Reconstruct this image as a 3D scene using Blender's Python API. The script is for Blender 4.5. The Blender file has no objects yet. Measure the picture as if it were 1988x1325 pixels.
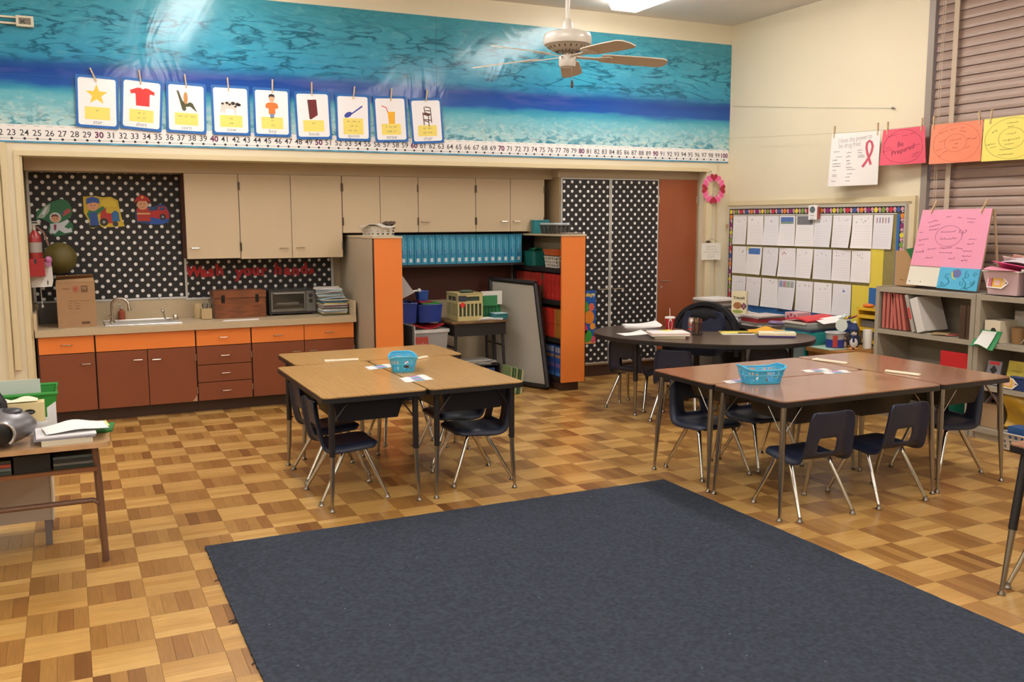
import bpy, bmesh, math, random
from mathutils import Vector, Matrix
random.seed(7)
PI = math.pi
S = bpy.context.scene
COL = S.collection
ORD = 'first second third fourth fifth sixth seventh eighth ninth tenth eleventh twelfth thirteenth fourteenth fifteenth sixteenth seventeenth eighteenth nineteenth twentieth twenty-first twenty-second twenty-third twenty-fourth twenty-fifth twenty-sixth twenty-seventh twenty-eighth twenty-ninth thirtieth'.split()

# ---------------------------------------------------------------- camera
cam_d = bpy.data.cameras.new('camera'); cam = bpy.data.objects.new('camera', cam_d); COL.objects.link(cam)
cam_d.sensor_fit = 'HORIZONTAL'; cam_d.sensor_width = 36.0; cam_d.lens = 1810.82/1988*36.0
cam_d.clip_start = 0.05; cam_d.clip_end = 60
YAW, PITCH, ROLL = math.radians(25.48936), math.radians(7.39462), math.radians(0.16764)
_f = Vector((math.sin(YAW)*math.cos(PITCH), math.cos(YAW)*math.cos(PITCH), -math.sin(PITCH)))
_r = Vector((math.cos(YAW), -math.sin(YAW), 0)); _d = _f.cross(_r)
_r2 = _r*math.cos(ROLL)+_d*math.sin(ROLL); _d2 = _d*math.cos(ROLL)-_r*math.sin(ROLL)
_m = Matrix.Identity(4)
for i in range(3):
    _m[i][0] = _r2[i]; _m[i][1] = -_d2[i]; _m[i][2] = -_f[i]
_m[2][3] = 1.55
cam.matrix_world = _m
S.camera = cam

# ---------------------------------------------------------------- world, exposure
S.view_settings.view_transform = 'Standard'; S.view_settings.look = 'None'
S.view_settings.gamma = 1.0; S.view_settings.use_curve_mapping = False
S.view_settings.exposure = 1.34
W = bpy.data.worlds.new('dusk'); S.world = W; W.use_nodes = True
W.node_tree.nodes['Background'].inputs[0].default_value = (0.45, 0.55, 0.85, 1)
W.node_tree.nodes['Background'].inputs[1].default_value = 0.5
LAMP_STRENGTH = 8.0
LAMP_COLOR = (1.0, 0.962, 0.915, 1)

# ---------------------------------------------------------------- materials
def lin(h):
    h = h.lstrip('#'); c = [int(h[i:i+2], 16)/255 for i in (0, 2, 4)]
    return tuple(x/12.92 if x <= .04045 else ((x+.055)/1.055)**2.4 for x in c)+(1,)
MATS = {}
def mat(name, hexc, rough=.55, metal=0, var=0.0, vscale=8.0, bump=0.0, bscale=60.0, coat=0.0, spec=.5, alpha=1.0, trans=0.0, stretch=None):
    if name in MATS: return MATS[name]
    m = bpy.data.materials.new(name); m.use_nodes = True
    nt = m.node_tree; b = nt.nodes['Principled BSDF']
    b.inputs['Base Color'].default_value = lin(hexc); b.inputs['Roughness'].default_value = rough
    b.inputs['Metallic'].default_value = metal; b.inputs['Coat Weight'].default_value = coat
    b.inputs['Coat Roughness'].default_value = .15
    b.inputs['Specular IOR Level'].default_value = spec
    b.inputs['Transmission Weight'].default_value = trans; b.inputs['Alpha'].default_value = alpha
    if var or bump:
        tc = nt.nodes.new('ShaderNodeTexCoord'); src = tc.outputs['Object']
        if stretch:
            mp = nt.nodes.new('ShaderNodeMapping'); mp.inputs['Scale'].default_value = stretch
            nt.links.new(src, mp.inputs[0]); src = mp.outputs[0]
    if var:
        n = nt.nodes.new('ShaderNodeTexNoise'); n.inputs['Scale'].default_value = vscale; n.inputs['Detail'].default_value = 6
        nt.links.new(src, n.inputs['Vector'])
        mr = nt.nodes.new('ShaderNodeMapRange'); mr.inputs[1].default_value = .25; mr.inputs[2].default_value = .75
        mr.inputs[3].default_value = 1-var; mr.inputs[4].default_value = 1+var
        nt.links.new(n.outputs[0], mr.inputs[0])
        mx = nt.nodes.new('ShaderNodeVectorMath'); mx.operation = 'SCALE'
        mx.inputs[0].default_value = lin(hexc)[:3]; nt.links.new(mr.outputs[0], mx.inputs['Scale'])
        nt.links.new(mx.outputs[0], b.inputs['Base Color'])
    if bump:
        n2 = nt.nodes.new('ShaderNodeTexNoise'); n2.inputs['Scale'].default_value = bscale; n2.inputs['Detail'].default_value = 4
        nt.links.new(src, n2.inputs['Vector'])
        bp = nt.nodes.new('ShaderNodeBump'); bp.inputs['Strength'].default_value = bump; bp.inputs['Distance'].default_value = .01
        nt.links.new(n2.outputs[0], bp.inputs['Height']); nt.links.new(bp.outputs[0], b.inputs['Normal'])
    MATS[name] = m
    return m
def emit(name, col, strength):
    m = bpy.data.materials.new(name); m.use_nodes = True; nt = m.node_tree
    b = nt.nodes['Principled BSDF']; b.inputs['Base Color'].default_value = (.8, .8, .8, 1)
    b.inputs['Emission Color'].default_value = col; b.inputs['Emission Strength'].default_value = strength
    MATS[name] = m; return m
def ramp_nodes(nt, fac, stops, interp='LINEAR'):
    r = nt.nodes.new('ShaderNodeValToRGB'); r.color_ramp.interpolation = interp
    e = r.color_ramp.elements
    while len(e) < len(stops): e.new(.5)
    for i, (p, c) in enumerate(stops): e[i].position = p; e[i].color = lin(c)
    nt.links.new(fac, r.inputs[0]); return r
def math_n(nt, op, a, b=None):
    n = nt.nodes.new('ShaderNodeMath'); n.operation = op
    for i, x in enumerate((a, b)):
        if x is None: continue
        if isinstance(x, (int, float)): n.inputs[i].default_value = x
        else: nt.links.new(x, n.inputs[i])
    return n.outputs[0]
def vmath(nt, op, a, b=None):
    n = nt.nodes.new('ShaderNodeVectorMath'); n.operation = op
    for i, x in enumerate((a, b)):
        if x is None: continue
        if isinstance(x, tuple): n.inputs[i].default_value = x
        else: nt.links.new(x, n.inputs[i])
    return n.outputs['Value'] if op in ('LENGTH', 'DISTANCE') else n.outputs[0]

def mat_dots(name, ox, oz, pitch=(.0875, .0885), r=.0138):
    """black paper printed with staggered white dots, in the object's own x-z metres"""
    m = bpy.data.materials.new(name); m.use_nodes = True; nt = m.node_tree; b = nt.nodes['Principled BSDF']
    tc = nt.nodes.new('ShaderNodeTexCoord')
    p = vmath(nt, 'MULTIPLY', vmath(nt, 'SUBTRACT', tc.outputs['Object'], (ox, 0, oz)), (1, 0, 1))
    ds = []
    for off in ((0, 0, 0), (pitch[0]/2, 0, pitch[1]/2)):
        q = vmath(nt, 'SUBTRACT', p, off)
        q = vmath(nt, 'ADD', vmath(nt, 'DIVIDE', q, (pitch[0], 1, pitch[1])), (.5, 0, .5))
        q = vmath(nt, 'SUBTRACT', vmath(nt, 'FRACTION', q), (.5, 0, .5))
        ds.append(vmath(nt, 'LENGTH', vmath(nt, 'MULTIPLY', q, (pitch[0], 0, pitch[1]))))
    f = math_n(nt, 'LESS_THAN', math_n(nt, 'MINIMUM', ds[0], ds[1]), r)
    rp = ramp_nodes(nt, f, [(0, '#221e1e'), (1, '#e4e2e0')])
    nt.links.new(rp.outputs[0], b.inputs['Base Color']); b.inputs['Roughness'].default_value = .6
    MATS[name] = m; return m

def mat_wood(name, c1, c2, scale=(1, 1, 1), rough=.35, coat=.2, rings=True):
    m = bpy.data.materials.new(name); m.use_nodes = True; nt = m.node_tree; b = nt.nodes['Principled BSDF']
    tc = nt.nodes.new('ShaderNodeTexCoord'); mp = nt.nodes.new('ShaderNodeMapping'); mp.inputs['Scale'].default_value = scale
    nt.links.new(tc.outputs['Object'], mp.inputs[0])
    n = nt.nodes.new('ShaderNodeTexNoise'); n.inputs['Scale'].default_value = 3; n.inputs['Detail'].default_value = 8; n.inputs['Distortion'].default_value = 1.2
    nt.links.new(mp.outputs[0], n.inputs[0])
    w = nt.nodes.new('ShaderNodeTexWave'); w.inputs['Scale'].default_value = 1.3; w.inputs['Distortion'].default_value = 7
    w.inputs['Detail'].default_value = 3; w.inputs['Detail Scale'].default_value = 1.5; w.bands_direction = 'X'
    nt.links.new(mp.outputs[0], w.inputs[0])
    f = math_n(nt, 'ADD', math_n(nt, 'MULTIPLY', n.outputs[0], .75), math_n(nt, 'MULTIPLY', w.outputs[0], .25))
    rp = ramp_nodes(nt, f, [(.3, c1), (.7, c2)])
    nt.links.new(rp.outputs[0], b.inputs['Base Color'])
    b.inputs['Roughness'].default_value = rough; b.inputs['Coat Weight'].default_value = coat; b.inputs['Coat Roughness'].default_value = .12
    MATS[name] = m; return m

# ---------------------------------------------------------------- mesh builder
ORG = {}
def origin(o):
    return ORG.get(o.name, Vector((0, 0, 0))) if o else Vector((0, 0, 0))
class MB:
    def __init__(s): s.v = []; s.f = []; s.mi = []
    def add(s, vs, fs, M=None, mi=0):
        k = len(s.v)
        s.v += [(M @ Vector(p)) if M is not None else Vector(p) for p in vs]
        s.f += [[i+k for i in f] for f in fs]; s.mi += [mi]*len(fs); return s
    def box(s, x0, x1, y0, y1, z0, z1, M=None, mi=0):
        v = [(x, y, z) for z in (z0, z1) for y in (y0, y1) for x in (x0, x1)]
        return s.add(v, [(0, 2, 3, 1), (4, 5, 7, 6), (0, 1, 5, 4), (1, 3, 7, 5), (3, 2, 6, 7), (2, 0, 4, 6)], M, mi)
    def frustum(s, b, t, z0, z1, M=None, mi=0):
        v = [(b[0], b[2], z0), (b[1], b[2], z0), (b[0], b[3], z0), (b[1], b[3], z0), (t[0], t[2], z1), (t[1], t[2], z1), (t[0], t[3], z1), (t[1], t[3], z1)]
        return s.add(v, [(0, 2, 3, 1), (4, 5, 7, 6), (0, 1, 5, 4), (1, 3, 7, 5), (3, 2, 6, 7), (2, 0, 4, 6)], M, mi)
    def prism(s, pts, z0, z1, M=None, mi=0):
        n = len(pts)
        v = [(p[0], p[1], z0) for p in pts]+[(p[0], p[1], z1) for p in pts]
        f = [list(range(n-1, -1, -1)), list(range(n, 2*n))]+[(i, (i+1) % n, n+(i+1) % n, n+i) for i in range(n)]
        return s.add(v, f, M, mi)
    def tube(s, pts, r, n=8, M=None, mi=0, cap=True):
        pts = [Vector(p) for p in pts]; N = len(pts)
        rs = r if isinstance(r, (list, tuple)) else [r]*N
        vs = []; prev = None
        for i, p in enumerate(pts):
            t = (pts[min(i+1, N-1)]-pts[max(i-1, 0)])
            t = t.normalized() if t.length > 1e-9 else Vector((0, 0, 1))
            if prev is None:
                a = Vector((0, 0, 1)) if abs(t.z) < .9 else Vector((1, 0, 0))
                u = t.cross(a).normalized()
            else:
                u = (prev-t*prev.dot(t)); u = u.normalized() if u.length > 1e-6 else t.orthogonal().normalized()
            prev = u; w = t.cross(u)
            vs += [p+(u*math.cos(2*PI*k/n)+w*math.sin(2*PI*k/n))*rs[i] for k in range(n)]
        fs = [(i*n+k, i*n+(k+1) % n, (i+1)*n+(k+1) % n, (i+1)*n+k) for i in range(N-1) for k in range(n)]
        if cap: fs += [list(range(n-1, -1, -1)), [(N-1)*n+k for k in range(n)]]
        return s.add(vs, fs, M, mi)
    def lathe(s, prof, n=16, M=None, mi=0, c=(0, 0, 0), cap=True):
        vs = []; N = len(prof)
        for r, z in prof: vs += [(c[0]+r*math.cos(2*PI*k/n), c[1]+r*math.sin(2*PI*k/n), c[2]+z) for k in range(n)]
        fs = [(i*n+k, i*n+(k+1) % n, (i+1)*n+(k+1) % n, (i+1)*n+k) for i in range(N-1) for k in range(n)]
        if cap: fs += [list(range(n-1, -1, -1)), [(N-1)*n+k for k in range(n)]]
        return s.add(vs, fs, M, mi)
    def ball(s, c, r, n=12, m=8, M=None, mi=0):
        r = (r, r, r) if isinstance(r, (int, float)) else r
        vs = [(c[0], c[1], c[2]-r[2])]
        for i in range(1, m):
            a = PI*i/m-PI/2
            vs += [(c[0]+r[0]*math.cos(a)*math.cos(2*PI*k/n), c[1]+r[1]*math.cos(a)*math.sin(2*PI*k/n), c[2]+r[2]*math.sin(a)) for k in range(n)]
        vs.append((c[0], c[1], c[2]+r[2])); L = len(vs)-1
        fs = [(0, 1+(k+1) % n, 1+k) for k in range(n)]+[(L, L-n+k, L-n+(k+1) % n) for k in range(n)]
        fs += [(1+i*n+k, 1+i*n+(k+1) % n, 1+(i+1)*n+(k+1) % n, 1+(i+1)*n+k) for i in range(m-2) for k in range(n)]
        return s.add(vs, fs, M, mi)
    def sheet(s, fn, nu, nv, th=.0006, M=None, mi=0):
        """a thin curved sheet: fn(u,v)->point, given a real thickness"""
        P = [[Vector(fn(i/nu, j/nv)) for j in range(nv+1)] for i in range(nu+1)]
        top = [p for row in P for p in row]; bot = []
        for i in range(nu+1):
            for j in range(nv+1):
                a = P[min(i+1, nu)][j]-P[max(i-1, 0)][j]; b = P[i][min(j+1, nv)]-P[i][max(j-1, 0)]
                bot.append(P[i][j]-a.cross(b).normalized()*th)
        w = nv+1; K = len(top)
        fs = [(i*w+j, (i+1)*w+j, (i+1)*w+j+1, i*w+j+1) for i in range(nu) for j in range(nv)]
        fs += [tuple(K+k for k in reversed(f)) for f in list(fs)]
        edge = [i*w for i in range(nu+1)]+[nu*w+j for j in range(1, nv+1)]+[i*w+nv for i in range(nu-1, -1, -1)]+[j for j in range(nv-1, 0, -1)]
        for a, b in zip(edge, edge[1:]+edge[:1]): fs.append((b, a, K+a, K+b))
        return s.add(top+bot, fs, M, mi)
    def mesh(s, name, mats, bevel=0, seg=1, smooth=False, off=None):
        bm = bmesh.new()
        vs = [bm.verts.new(p-off if off else p) for p in s.v]
        for f, mi in zip(s.f, s.mi):
            try: fc = bm.faces.new([vs[i] for i in f]); fc.material_index = mi
            except ValueError: pass
        if bevel:
            es = [e for e in bm.edges if len(e.link_faces) == 2 and e.calc_face_angle(0) > .6]
            bmesh.ops.bevel(bm, geom=es, offset=bevel, segments=seg, affect='EDGES', profile=.5)
        bmesh.ops.recalc_face_normals(bm, faces=bm.faces)
        me = bpy.data.meshes.new(name); bm.to_mesh(me); bm.free()
        for m in (mats if isinstance(mats, (list, tuple)) else [mats]): me.materials.append(m)
        if smooth or bevel:
            me.shade_smooth(); me.set_sharp_from_angle(angle=math.radians(38))
        return me
    def build(s, name, mats, parent=None, bevel=0, seg=1, smooth=False):
        off = origin(parent)
        if parent is None and s.v:   # a thing that is one mesh gets its origin at its base
            c = sum(s.v, Vector())/len(s.v); off = Vector((c.x, c.y, min(p.z for p in s.v)))
        me = s.mesh(name, mats, bevel, seg, smooth, off)
        o = bpy.data.objects.new(name, me); COL.objects.link(o)
        if parent is None: o.location = off
        else: o.parent = parent
        ORG[o.name] = off.copy()
        return o
def tag(o, label, cat, group=None):
    o['label'] = label; o['category'] = cat
    if group: o['group'] = group
    return o
def thing(name, label, cat, loc=(0, 0, 0), group=None):
    o = bpy.data.objects.new(name, None); COL.objects.link(o); o.location = loc; o.empty_display_size = .1
    ORG[o.name] = Vector(loc); return tag(o, label, cat, group)
def struct(o): o['kind'] = 'structure'; return o
def dup(root, loc, rz=0, label=None, group=None):
    def cp(o, par):
        c = o.copy(); COL.objects.link(c); c.parent = par
        for ch in list(o.children): cp(ch, c)
        return c
    r = cp(root, None); r.location = loc; r.rotation_euler = (0, 0, rz)
    if label: r['label'] = label
    if group: r['group'] = group
    return r
def frame(o, x, y):
    x = Vector(x).normalized(); y = Vector(y).normalized(); z = x.cross(y)
    M = Matrix.Identity(4)
    for i in range(3): M[i][0] = x[i]; M[i][1] = y[i]; M[i][2] = z[i]; M[i][3] = o[i]
    return M
def F_back(x, y, z, ang=0): # on a wall facing the viewer (-y)
    return frame((x, y, z), (math.cos(ang), 0, math.sin(ang)), (-math.sin(ang), 0, math.cos(ang)))
def F_right(x, y, z, ang=0): # on the right wall, facing -x
    return frame((x, y, z), (0, -math.cos(ang), math.sin(ang)), (0, math.sin(ang), math.cos(ang)))
def F_up(x, y, z, ang=0):
    return frame((x, y, z), (math.cos(ang), math.sin(ang), 0), (-math.sin(ang), math.cos(ang), 0))
_tc = {}
def text_pts(body, size, bold=0.0, shear=0.0, spacing=1.0):
    key = (body, size, bold, shear)
    if key in _tc: return _tc[key]
    cu = bpy.data.curves.new('t', 'FONT'); cu.body = body; cu.size = size; cu.align_x = 'CENTER'; cu.align_y = 'CENTER'
    cu.offset = bold; cu.shear = shear; cu.resolution_u = 2; cu.space_character = spacing; cu.fill_mode = 'FRONT'
    o = bpy.data.objects.new('t', cu); me = bpy.data.meshes.new_from_object(o)
    r = ([tuple(v.co) for v in me.vertices], [tuple(p.vertices) for p in me.polygons])
    bpy.data.objects.remove(o); bpy.data.meshes.remove(me); _tc[key] = r
    return r
def add_text(mb, body, size, M, z=.0004, bold=0.0, shear=0.0, mi=0):
    vs, fs = text_pts(body, size, bold, shear)
    mb.add([(v[0], v[1], z) for v in vs], fs, M, mi); return mb
def text(body, size, M, material, parent, bold=0.0, name='lettering', z=.0004, shear=0.0):
    return add_text(MB(), body, size, M, z, bold, shear).build(name, material, parent)
def circ(cx, cy, r, n=14, ry=None, a0=0, a1=2*PI):
    ry = ry or r; full = abs(a1-a0-2*PI) < 1e-6
    k = n if full else n+1
    return [(cx+r*math.cos(a0+(a1-a0)*i/n), cy+ry*math.sin(a0+(a1-a0)*i/n)) for i in range(k)]
def rrect(x0, x1, y0, y1, r, n=4):
    p = []
    for cx, cy, a in ((x1-r, y1-r, 0), (x0+r, y1-r, PI/2), (x0+r, y0+r, PI), (x1-r, y0+r, 1.5*PI)):
        p += [(cx+r*math.cos(a+PI/2*i/n), cy+r*math.sin(a+PI/2*i/n)) for i in range(n+1)]
    return p
def ribbon(pts, w):
    pts = [Vector((p[0], p[1])) for p in pts]; L = []; Rr = []
    for i, p in enumerate(pts):
        t = pts[min(i+1, len(pts)-1)]-pts[max(i-1, 0)]; t = t.normalized() if t.length > 0 else Vector((1, 0)); n = Vector((-t.y, t.x))*w/2
        L.append(p+n); Rr.append(p-n)
    k = len(pts)
    vs = [(p.x, p.y) for p in L+Rr]; fs = [(k+i, k+i+1, i+1, i) for i in range(k-1)]
    return vs, fs
def add_ribbon(mb, pts, w, M, z=.0005, mi=0):
    vs, fs = ribbon(pts, w); mb.add([(a, b, z) for a, b in vs], fs, M, mi); return mb
def loops(x, y, w, h, rng, ang=0.0, sx=1.0):
    """one illegible cursive word: a running row of pen loops of uneven height"""
    n = max(3, int(round(w/(h*.75)))); pts = []; ca, sa = math.cos(ang), math.sin(ang)
    for i in range(n):
        a = h*.5*rng.choice((.45, .5, .55, .6, 1.0)); dn = rng.random() < .15
        for j in range(6):
            t = j/6; px = w*((i+t)/n-.5)+h*.17*math.sin(2*PI*t); py = a*(.5-.5*math.cos(2*PI*t))*(-.9 if dn and j > 2 else 1.2)-h*.25
            pts.append((x+px*ca-py*sa*sx, y+px*sa+py*ca))
    return pts
def scribble(mb, x, y, w, h, M, rng, z=.0005, lw=.004, ang=0.0):
    return add_ribbon(mb, loops(x, y, w, h, rng, ang), lw*.8, M, z)
# ---------------------------------------------------------------- the setting
WX, WY, NY, CH = 6.19, 7.80, 8.38, 3.477     # right wall, mural wall, niche back, ceiling
X0, Y0 = -4.0, -3.0
wall_m = mat('wall_paint', '#ddd1b6', .6, var=.03, vscale=1.2, bump=.04, bscale=120)
wall2_m = mat('wall_paint_smooth', '#dfd4b9', .42, var=.02, vscale=2)
ceil_m = mat('ceiling_paint', '#e9e2da', .8, var=.02, vscale=1)
trim_m = mat('trim_paint', '#d6c6a0', .4)
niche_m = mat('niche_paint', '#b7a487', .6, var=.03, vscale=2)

# ceiling lights first: the room's light
white_metal = mat('white_metal', '#e8e6e0', .35)
lens_m = emit('lamp_lens', LAMP_COLOR, LAMP_STRENGTH)
k = 0
for cx, cn in ((-2.4, 'left row'), (1.10, 'middle row'), (4.60, 'right row')):
    for y0, yn in ((4.92, 'nearest the mural'), (1.2, 'over the rug'), (-2.4, 'at the back of the room')):
        t = thing('ceiling_light', 'long fluorescent ceiling light in the %s, %s' % (cn, yn), 'light', (cx, y0+1.2, CH-.001), 'fluorescent ceiling lights')
        MB().box(cx-.10, cx+.10, y0, y0+2.4, CH-.03, CH-.001).build('housing', white_metal, t)
        prof = [(-.15, -.03), (-.15, -.055), (-.125, -.09), (.125, -.09), (.15, -.055), (.15, -.03)]
        M = Matrix(((1, 0, 0, cx), (0, 0, 1, y0), (0, 1, 0, CH), (0, 0, 0, 1)))
        MB().prism(prof, 0, 2.4, M).build('lens', lens_m, t)

# floor: slab + finger parquet
floor_base = struct(MB().box(X0, WX, Y0, NY+.1, -.06, -.0012).build('floor', mat('floor_joint', '#4a2c14', .8)))
B = .2197
def wood_strip_mat(name, per_object, c):
    m = bpy.data.materials.new(name); m.use_nodes = True; nt = m.node_tree; b = nt.nodes['Principled BSDF']
    uv = nt.nodes.new('ShaderNodeUVMap'); uv.uv_map = 'UVMap'
    if per_object: rnd = nt.nodes.new('ShaderNodeObjectInfo').outputs['Random']
    else: rnd = nt.nodes.new('ShaderNodeNewGeometry').outputs['Random Per Island']
    off = nt.nodes.new('ShaderNodeCombineXYZ')
    nt.links.new(math_n(nt, 'MULTIPLY', rnd, 37.0), off.inputs[0]); nt.links.new(math_n(nt, 'MULTIPLY', rnd, 91.0), off.inputs[1])
    p = vmath(nt, 'ADD', vmath(nt, 'MULTIPLY', uv.outputs[0], (5, 60, 1)), off.outputs[0])
    n = nt.nodes.new('ShaderNodeTexNoise'); n.inputs['Scale'].default_value = 1.6; n.inputs['Detail'].default_value = 5
    nt.links.new(p, n.inputs[0])
    tone = ramp_nodes(nt, rnd, c)
    mr = nt.nodes.new('ShaderNodeMapRange'); mr.inputs[1].default_value = .3; mr.inputs[2].default_value = .7; mr.inputs[3].default_value = .86; mr.inputs[4].default_value = 1.12
    nt.links.new(n.outputs[0], mr.inputs[0])
    sc = nt.nodes.new('ShaderNodeVectorMath'); sc.operation = 'SCALE'
    nt.links.new(tone.outputs[0], sc.inputs[0]); nt.links.new(mr.outputs[0], sc.inputs['Scale'])
    nt.links.new(sc.outputs[0], b.inputs['Base Color'])
    b.inputs['Roughness'].default_value = .32; b.inputs['Coat Weight'].default_value = .25; b.inputs['Coat Roughness'].default_value = .2
    MATS[name] = m; return m
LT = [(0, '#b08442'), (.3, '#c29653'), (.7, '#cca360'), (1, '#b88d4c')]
DK = [(0, '#784d24'), (.15, '#976b34'), (.55, '#a67b40'), (.8, '#8e602f'), (1, '#ae8446')]  # y-running strips darker: the grain's directional sheen is painted into the oak colour
strip_light = wood_strip_mat('oak_strip', True, LT); strip_dark = wood_strip_mat('oak_strip_shaded', True, DK)
stuff_light = wood_strip_mat('oak_strips_lit', False, LT); stuff_dark = wood_strip_mat('oak_strips_shaded', False, DK)
g = .0006; L = B-.0009; w4 = B/4-.0008
def strip_mesh(name, m):
    h = .0; vs = [(-L/2, -w4/2, -.0014), (L/2, -w4/2, -.0014), (L/2, w4/2, -.0014), (-L/2, w4/2, -.0014)]
    e = .0005
    vs += [(-L/2, -w4/2, -e), (L/2, -w4/2, -e), (L/2, w4/2, -e), (-L/2, w4/2, -e)]
    vs += [(-L/2+e, -w4/2+e, h), (L/2-e, -w4/2+e, h), (L/2-e, w4/2-e, h), (-L/2+e, w4/2-e, h)]
    fs = [(8, 9, 10, 11)]+[(i, (i+1) % 4, 4+(i+1) % 4, 4+i) for i in range(4)]+[(4+i, 4+(i+1) % 4, 8+(i+1) % 4, 8+i) for i in range(4)]
    return vs, fs
SV, SF = strip_mesh('s', None)
def strip_data(items, name, mats):
    V = []; F = []; MI = []; UV = []
    for (x, y, vert, dz) in items:
        k = len(V)
        for p in SV:
            V.append((x-p[1], y+p[0], p[2]+dz) if vert else (x+p[0], y+p[1], p[2]+dz))
        for f in SF:
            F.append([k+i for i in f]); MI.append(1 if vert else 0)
            UV += [(SV[i][0], SV[i][1]) for i in f]
    me = bpy.data.meshes.new(name); me.from_pydata(V, [], F)
    for m in mats: me.materials.append(m)
    me.polygons.foreach_set('material_index', MI)
    ul = me.uv_layers.new(name='UVMap'); ul.data.foreach_set('uv', [c for u in UV for c in u])
    me.update(); return me
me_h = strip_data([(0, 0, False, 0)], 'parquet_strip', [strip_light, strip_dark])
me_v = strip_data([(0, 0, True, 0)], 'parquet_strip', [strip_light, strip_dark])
cands = []; rest = []
fo = origin(floor_base)
Rm = _m.to_3x3().transposed()
def proj(p):
    v = Rm @ (Vector(p)-Vector((0, 0, 1.55))); return (994+1810.8*v.x/-v.z, 662.5-1810.8*v.y/-v.z) if v.z < 0 else (-1e6, 0)
for i in range(int((X0-0)/B)-1, int(WX/B)+1):
    for j in range(int(-2/B), int(8.0/B)+1):
        x = (i+.5)*B+.0005; y = 3.348+(j+.5)*B-B*16
        if x+B/2 > WX or y < -.6 or y+B/2 > 8.05 or x < -2.2: continue
        vert = (i+j) % 2 == 1
        for q in range(4):
            o = (q-1.5)*B/4; px, py = (x+o, y) if vert else (x, y+o)
            it = (px, py, vert, random.uniform(-.00012, .00012))
            u = proj((px, py, 0))
            vis = -20 < u[0] < 2010 and 0 < u[1] < 1345
            if not vis and (py < 1.2 or px < -1.6): continue
            rug = .55 < px < 3.1 and 1.3 < py < 4.46
            desk = px < .05 and 4.0 < py < 4.75
            (cands if vis and not rug and not desk else rest).append((math.hypot(px, py), it))
cands.sort(key=lambda a: a[0])
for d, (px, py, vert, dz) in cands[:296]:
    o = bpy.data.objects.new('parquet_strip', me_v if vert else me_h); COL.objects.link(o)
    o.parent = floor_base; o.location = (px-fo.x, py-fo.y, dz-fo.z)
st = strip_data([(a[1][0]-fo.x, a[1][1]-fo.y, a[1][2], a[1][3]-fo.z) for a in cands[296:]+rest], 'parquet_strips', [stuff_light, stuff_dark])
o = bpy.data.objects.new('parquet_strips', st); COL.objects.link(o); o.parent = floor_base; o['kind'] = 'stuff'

struct(MB().box(X0, WX+.2, Y0, NY+.1, CH, CH+.1).build('ceiling', ceil_m))
b = MB()   # mural wall above the alcove, piers left and right of it
b.box(X0, WX, WY, NY+.1, 2.03, CH); b.box(X0, -.262, WY, NY+.1, 0, 2.03); b.box(5.908, WX, WY, NY+.1, 0, 2.03)
struct(b.build('wall_back', wall2_m))
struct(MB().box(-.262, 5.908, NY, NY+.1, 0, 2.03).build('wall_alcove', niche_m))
b = MB()
WB, WT, WN, WF = .98, 3.32, 1.35, 5.385      # window opening: sill, head, near and far jamb
b.box(WX, WX+.2, Y0, WN, 0, CH); b.box(WX, WX+.2, WF, NY+.1, 0, CH); b.box(WX, WX+.2, WN, WF, 0, WB); b.box(WX, WX+.2, WN, WF, WT, CH)
struct(b.build('wall_right', wall_m))
struct(MB().box(X0-.1, X0, Y0, NY+.1, 0, CH).build('wall_left', wall_m))
struct(MB().box(X0-.1, WX+.2, Y0-.1, Y0, 0, CH).build('wall_front', wall_m))

# trim: moulding under the beam and down the piers, conduits, strip over the wall cabinets
b = MB().box(-.30, 5.93, WY-.016, WY, 2.028, 2.052).box(-.30, 5.93, WY-.008, WY, 2.052, 2.066)
struct(b.build('trim_1', trim_m, bevel=.003))
b = MB().box(-.30, -.262, WY-.014, WY, 0, 2.028).box(-.262, -.247, WY, WY+.05, 0, 2.03)
struct(b.build('trim_2', trim_m, bevel=.003))
b = MB().box(-.425, -.395, WY-.03, WY, 0, 2.12).box(-.385, -.345, WY-.018, WY, .45, 2.12)
struct(b.build('trim_3', trim_m, bevel=.006))
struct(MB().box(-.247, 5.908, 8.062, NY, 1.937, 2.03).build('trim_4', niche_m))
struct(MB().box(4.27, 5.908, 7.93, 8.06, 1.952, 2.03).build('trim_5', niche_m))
b = MB().box(5.875, 5.945, WY-.05, WY, 0, 1.97).box(6.03, 6.05, WY-.015, WY, 0, 2.10)
struct(b.build('trim_6', trim_m, bevel=.008))
b = MB().box(WX-.02, WX, 5.44, 7.78, 1.69, 1.735).box(WX-.03, WX, 5.42, 5.45, .98, 1.735)
struct(b.build('trim_7', trim_m, bevel=.004))
struct(MB().box(-3.9, -.30, WY-.012, WY, 0, .10).build('baseboard_back', mat('baseboard', '#4a3328', .5)))

# window with blind
win_m = mat('window_frame', '#93867c', .45)
b = MB()
b.box(WX-.015, WX+.12, WF-.055, WF+.005, WB, WT); b.box(WX-.015, WX+.12, WN-.005, WN+.05, WB, WT)
b.box(WX-.015, WX+.12, WN, WF, WT-.05, WT+.005); b.box(WX-.03, WX+.12, WN, WF, WB-.03, WB+.04)
for yy in (2.7, 4.05): b.box(WX+.06, WX+.12, yy-.03, yy+.03, WB, WT)
b.box(WX+.06, WX+.12, WN, WF, 2.1, 2.15)
wd = struct(b.build('window_1', win_m, bevel=.004))
MB().box(WX+.085, WX+.092, WN+.03, WF-.03, WB+.03, WT-.03).build('pane', mat('glass', '#ffffff', .02, trans=1.0), wd)
blind = thing('window_blind', 'closed taupe venetian blind with wide slats over the tall window', 'blind', (WX+.02, 3.3, WB+.04))
slat_m = mat('blind_slat', '#9c8375', .42, var=.03, vscale=3)
tape_m = mat('blind_tape', '#b9a690', .7)
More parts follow.
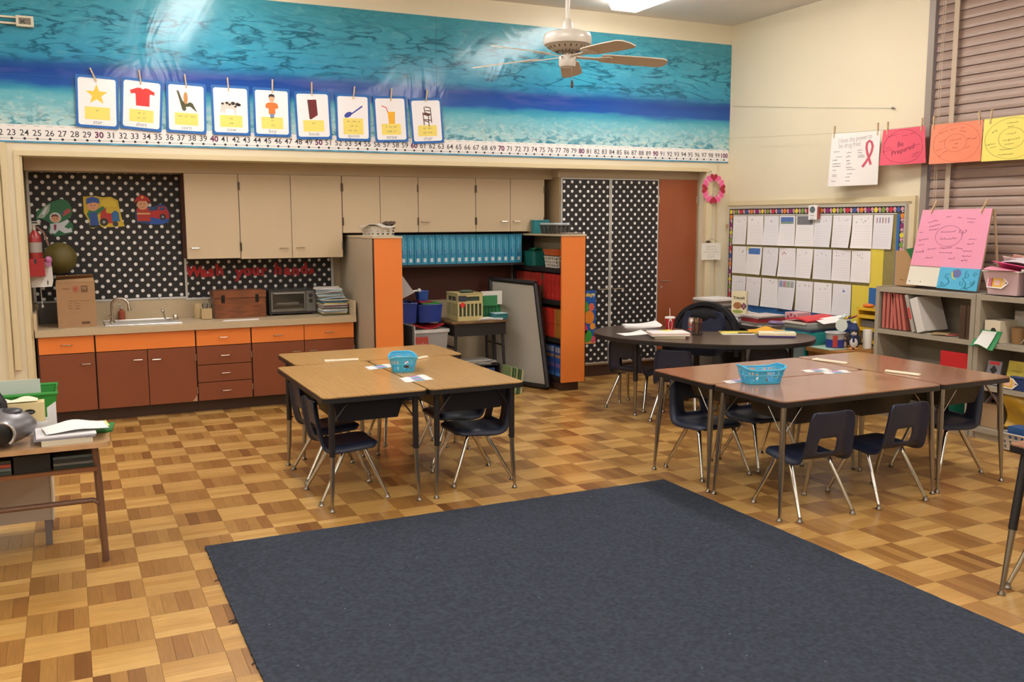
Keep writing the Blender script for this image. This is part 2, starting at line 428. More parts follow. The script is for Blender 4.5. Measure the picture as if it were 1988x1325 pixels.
mb0 = MB().prism([(-.0010, -.042), (.004, -.021), (.0055, 0), (.004, .021), (-.0010, .042), (-.0026, .042), (.0024, .021), (.0039, 0), (.0024, -.021), (-.0026, -.042)], -1.93, 2.022, Matrix(((-1, 0, 0, 0), (0, 0, 1, 0), (0, 1, 0, 0), (0, 0, 0, 1))))
import mathutils
rt = Matrix.Rotation(math.radians(15), 4, 'Y')
me = MB().add(mb0.v, mb0.f, rt).mesh('slat', slat_m)
zz = WB+.085; n = 0
while zz < WT-.08:
    o = bpy.data.objects.new('slat', me); COL.objects.link(o); o.parent = blind; o.location = (0, 0, zz-WB-.04); zz += .0695; n += 1
MB().box(WX+.005, WX+.05, 1.38, 5.23, WT-.075, WT-.035).build('headrail', slat_m, blind)
MB().box(WX+.005, WX+.045, 1.38, 5.23, WB+.042, WB+.06).build('bottom_rail', slat_m, blind)
for yy in (5.13, 4.0, 2.7, 1.6): MB().box(WX-.022, WX-.020, yy-.022, yy+.022, WB+.045, WT-.04).build('ladder_tape', tape_m, blind)
for yy in (5.225, 5.245): MB().tube([(WX-.03, yy, WT-.05), (WX-.032, yy+.004, 2.3), (WX-.03, yy-.002, 1.55)], .0028, 6).build('pull_cord', tape_m, blind)
# ---------------------------------------------------------------- ocean mural, number line, picture cards
def mural_mat():
    m = bpy.data.materials.new('ocean_print'); m.use_nodes = True; nt = m.node_tree; b = nt.nodes['Principled BSDF']
    tc = nt.nodes.new('ShaderNodeTexCoord'); sp = nt.nodes.new('ShaderNodeSeparateXYZ'); nt.links.new(tc.outputs['Object'], sp.inputs[0])
    def noise(scale, vec, det=4, dist=0.0):
        mp = nt.nodes.new('ShaderNodeMapping'); mp.inputs['Scale'].default_value = vec; nt.links.new(tc.outputs['Object'], mp.inputs[0])
        n = nt.nodes.new('ShaderNodeTexNoise'); n.inputs['Scale'].default_value = scale; n.inputs['Detail'].default_value = det; n.inputs['Distortion'].default_value = dist
        nt.links.new(mp.outputs[0], n.inputs[0]); return n.outputs[0]
    z = sp.outputs[2]      # height above the mural's bottom edge, 0..1.07
    wob = math_n(nt, 'MULTIPLY', math_n(nt, 'SUBTRACT', noise(2.2, (1, 1, 5), 5, .4), .5), .10)
    zz = math_n(nt, 'ADD', z, wob)
    def mixc(fac, a, c):
        m_ = nt.nodes.new('ShaderNodeMix'); m_.data_type = 'RGBA'; nt.links.new(fac, m_.inputs[0]); nt.links.new(a, m_.inputs[6]); m_.inputs[7].default_value = lin(c); return m_.outputs[2]
    def band(*st): return ramp_nodes(nt, z, [(p, '#'+('%02x' % int(255*v))*3) for p, v in st]).outputs[0]
    mul = lambda a, c: math_n(nt, 'MULTIPLY', a, c)
    def thr(n, lo, hi): return ramp_nodes(nt, n, [(lo, '#000000'), (hi, '#ffffff')]).outputs[0]
    col = ramp_nodes(nt, math_n(nt, 'DIVIDE', zz, 1.08), [(0, '#b4d6d6'), (.10, '#9ccbd2'), (.22, '#6cb6c6'), (.275, '#3c96b4'), (.315, '#2458a8'), (.40, '#1f4898'), (.44, '#235a98'), (.50, '#348cb2'), (.66, '#4098b4'), (1, '#4292a2')]).outputs[0]
    col = mixc(mul(thr(noise(1.1, (1, 1, 5), 3), .54, .66), band((.33, 0), (.43, .55), (.52, 0))), col, '#8a82c4')
    col = mixc(mul(thr(noise(.8, (1, 1, 2.4), 3), .48, .66), band((.48, 0), (.6, .75), (.8, .7), (.98, 0))), col, '#36a8bf')
    # soft pale and dark mottling of the water
    col = mixc(mul(thr(noise(5.5, (1, 1, 2.2), 7, .8), .50, .68), band((.45, 0), (.55, .5), (1.0, .5))), col, '#1e6274')
    col = mixc(mul(thr(noise(6.5, (1, 1, 2.4), 6, 1.0), .54, .70), band((.45, 0), (.55, .4), (1.0, .45))), col, '#8cc6cc')
    # crest lines of the wavelets: the ridges of a stretched noise
    n_ = noise(2.9, (1, 1, 4.6), 5, .45); rid = math_n(nt, 'ABSOLUTE', math_n(nt, 'SUBTRACT', n_, .5))
    line = ramp_nodes(nt, rid, [(0, '#ffffff'), (.02, '#d0d0d0'), (.05, '#000000')]).outputs[0]
    line = mul(line, thr(noise(3.1, (1, 1, 2), 2), .36, .52))
    col = mixc(mul(line, band((.44, 0), (.56, .9), (.85, .9), (1.06, .4))), col, '#0b3f56')
    n2_ = noise(5.6, (1, 1, 3.2), 5, .6); rid2 = math_n(nt, 'ABSOLUTE', math_n(nt, 'SUBTRACT', n2_, .52))
    line2 = mul(ramp_nodes(nt, rid2, [(0, '#ffffff'), (.03, '#000000')]).outputs[0], thr(noise(2.4, (1, 1, 2), 2), .48, .6))
    col = mixc(mul(line2, band((.5, 0), (.7, .45), (1.06, .65))), col, '#12495a')
    # caustic blotches on the sand
    col = mixc(mul(thr(noise(9, (1, 1, 2.0), 5, 1.0), .50, .57), band((0, 1.0), (.16, .55), (.26, 0))), col, '#2f88a4')
    col = mixc(mul(thr(noise(15, (1, 1, 1.8), 4, .6), .52, .62), band((0, .8), (.20, .55), (.29, 0))), col, '#cfdcd2')
    col = mixc(mul(thr(noise(13, (1, 1, 2.0), 4, .9), .56, .61), band((0, .9), (.12, .5), (.2, 0))), col, '#24708a')
    nt.links.new(col, b.inputs['Base Color'])
    b.inputs['Roughness'].default_value = .15; b.inputs['Specular IOR Level'].default_value = .4
    bp = nt.nodes.new('ShaderNodeBump'); bp.inputs['Strength'].default_value = .35; bp.inputs['Distance'].default_value = .02
    nt.links.new(noise(2.4, (1, 1, .7), 3, 1.2), bp.inputs['Height']); nt.links.new(bp.outputs[0], b.inputs['Normal'])
    return m
mm = mural_mat()
t = thing('ocean_mural', 'glossy printed ocean mural of blue waves covering the upper back wall', 'mural', (0, WY, 2.22))
MB().box(-3.9, 2.998, WY-.0035, WY-.0005, 2.22, 3.292).build('paper_sheet', mm, t)
MB().box(3.0, 6.178, WY-.0040, WY-.0005, 2.22, 3.292).build('paper_sheet', mm, t)

paper = mat('paper_white', '#ebe8e6', .7)
ink_word = mat('ink_word', '#807e84', .7); ink = mat('ink_grey', '#5d5b60', .7); ink_dark = mat('ink_dark', '#33333c', .7); ink_purple = mat('ink_purple', '#6d2f58', .7)
t = thing('number_line', 'long white paper number line running along the bottom of the mural', 'number line', (2.9, WY-.006, 2.121))
MB().box(-3.9, 6.168, WY-.0075, WY-.0055, 2.121, 2.252).build('strip', paper, t)
M0 = F_back(0, WY-.0078, 0)
bd = mat('ocean_border', '#4a93b4', .6, var=.5, vscale=9, stretch=(1, 1, 3))
MB().box(-3.9, 6.168, WY-.0082, WY-.0076, 2.121, 2.134).build('border', bd, t)
tk = MB()
X = lambda n: -.302+(n-23)*.08332
for n in range(18, 101):
    text(str(n), .062, F_back(X(n), WY-.0078, 2.191), ink_purple if n % 10 == 0 else ink_dark, t, .0022 if n % 10 == 0 else .0004, 'numeral', 0)
    tk.prism(circ(X(n), 2.151, .0095, 10), 0, .0006, M0)
tk.add([(X(18), 2.1495, .0002), (X(100), 2.1495, .0002), (X(100), 2.1515, .0002), (X(18), 2.1515, .0002)], [(0, 1, 2, 3)], M0)
tk.build('line_and_dots', ink_dark, t)
wd_ = MB()
for n in range(18, 101):
    w = .034+.014*((n*7) % 3)/2; wd_.add([(X(n)-w/2, 2.240, .0003), (X(n)+w/2, 2.240, .0003), (X(n)+w/2, 2.243, .0003), (X(n)-w/2, 2.243, .0003)], [(0, 1, 2, 3)], M0)
wd_.build('number_words', mat('ink_pale', '#a9a39c', .7), t)

pin_m = mat('clothespin_wood', '#cdb28a', .6, var=.08, vscale=40); steel = mat('steel_wire', '#9a9a98', .3, 1.0)
def clothespin(M, label, group, s=1.0):
    """two wooden jaws and a spring; local +y points to the open (handle) end"""
    t = thing('clothespin', label, 'clothespin', M @ Vector((0, 0, 0)), group)
    for sg in (1, -1):
        MB().frustum((-.0045*s, .0045*s, sg*.0008, sg*.0052) if sg > 0 else (-.0045*s, .0045*s, -.0052, -.0008), (-.0045*s, .0045*s, .003, .0078) if sg > 0 else (-.0045*s, .0045*s, -.0078, -.003), 0, .105*s,
                     M @ Matrix(((1, 0, 0, 0), (0, 0, 1, 0), (0, -1, 0, .001), (0, 0, 0, 1)))).build('jaw', pin_m, t)
    MB().tube([M @ Vector((-.006*s, .045*s, .001)), M @ Vector((.006*s, .045*s, .001))], .0045, 8).build('spring', steel, t)
    return t
cards = [('star', .281, 2.435, -1.9), ('shirt', .591, 2.430, -4.0), ('corn', .914, 2.420, -1.6), ('cow', 1.249, 2.418, 0), ('boy', 1.571, 2.417, 0), ('book', 1.905, 2.408, 1.8), ('spoon', 2.241, 2.405, .6), ('straw', 2.571, 2.406, 2.6), ('chair', 2.897, 2.406, 3.8)]
pins = [(.284, 2.582, -.38), (.594, 2.581, -.1), (.921, 2.571, -.09), (1.237, 2.564, -.05), (1.578, 2.572, .04), (1.897, 2.569, .02), (2.245, 2.556, .13), (2.572, 2.557, .09), (2.890, 2.567, .12)]
card_blue = mat('card_blue', '#1f66b4', .45, var=.12, vscale=30); card_white = mat('card_white', '#efedf0', .35); note_y = mat('label_yellow', '#f0dc72', .6)
def star_pts(r, n=5, q=.42): return [((r if i % 2 == 0 else r*q)*math.cos(PI/2+i*PI/n), (r if i % 2 == 0 else r*q)*math.sin(PI/2+i*PI/n)) for i in range(2*n)]
c_yel = mat('print_yellow', '#f0c848', .5); c_red = mat('print_red', '#d8302c', .5); c_grn = mat('print_green', '#4a4a28', .5); c_corn = mat('print_corn', '#c08a48', .5)
c_blk = mat('print_black', '#2a2624', .5); c_skin = mat('print_skin', '#e8b08c', .5); c_or = mat('print_orange', '#e8762c', .5); c_blu = mat('print_blue', '#3846a0', .5)
c_brn = mat('print_brown', '#5a3424', .5); c_mar = mat('print_maroon', '#6e2026', .5); c_jui = mat('print_juice', '#f0b428', .5); c_pk = mat('print_pink', '#e0a8a0', .5)
c_wht = mat('print_white', '#f4f2f0', .5); c_denim = mat('print_denim', '#7a90b8', .5); c_hair = mat('print_hair', '#2c1c14', .5)
def pic(name, t, M):
    if name in ('book', 'straw', 'chair'): M = M @ Matrix.Translation((0, .030, 0)) @ Matrix.Scale(.88, 4)
    elif name == 'corn': M = M @ Matrix.Translation((0, .018, 0)) @ Matrix.Scale(.95, 4)
    P = lambda pts, m, nm, z=.0006: MB().prism(pts, z-.0003, z, M).build(nm, m, t)
    sc = lambda pts, s=1, dx=0, dy=0: [(x*s+dx, y*s+dy) for x, y in pts]
    if name == 'star': P(sc(star_pts(.078), 1, -.003, .052), c_yel, 'star_print')
    if name == 'shirt': P(sc([(-.04, -.065), (.055, -.065), (.055, .02), (.062, .028), (.088, .022), (.09, .045), (.045, .068), (.022, .07), (.005, .06), (-.012, .07), (-.035, .068), (-.085, .045), (-.078, .02), (-.052, .026), (-.045, .02)], 1, 0, .055), c_red, 'shirt_print')
    if name == 'corn':
        P(sc(circ(0, .0, .017, 12, .05), 1, -.005, .06), c_corn, 'cob_print', .0009)
        P([(-.075, .118), (-.058, .115), (-.03, .04), (-.01, .02), (.0, -.03), (-.015, -.045), (-.032, -.035), (-.055, .05)], c_grn, 'husk_print')
        P([(-.03, .0), (.03, .03), (.05, .02), (.085, -.05), (.03, -.005), (0, -.01)], c_grn, 'husk_print', .0011)
    if name == 'cow':
        P([(-.075, .02), (-.07, .06), (-.02, .068), (.03, .06), (.05, .066), (.062, .05), (.072, .045), (.07, .03), (.05, .035), (.04, .02), (.04, -.03), (.028, -.032), (.024, .01), (-.04, .012), (-.045, -.025), (-.058, -.025), (-.06, .01), (-.07, -.022), (-.08, -.02)], mat('print_cow', '#e4cfc4', .5), 'cow_print')
        for px, py, r in ((.052, .048, .017), (.066, .045, .013), (.018, .055, .017), (-.008, .045, .011), (-.028, .056, .013), (-.062, .050, .011), (.036, .03, .010)): P(circ(px, py, r, 9, r*.8), c_blk, 'cow_patch', .0009)
    if name == 'boy':
        P(circ(0, .105, .022, 14, .026), c_skin, 'head_print', .0009); P([(-.024, .112), (-.022, .138), (0, .146), (.022, .138), (.024, .112), (.012, .124), (-.012, .124)], c_hair, 'hair_print', .0012)
        P([(-.022, .078), (.022, .078), (.045, .068), (.052, .04), (.04, .03), (.026, .03), (.026, -.012), (-.026, -.012), (-.026, .03), (-.04, .03), (-.052, .04), (-.045, .068)], c_or, 'shirt_print')
        P([(-.02, -.012), (.02, -.012), (.012, -.045), (.002, -.045), (0, -.03), (-.002, -.045), (-.012, -.045)], c_denim, 'jeans_print')
    if name == 'book':
        P([(-.048, .11), (-.03, .108), (-.02, -.07), (-.036, -.068)], c_brn, 'book_spine_print'); P([(-.03, .108), (.036, .112), (.044, -.03), (-.02, -.07)], c_mar, 'book_cover_print')
    if name == 'spoon':
        P(sc([(x*math.cos(.5)-y*math.sin(.5), x*math.sin(.5)+y*math.cos(.5)) for x, y in circ(0, 0, .036, 14, .02)], 1, -.042, .022), c_blu, 'spoon_print')
        P([(-.02, .03), (-.012, .024), (.085, .09), (.08, .102)], c_blu, 'spoon_handle_print')
    if name == 'straw':
        P([(-.03, .04), (.046, .04), (.038, -.085), (-.02, -.085)], c_jui, 'glass_print'); P([(-.032, .046), (.048, .046), (.047, .036), (-.031, .036)], c_wht, 'rim_print', .0008)
        b = MB(); add_ribbon(b, [(-.085, .092), (-.04, .075), (-.026, .03)], .008, M, .001); b.build('straw_print', c_red, t)
    if name == 'chair':
        b = MB()
        for q in ([(-.035, .05), (-.03, -.075)], [(.02, .03), (.02, -.09)], [(.045, .085), (.05, -.055)], [(-.01, .10), (.048, .09)], [(-.02, .10), (-.014, .03)], [(-.03, -.02), (.048, -.03)], [(-.01, .065), (.045, .06)], [(-.035, -.03), (.02, -.045)]): add_ribbon(b, q, .009, M, .0008)
        b.build('chair_frame_print', c_brn, t); P([(-.045, .03), (.02, .008), (.055, .03), (-.012, .048)], c_brn, 'chair_seat_print', .001)
hints = {'star': ['ar'], 'shirt': ['er  ir', 'ur  or'], 'corn': ['oar  or  ore'], 'cow': ['ou', 'ow'], 'boy': ['oi', '_oy'], 'book': ['oo'], 'spoon': ['oo _ew _u', '_ue  ui', 'ou  oe_'], 'straw': ['o  au  aw', 'augh  al'], 'chair': ['air  are', 'ear  ere']}
for (nm, x, z, ang), (px, pz, pa) in zip(cards, pins):
    M = F_back(x, WY-.020, z, math.radians(ang))
    t = thing('picture_card', 'blue bordered picture card with the word "%s" under its picture' % nm, 'card', (x, WY-.02, z-.19), 'picture cards pegged across the mural')
    MB().prism(rrect(-.147, .147, -.192, .192, .012), -.0016, 0, M).build('border', card_blue, t)
    MB().prism(rrect(-.130, .130, -.172, .172, .018), 0, .0003, M).build('white_panel', card_white, t)
    pic(nm, t, M)
    hh = .046 if nm not in ('spoon',) else .066
    yy = -.084+(.012 if nm == 'spoon' else 0)
    MB().prism(rrect(-.086, .086, yy-hh, yy+hh, .004), .0003, .0006, M).build('yellow_label', note_y, t)
    hb = MB()
    for i, s_ in enumerate(hints[nm]): add_text(hb, s_, .026, M @ Matrix.Translation((0, yy+hh-.024-.037*i, 0)), .0008)
    hb.build('label_letters', mat('ink_faint', '#8d8a64', .7), t)
    text(nm, .042, M @ Matrix.Translation((0, -.150, 0)), ink_word, t, name='word', z=.0006)
    clothespin(F_back(px, WY-.0225, pz, -pa), 'wooden clothespin holding the "%s" card on the mural' % nm, 'clothespins along the mural')
cord = MB()
cord.tube([(-.9, WY-.021, 2.60), (.3, WY-.021, 2.603), (2.0, WY-.021, 2.585), (3.2, WY-.021, 2.60), (3.3, WY-.004, 2.62)], .0005, 5)
tag(cord.build('string', mat('string_blue', '#3a78a8', .7)), 'thin blue string across the mural that the picture cards hang from', 'string')
# plastic raceway box at the upper left
t = thing('wall_raceway', 'cream plastic cable raceway ending in a square box over the mural', 'raceway', (-.4, WY-.02, 2.93))
rm_ = mat('raceway_plastic', '#d8d2bc', .5)
MB().box(-.222, -.110, WY-.045, WY-.004, 2.938, 3.012).box(-.222, -.110, WY-.05, WY-.045, 2.998, 3.012).box(-.222, -.110, WY-.05, WY-.045, 2.938, 2.952).box(-.222, -.205, WY-.05, WY-.045, 2.95, 3.0).box(-.127, -.110, WY-.05, WY-.045, 2.95, 3.0).build('end_box', rm_, t)
MB().box(-.205, -.127, WY-.0465, WY-.045, 2.952, 2.998).build('socket_face', mat('raceway_grey', '#7d786c', .6), t)  # darker grey face inside the box
b = MB(); add_ribbon(b, [(-.195, 2.96), (-.165, 2.985)], .006, F_back(0, WY-.0468, 0)); add_ribbon(b, [(-.165, 2.96), (-.195, 2.985)], .006, F_back(0, WY-.0468, 0)); b.build('cross_mark', c_blk, t)
MB().box(-2.4, -.222, WY-.03, WY-.004, 2.995, 3.008).box(-2.4, -.222, WY-.03, WY-.004, 2.952, 2.965).build('rail', rm_, t)
# ---------------------------------------------------------------- base cabinets, counter, sink
cab_br = mat('laminate_brown', '#804428', .45, var=.05, vscale=3); cab_or = mat('laminate_orange', '#e58038', .4, var=.03, vscale=3)
cab_edge = mat('cabinet_edge', '#3a1a12', .5); toe_m = mat('toe_kick', '#4a3228', .45); chrome = mat('brushed_handle', '#c0b4a6', .28, 1.0)
counter_m = mat('counter_laminate', '#bba88a', .35, var=.05, vscale=30); cab_bg = mat('cabinet_beige', '#c0ac8e', .45, var=.025, vscale=4)
cab_bg2 = mat('cabinet_side_grey', '#a89a84', .5, var=.04, vscale=4)
def pull(x, z, y, parent, w=.075, vert=False):
    b = MB(); r = .0042; p = .022
    if vert: pts = [(x, y, z-w/2), (x, y-p, z-w/2+.006), (x, y-p, z+w/2-.006), (x, y, z+w/2)]
    else: pts = [(x-w/2, y, z), (x-w/2+.006, y-p, z), (x+w/2-.006, y-p, z), (x+w/2, y, z)]
    return b.tube(pts, r, 6).build('handle', chrome, parent, smooth=True)
def front(x0, x1, z0, z1, m, parent, name, handle=None, y=7.80, th=.018):
    d = MB().box(x0+.003, x1-.003, y, y+th, z0+.003, z1-.003).build(name, m, parent, bevel=.0015)
    if handle: pull(handle[0], handle[1], y, d)
    return d
zb, zd, zt = .10, .548, .684
def base_unit(x0, x1, label):
    t = thing('base_cabinet', label, 'cabinet', ((x0+x1)/2, 8.09, 0), 'base cabinets along the sink wall')
    MB().box(x0, x0+.015, 7.819, 8.37, zb, zt).box(x1-.015, x1, 7.819, 8.37, zb, zt).box(x0+.015, x1-.015, 7.819, 8.37, zb, zb+.015).box(x0+.015, x1-.015, 8.36, 8.37, zb+.015, zt).box(x0+.015, x1-.015, 7.819, 7.832, zb+.015, zt).build('carcass', cab_edge, t)
    MB().box(x0, x1, 7.90, 8.37, 0, zb).build('toe_kick', toe_m, t)
    return t
t = base_unit(-.235, .164, 'leftmost orange and brown base cabinet with one drawer over one door')
front(-.225, .162, zd, zt, cab_or, t, 'drawer', (-.033, .616)); front(-.225, .162, zb, zd, cab_br, t, 'door', (.098, .464))
t = base_unit(.166, .904, 'orange and brown base cabinet under the sink with a pair of doors')
front(.168, .902, zd, zt, cab_or, t, 'false_front'); d = front(.168, .538, zb, zd, cab_br, t, 'door', (.466, .471)); d = front(.538, .902, zb, zd, cab_br, t, 'door', (.602, .466))
MB().prism([(.862, zb+.004), (.898, zb+.004), (.898, zb+.055)], -.0006, .0004, F_back(0, 7.7995, 0)).build('chipped_corner', mat('bare_chipboard', '#b08a68', .8), d)
t = base_unit(.906, 1.340, 'orange and brown base cabinet with a stack of four drawers')
front(.908, 1.338, zd, zt, cab_or, t, 'drawer', (1.12, .613))
for z0, z1, hz in ((.394, zd, .465), (.251, .394, .321), (zb, .251, .176)): front(.908, 1.338, z0, z1, cab_br, t, 'drawer', (1.126, hz))
t = base_unit(1.342, 2.215, 'rightmost orange and brown base cabinet with two drawers over two doors, behind the oak tables')
front(1.344, 1.778, zd, zt, cab_or, t, 'drawer', (1.559, .605)); front(1.778, 2.208, zd, zt, cab_or, t, 'drawer', (1.993, .608))
front(1.344, 1.778, zb, zd, cab_br, t, 'door', (1.708, .460)); front(1.778, 2.208, zb, zd, cab_br, t, 'door', (1.848, .460))
for hx in (.902, 1.339, 2.206):
    for hz in (.19, .46): MB().tube([(hx, 7.797, hz-.025), (hx, 7.797, hz+.025)], .004, 6).build('hinge', chrome, t if hx > 2 else t)
zc = .738
t = thing('countertop', 'long beige laminate countertop with a backsplash over the base cabinets', 'countertop', (1.0, 8.08, zt))
SX0, SX1, SY0, SY1 = .285, .775, 7.87, 8.19
b = MB()
b.box(-.24, SX0, 7.775, 8.36, zt+.001, zc).box(SX1, 2.225, 7.775, 8.36, zt+.001, zc).box(SX0, SX1, 7.775, SY0, zt+.001, zc).box(SX0, SX1, SY1, 8.36, zt+.001, zc)
b.build('slab', counter_m, t)
MB().box(-.24, 2.225, 8.355, 8.379, zc, .895).build('backsplash', counter_m, t, bevel=.003)
MB().box(2.203, 2.226, 7.785, 8.355, zc, .865).build('end_splash', counter_m, t, bevel=.003)
MB().box(-.245, -.222, 7.785, 8.355, zc, .865).build('end_splash', counter_m, t, bevel=.003)
enam = mat('white_enamel', '#d9d6d0', .2, coat=.4); steelm = mat('stainless', '#b9b7b4', .3, 1.0)
t = thing('sink', 'white enamel sink with a steel rim set into the beige countertop', 'sink', (.53, 8.03, .60))
b = MB(); q = .024
b.box(.248, .81, 7.845, 7.872, zc+.0005, zc+.006).box(.248, .81, 8.165, 8.25, zc+.0005, zc+.006).box(.248, .29, 7.872, 8.165, zc+.0005, zc+.006).box(.77, .81, 7.872, 8.165, zc+.0005, zc+.006)
b.build('deck', enam, t, bevel=.002)
MB().tube([(.248, 7.845, zc+.004), (.81, 7.845, zc+.004), (.81, 8.25, zc+.004), (.248, 8.25, zc+.004), (.248, 7.845, zc+.004)], .0055, 6).build('steel_rim', steelm, t)
b = MB(); b.box(.29, .77, 7.874, 7.882, .61, zc+.004).box(.29, .77, 8.175, 8.183, .61, zc+.004).box(.29, .298, 7.882, 8.175, .61, zc+.004).box(.762, .77, 7.882, 8.175, .61, zc+.004).box(.29, .77, 7.874, 8.183, .602, .61)
b.build('basin', enam, t)
t = thing('faucet', 'chrome gooseneck faucet at the left end of the sink', 'faucet', (.31, 8.08, zc+.006))
MB().lathe([(.022, 0), (.022, .012), (.014, .02), (.013, .06)], 14, None, 0, (.31, 8.08, zc+.0065)).build('base', chrome, t, smooth=True)
arc = [(.31, 8.08, zc+.05), (.31, 8.08, zc+.14)]+[(.31+.062*(1-math.cos(a)), 8.08-.02*(1-math.cos(a)), zc+.14+.06*math.sin(a)) for a in [PI*i/12 for i in range(1, 12)]]+[(.437, 8.038, zc+.115)]
MB().tube(arc, .0115, 10).build('spout', chrome, t, smooth=True)
MB().tube([(.4335, 8.039, zc+.123), (.4395, 8.037, zc+.100)],   .015, 10).build('nozzle', chrome, t, smooth=True)
MB().tube([(.31, 8.08, zc+.05), (.285, 8.06, zc+.062)], .006, 8).build('lever', chrome, t, smooth=True)
t = thing('drinking_tap', 'small chrome drinking fountain tap at the right end of the sink', 'tap', (.775, 8.06, zc+.006))
MB().lathe([(.020, 0), (.022, .004), (.019, .04), (.012, .048)], 14, None, 0, (.785, 8.06, zc+.0065)).build('base', chrome, t, smooth=True)
MB().tube([(.775, 8.06, zc+.02), (.715, 8.055, zc+.018), (.700, 8.05, zc+.03), (.692, 8.05, zc+.075)], .007, 8).build('arm', chrome, t, smooth=True)
MB().ball((.689, 8.05, zc+.085), .014, 10, 8).build('bubbler', chrome, t, smooth=True)
MB().tube([(.684, 8.05, zc+.09), (.672, 8.05, zc+.115)], .004, 6).build('lever', chrome, t)
t = thing('soap_bottle', 'small clear pump bottle of red soap behind the faucet', 'bottle', (.39, 8.30, zc+.0005))
MB().lathe([(.026, 0), (.028, .01), (.028, .07), (.012, .085), (.012, .095)], 14, None, 0, (.39, 8.30, zc+.0005)).build('bottle_body', mat('soap_red', '#a4553e', .15), t, smooth=True)
MB().lathe([(.013, .095), (.013, .11), (.004, .112), (.004, .13)], 10, None, 0, (.39, 8.30, zc+.0005)).build('pump', mat('pump_clear', '#b9b0a8', .3), t)
MB().tube([(.39, 8.30, zc+.132), (.365, 8.285, zc+.126)], .005, 6).build('nozzle', MATS['pump_clear'], t)

# things standing on the counter
card = mat('cardboard', '#a07c58', .8, var=.05, vscale=20); card_d = mat('cardboard_print', '#6a4a34', .8); card_r = mat('cardboard_red', '#9a4a38', .8)
t = thing('cardboard_box', 'tall brown cardboard box with printed marks on the left of the counter', 'box', (.05, 8.0, zc))
MB().box(-.08, .19, 7.90, 8.14, zc+.001, 1.085).build('box_body', card, t, bevel=.003)
MB().add([(-.08, 7.90, 1.086), (.19, 7.90, 1.086), (.185, 7.965, 1.112), (-.075, 7.955, 1.100), (-.08, 7.90, 1.089), (.19, 7.90, 1.089), (.185, 7.965, 1.115), (-.075, 7.955, 1.103)], [(0, 1, 2, 3), (7, 6, 5, 4), (0, 4, 5, 1), (1, 5, 6, 2), (2, 6, 7, 3), (3, 7, 4, 0)]).build('flap', card, t)
MB().add([(-.08, 8.14, 1.086), (.19, 8.14, 1.086), (.185, 8.03, 1.135), (-.075, 8.04, 1.128), (-.08, 8.14, 1.089), (.19, 8.14, 1.089), (.185, 8.03, 1.138), (-.075, 8.04, 1.131)], [(0, 1, 2, 3), (7, 6, 5, 4), (0, 4, 5, 1), (1, 5, 6, 2), (2, 6, 7, 3), (3, 7, 4, 0)]).build('flap', card, t)
Mb = F_back(.055, 7.8985, 0)
MB().prism(rrect(.038, .085, 1.012, 1.058, .004), 0, .0005, Mb).build('printed_square', card_d, t)
text('TV', .026, Mb @ Matrix.Translation((.0615, 1.036, .0006)), card, t, bold=.002); text('AS SEEN ON', .0085, Mb @ Matrix.Translation((.0615, 1.006, 0)), card_d, t)
b = MB(); b.prism(circ(0.0, 1.035, .027, 14), 0, .0003, Mb); b.build('printed_emblem', mat('cardboard_emblem', '#a4694f', .8), t)
b = MB(); b.prism([(0, 1.012), (.014, 1.038), (.008, 1.05), (0, 1.044), (-.008, 1.05), (-.014, 1.038)], .0003, .0006, Mb); b.build('printed_flower', card_r, t)
rng = random.Random(3); b = MB()
for y_, ws in ((.945, (-.04, -.0, .04, .075)), (.925, (-.045, 0.01)), (.905, (-.045, .01)), (.885, (-.04, .005))):
    for x_ in ws: scribble(b, x_, y_, .036, .009, Mb, rng, lw=.0022)
scribble(b, -.062, 1.04, .06, .02, Mb, rng, lw=.004); b.box(.03, .088, .762, .782, 0, .0004, Mb); b.build('print', card_d, t)
tag(MB().box(-.215, -.03, 8.27, 8.30, zc+.001, .905).build('grey_tray', mat('tray_grey', '#57534f', .5), bevel=.006), 'dark grey tray standing on the counter behind the cardboard box', 'tray')
# on the left side wall of the alcove
t = thing('paper_towel_dispenser', 'white boxy paper towel dispenser on the alcove side wall above the counter', 'dispenser', (-.17, 8.12, 1.06))
MB().prism([(-.245, 1.055), (-.105, 1.058), (-.095, 1.10), (-.098, 1.19), (-.105, 1.235), (-.245, 1.245)], -8.05, -7.90, Matrix(((1, 0, 0, 0), (0, 0, -1, 0), (0, 1, 0, 0), (0, 0, 0, 1)))).build('cover', mat('dispenser_white', '#dcdad8', .35), t, bevel=.006)
MB().box(-.135, -.128, 7.8985, 7.8999, 1.075, 1.105).build('slot', c_blk, t)
MB().tube([(-.185, 7.98, 1.054), (-.182, 7.98, .93), (-.18, 7.98, .915)], .004, 6).build('pull_cord', mat('cord_white', '#c8c4bc', .6), t)
MB().tube([(-.18, 7.98, .915), (-.18, 7.98, .895)], .008, 8).build('cord_end', MATS['cord_white'], t)
red_p = mat('extinguisher_red', '#8d1418', .35, coat=.3)
t = thing('fire_extinguisher', 'red fire extinguisher with a white label and chrome head hung in the alcove corner', 'fire extinguisher', (-.215, 7.92, 1.14))
MB().lathe([(.03, 0), (.042, .008), (.044, .03), (.044, .27), (.038, .30), (.02, .325), (.015, .335)], 18, None, 0, (-.198, 7.855, 1.15)).build('cylinder', red_p, t, smooth=True)
MB().lathe([(.0445, .17), (.0445, .245)], 18, None, 0, (-.198, 7.855, 1.15)).build('label_band', mat('label_white', '#948c86', .5), t, smooth=True)
MB().tube([(-.198, 7.855, 1.485), (-.198, 7.855, 1.525)], .013, 10).build('valve', steelm, t)
MB().box(-.225, -.155, 7.84, 7.87, 1.525, 1.535).box(-.225, -.15, 7.842, 7.868, 1.545, 1.552).build('handle', steelm, t, bevel=.002)
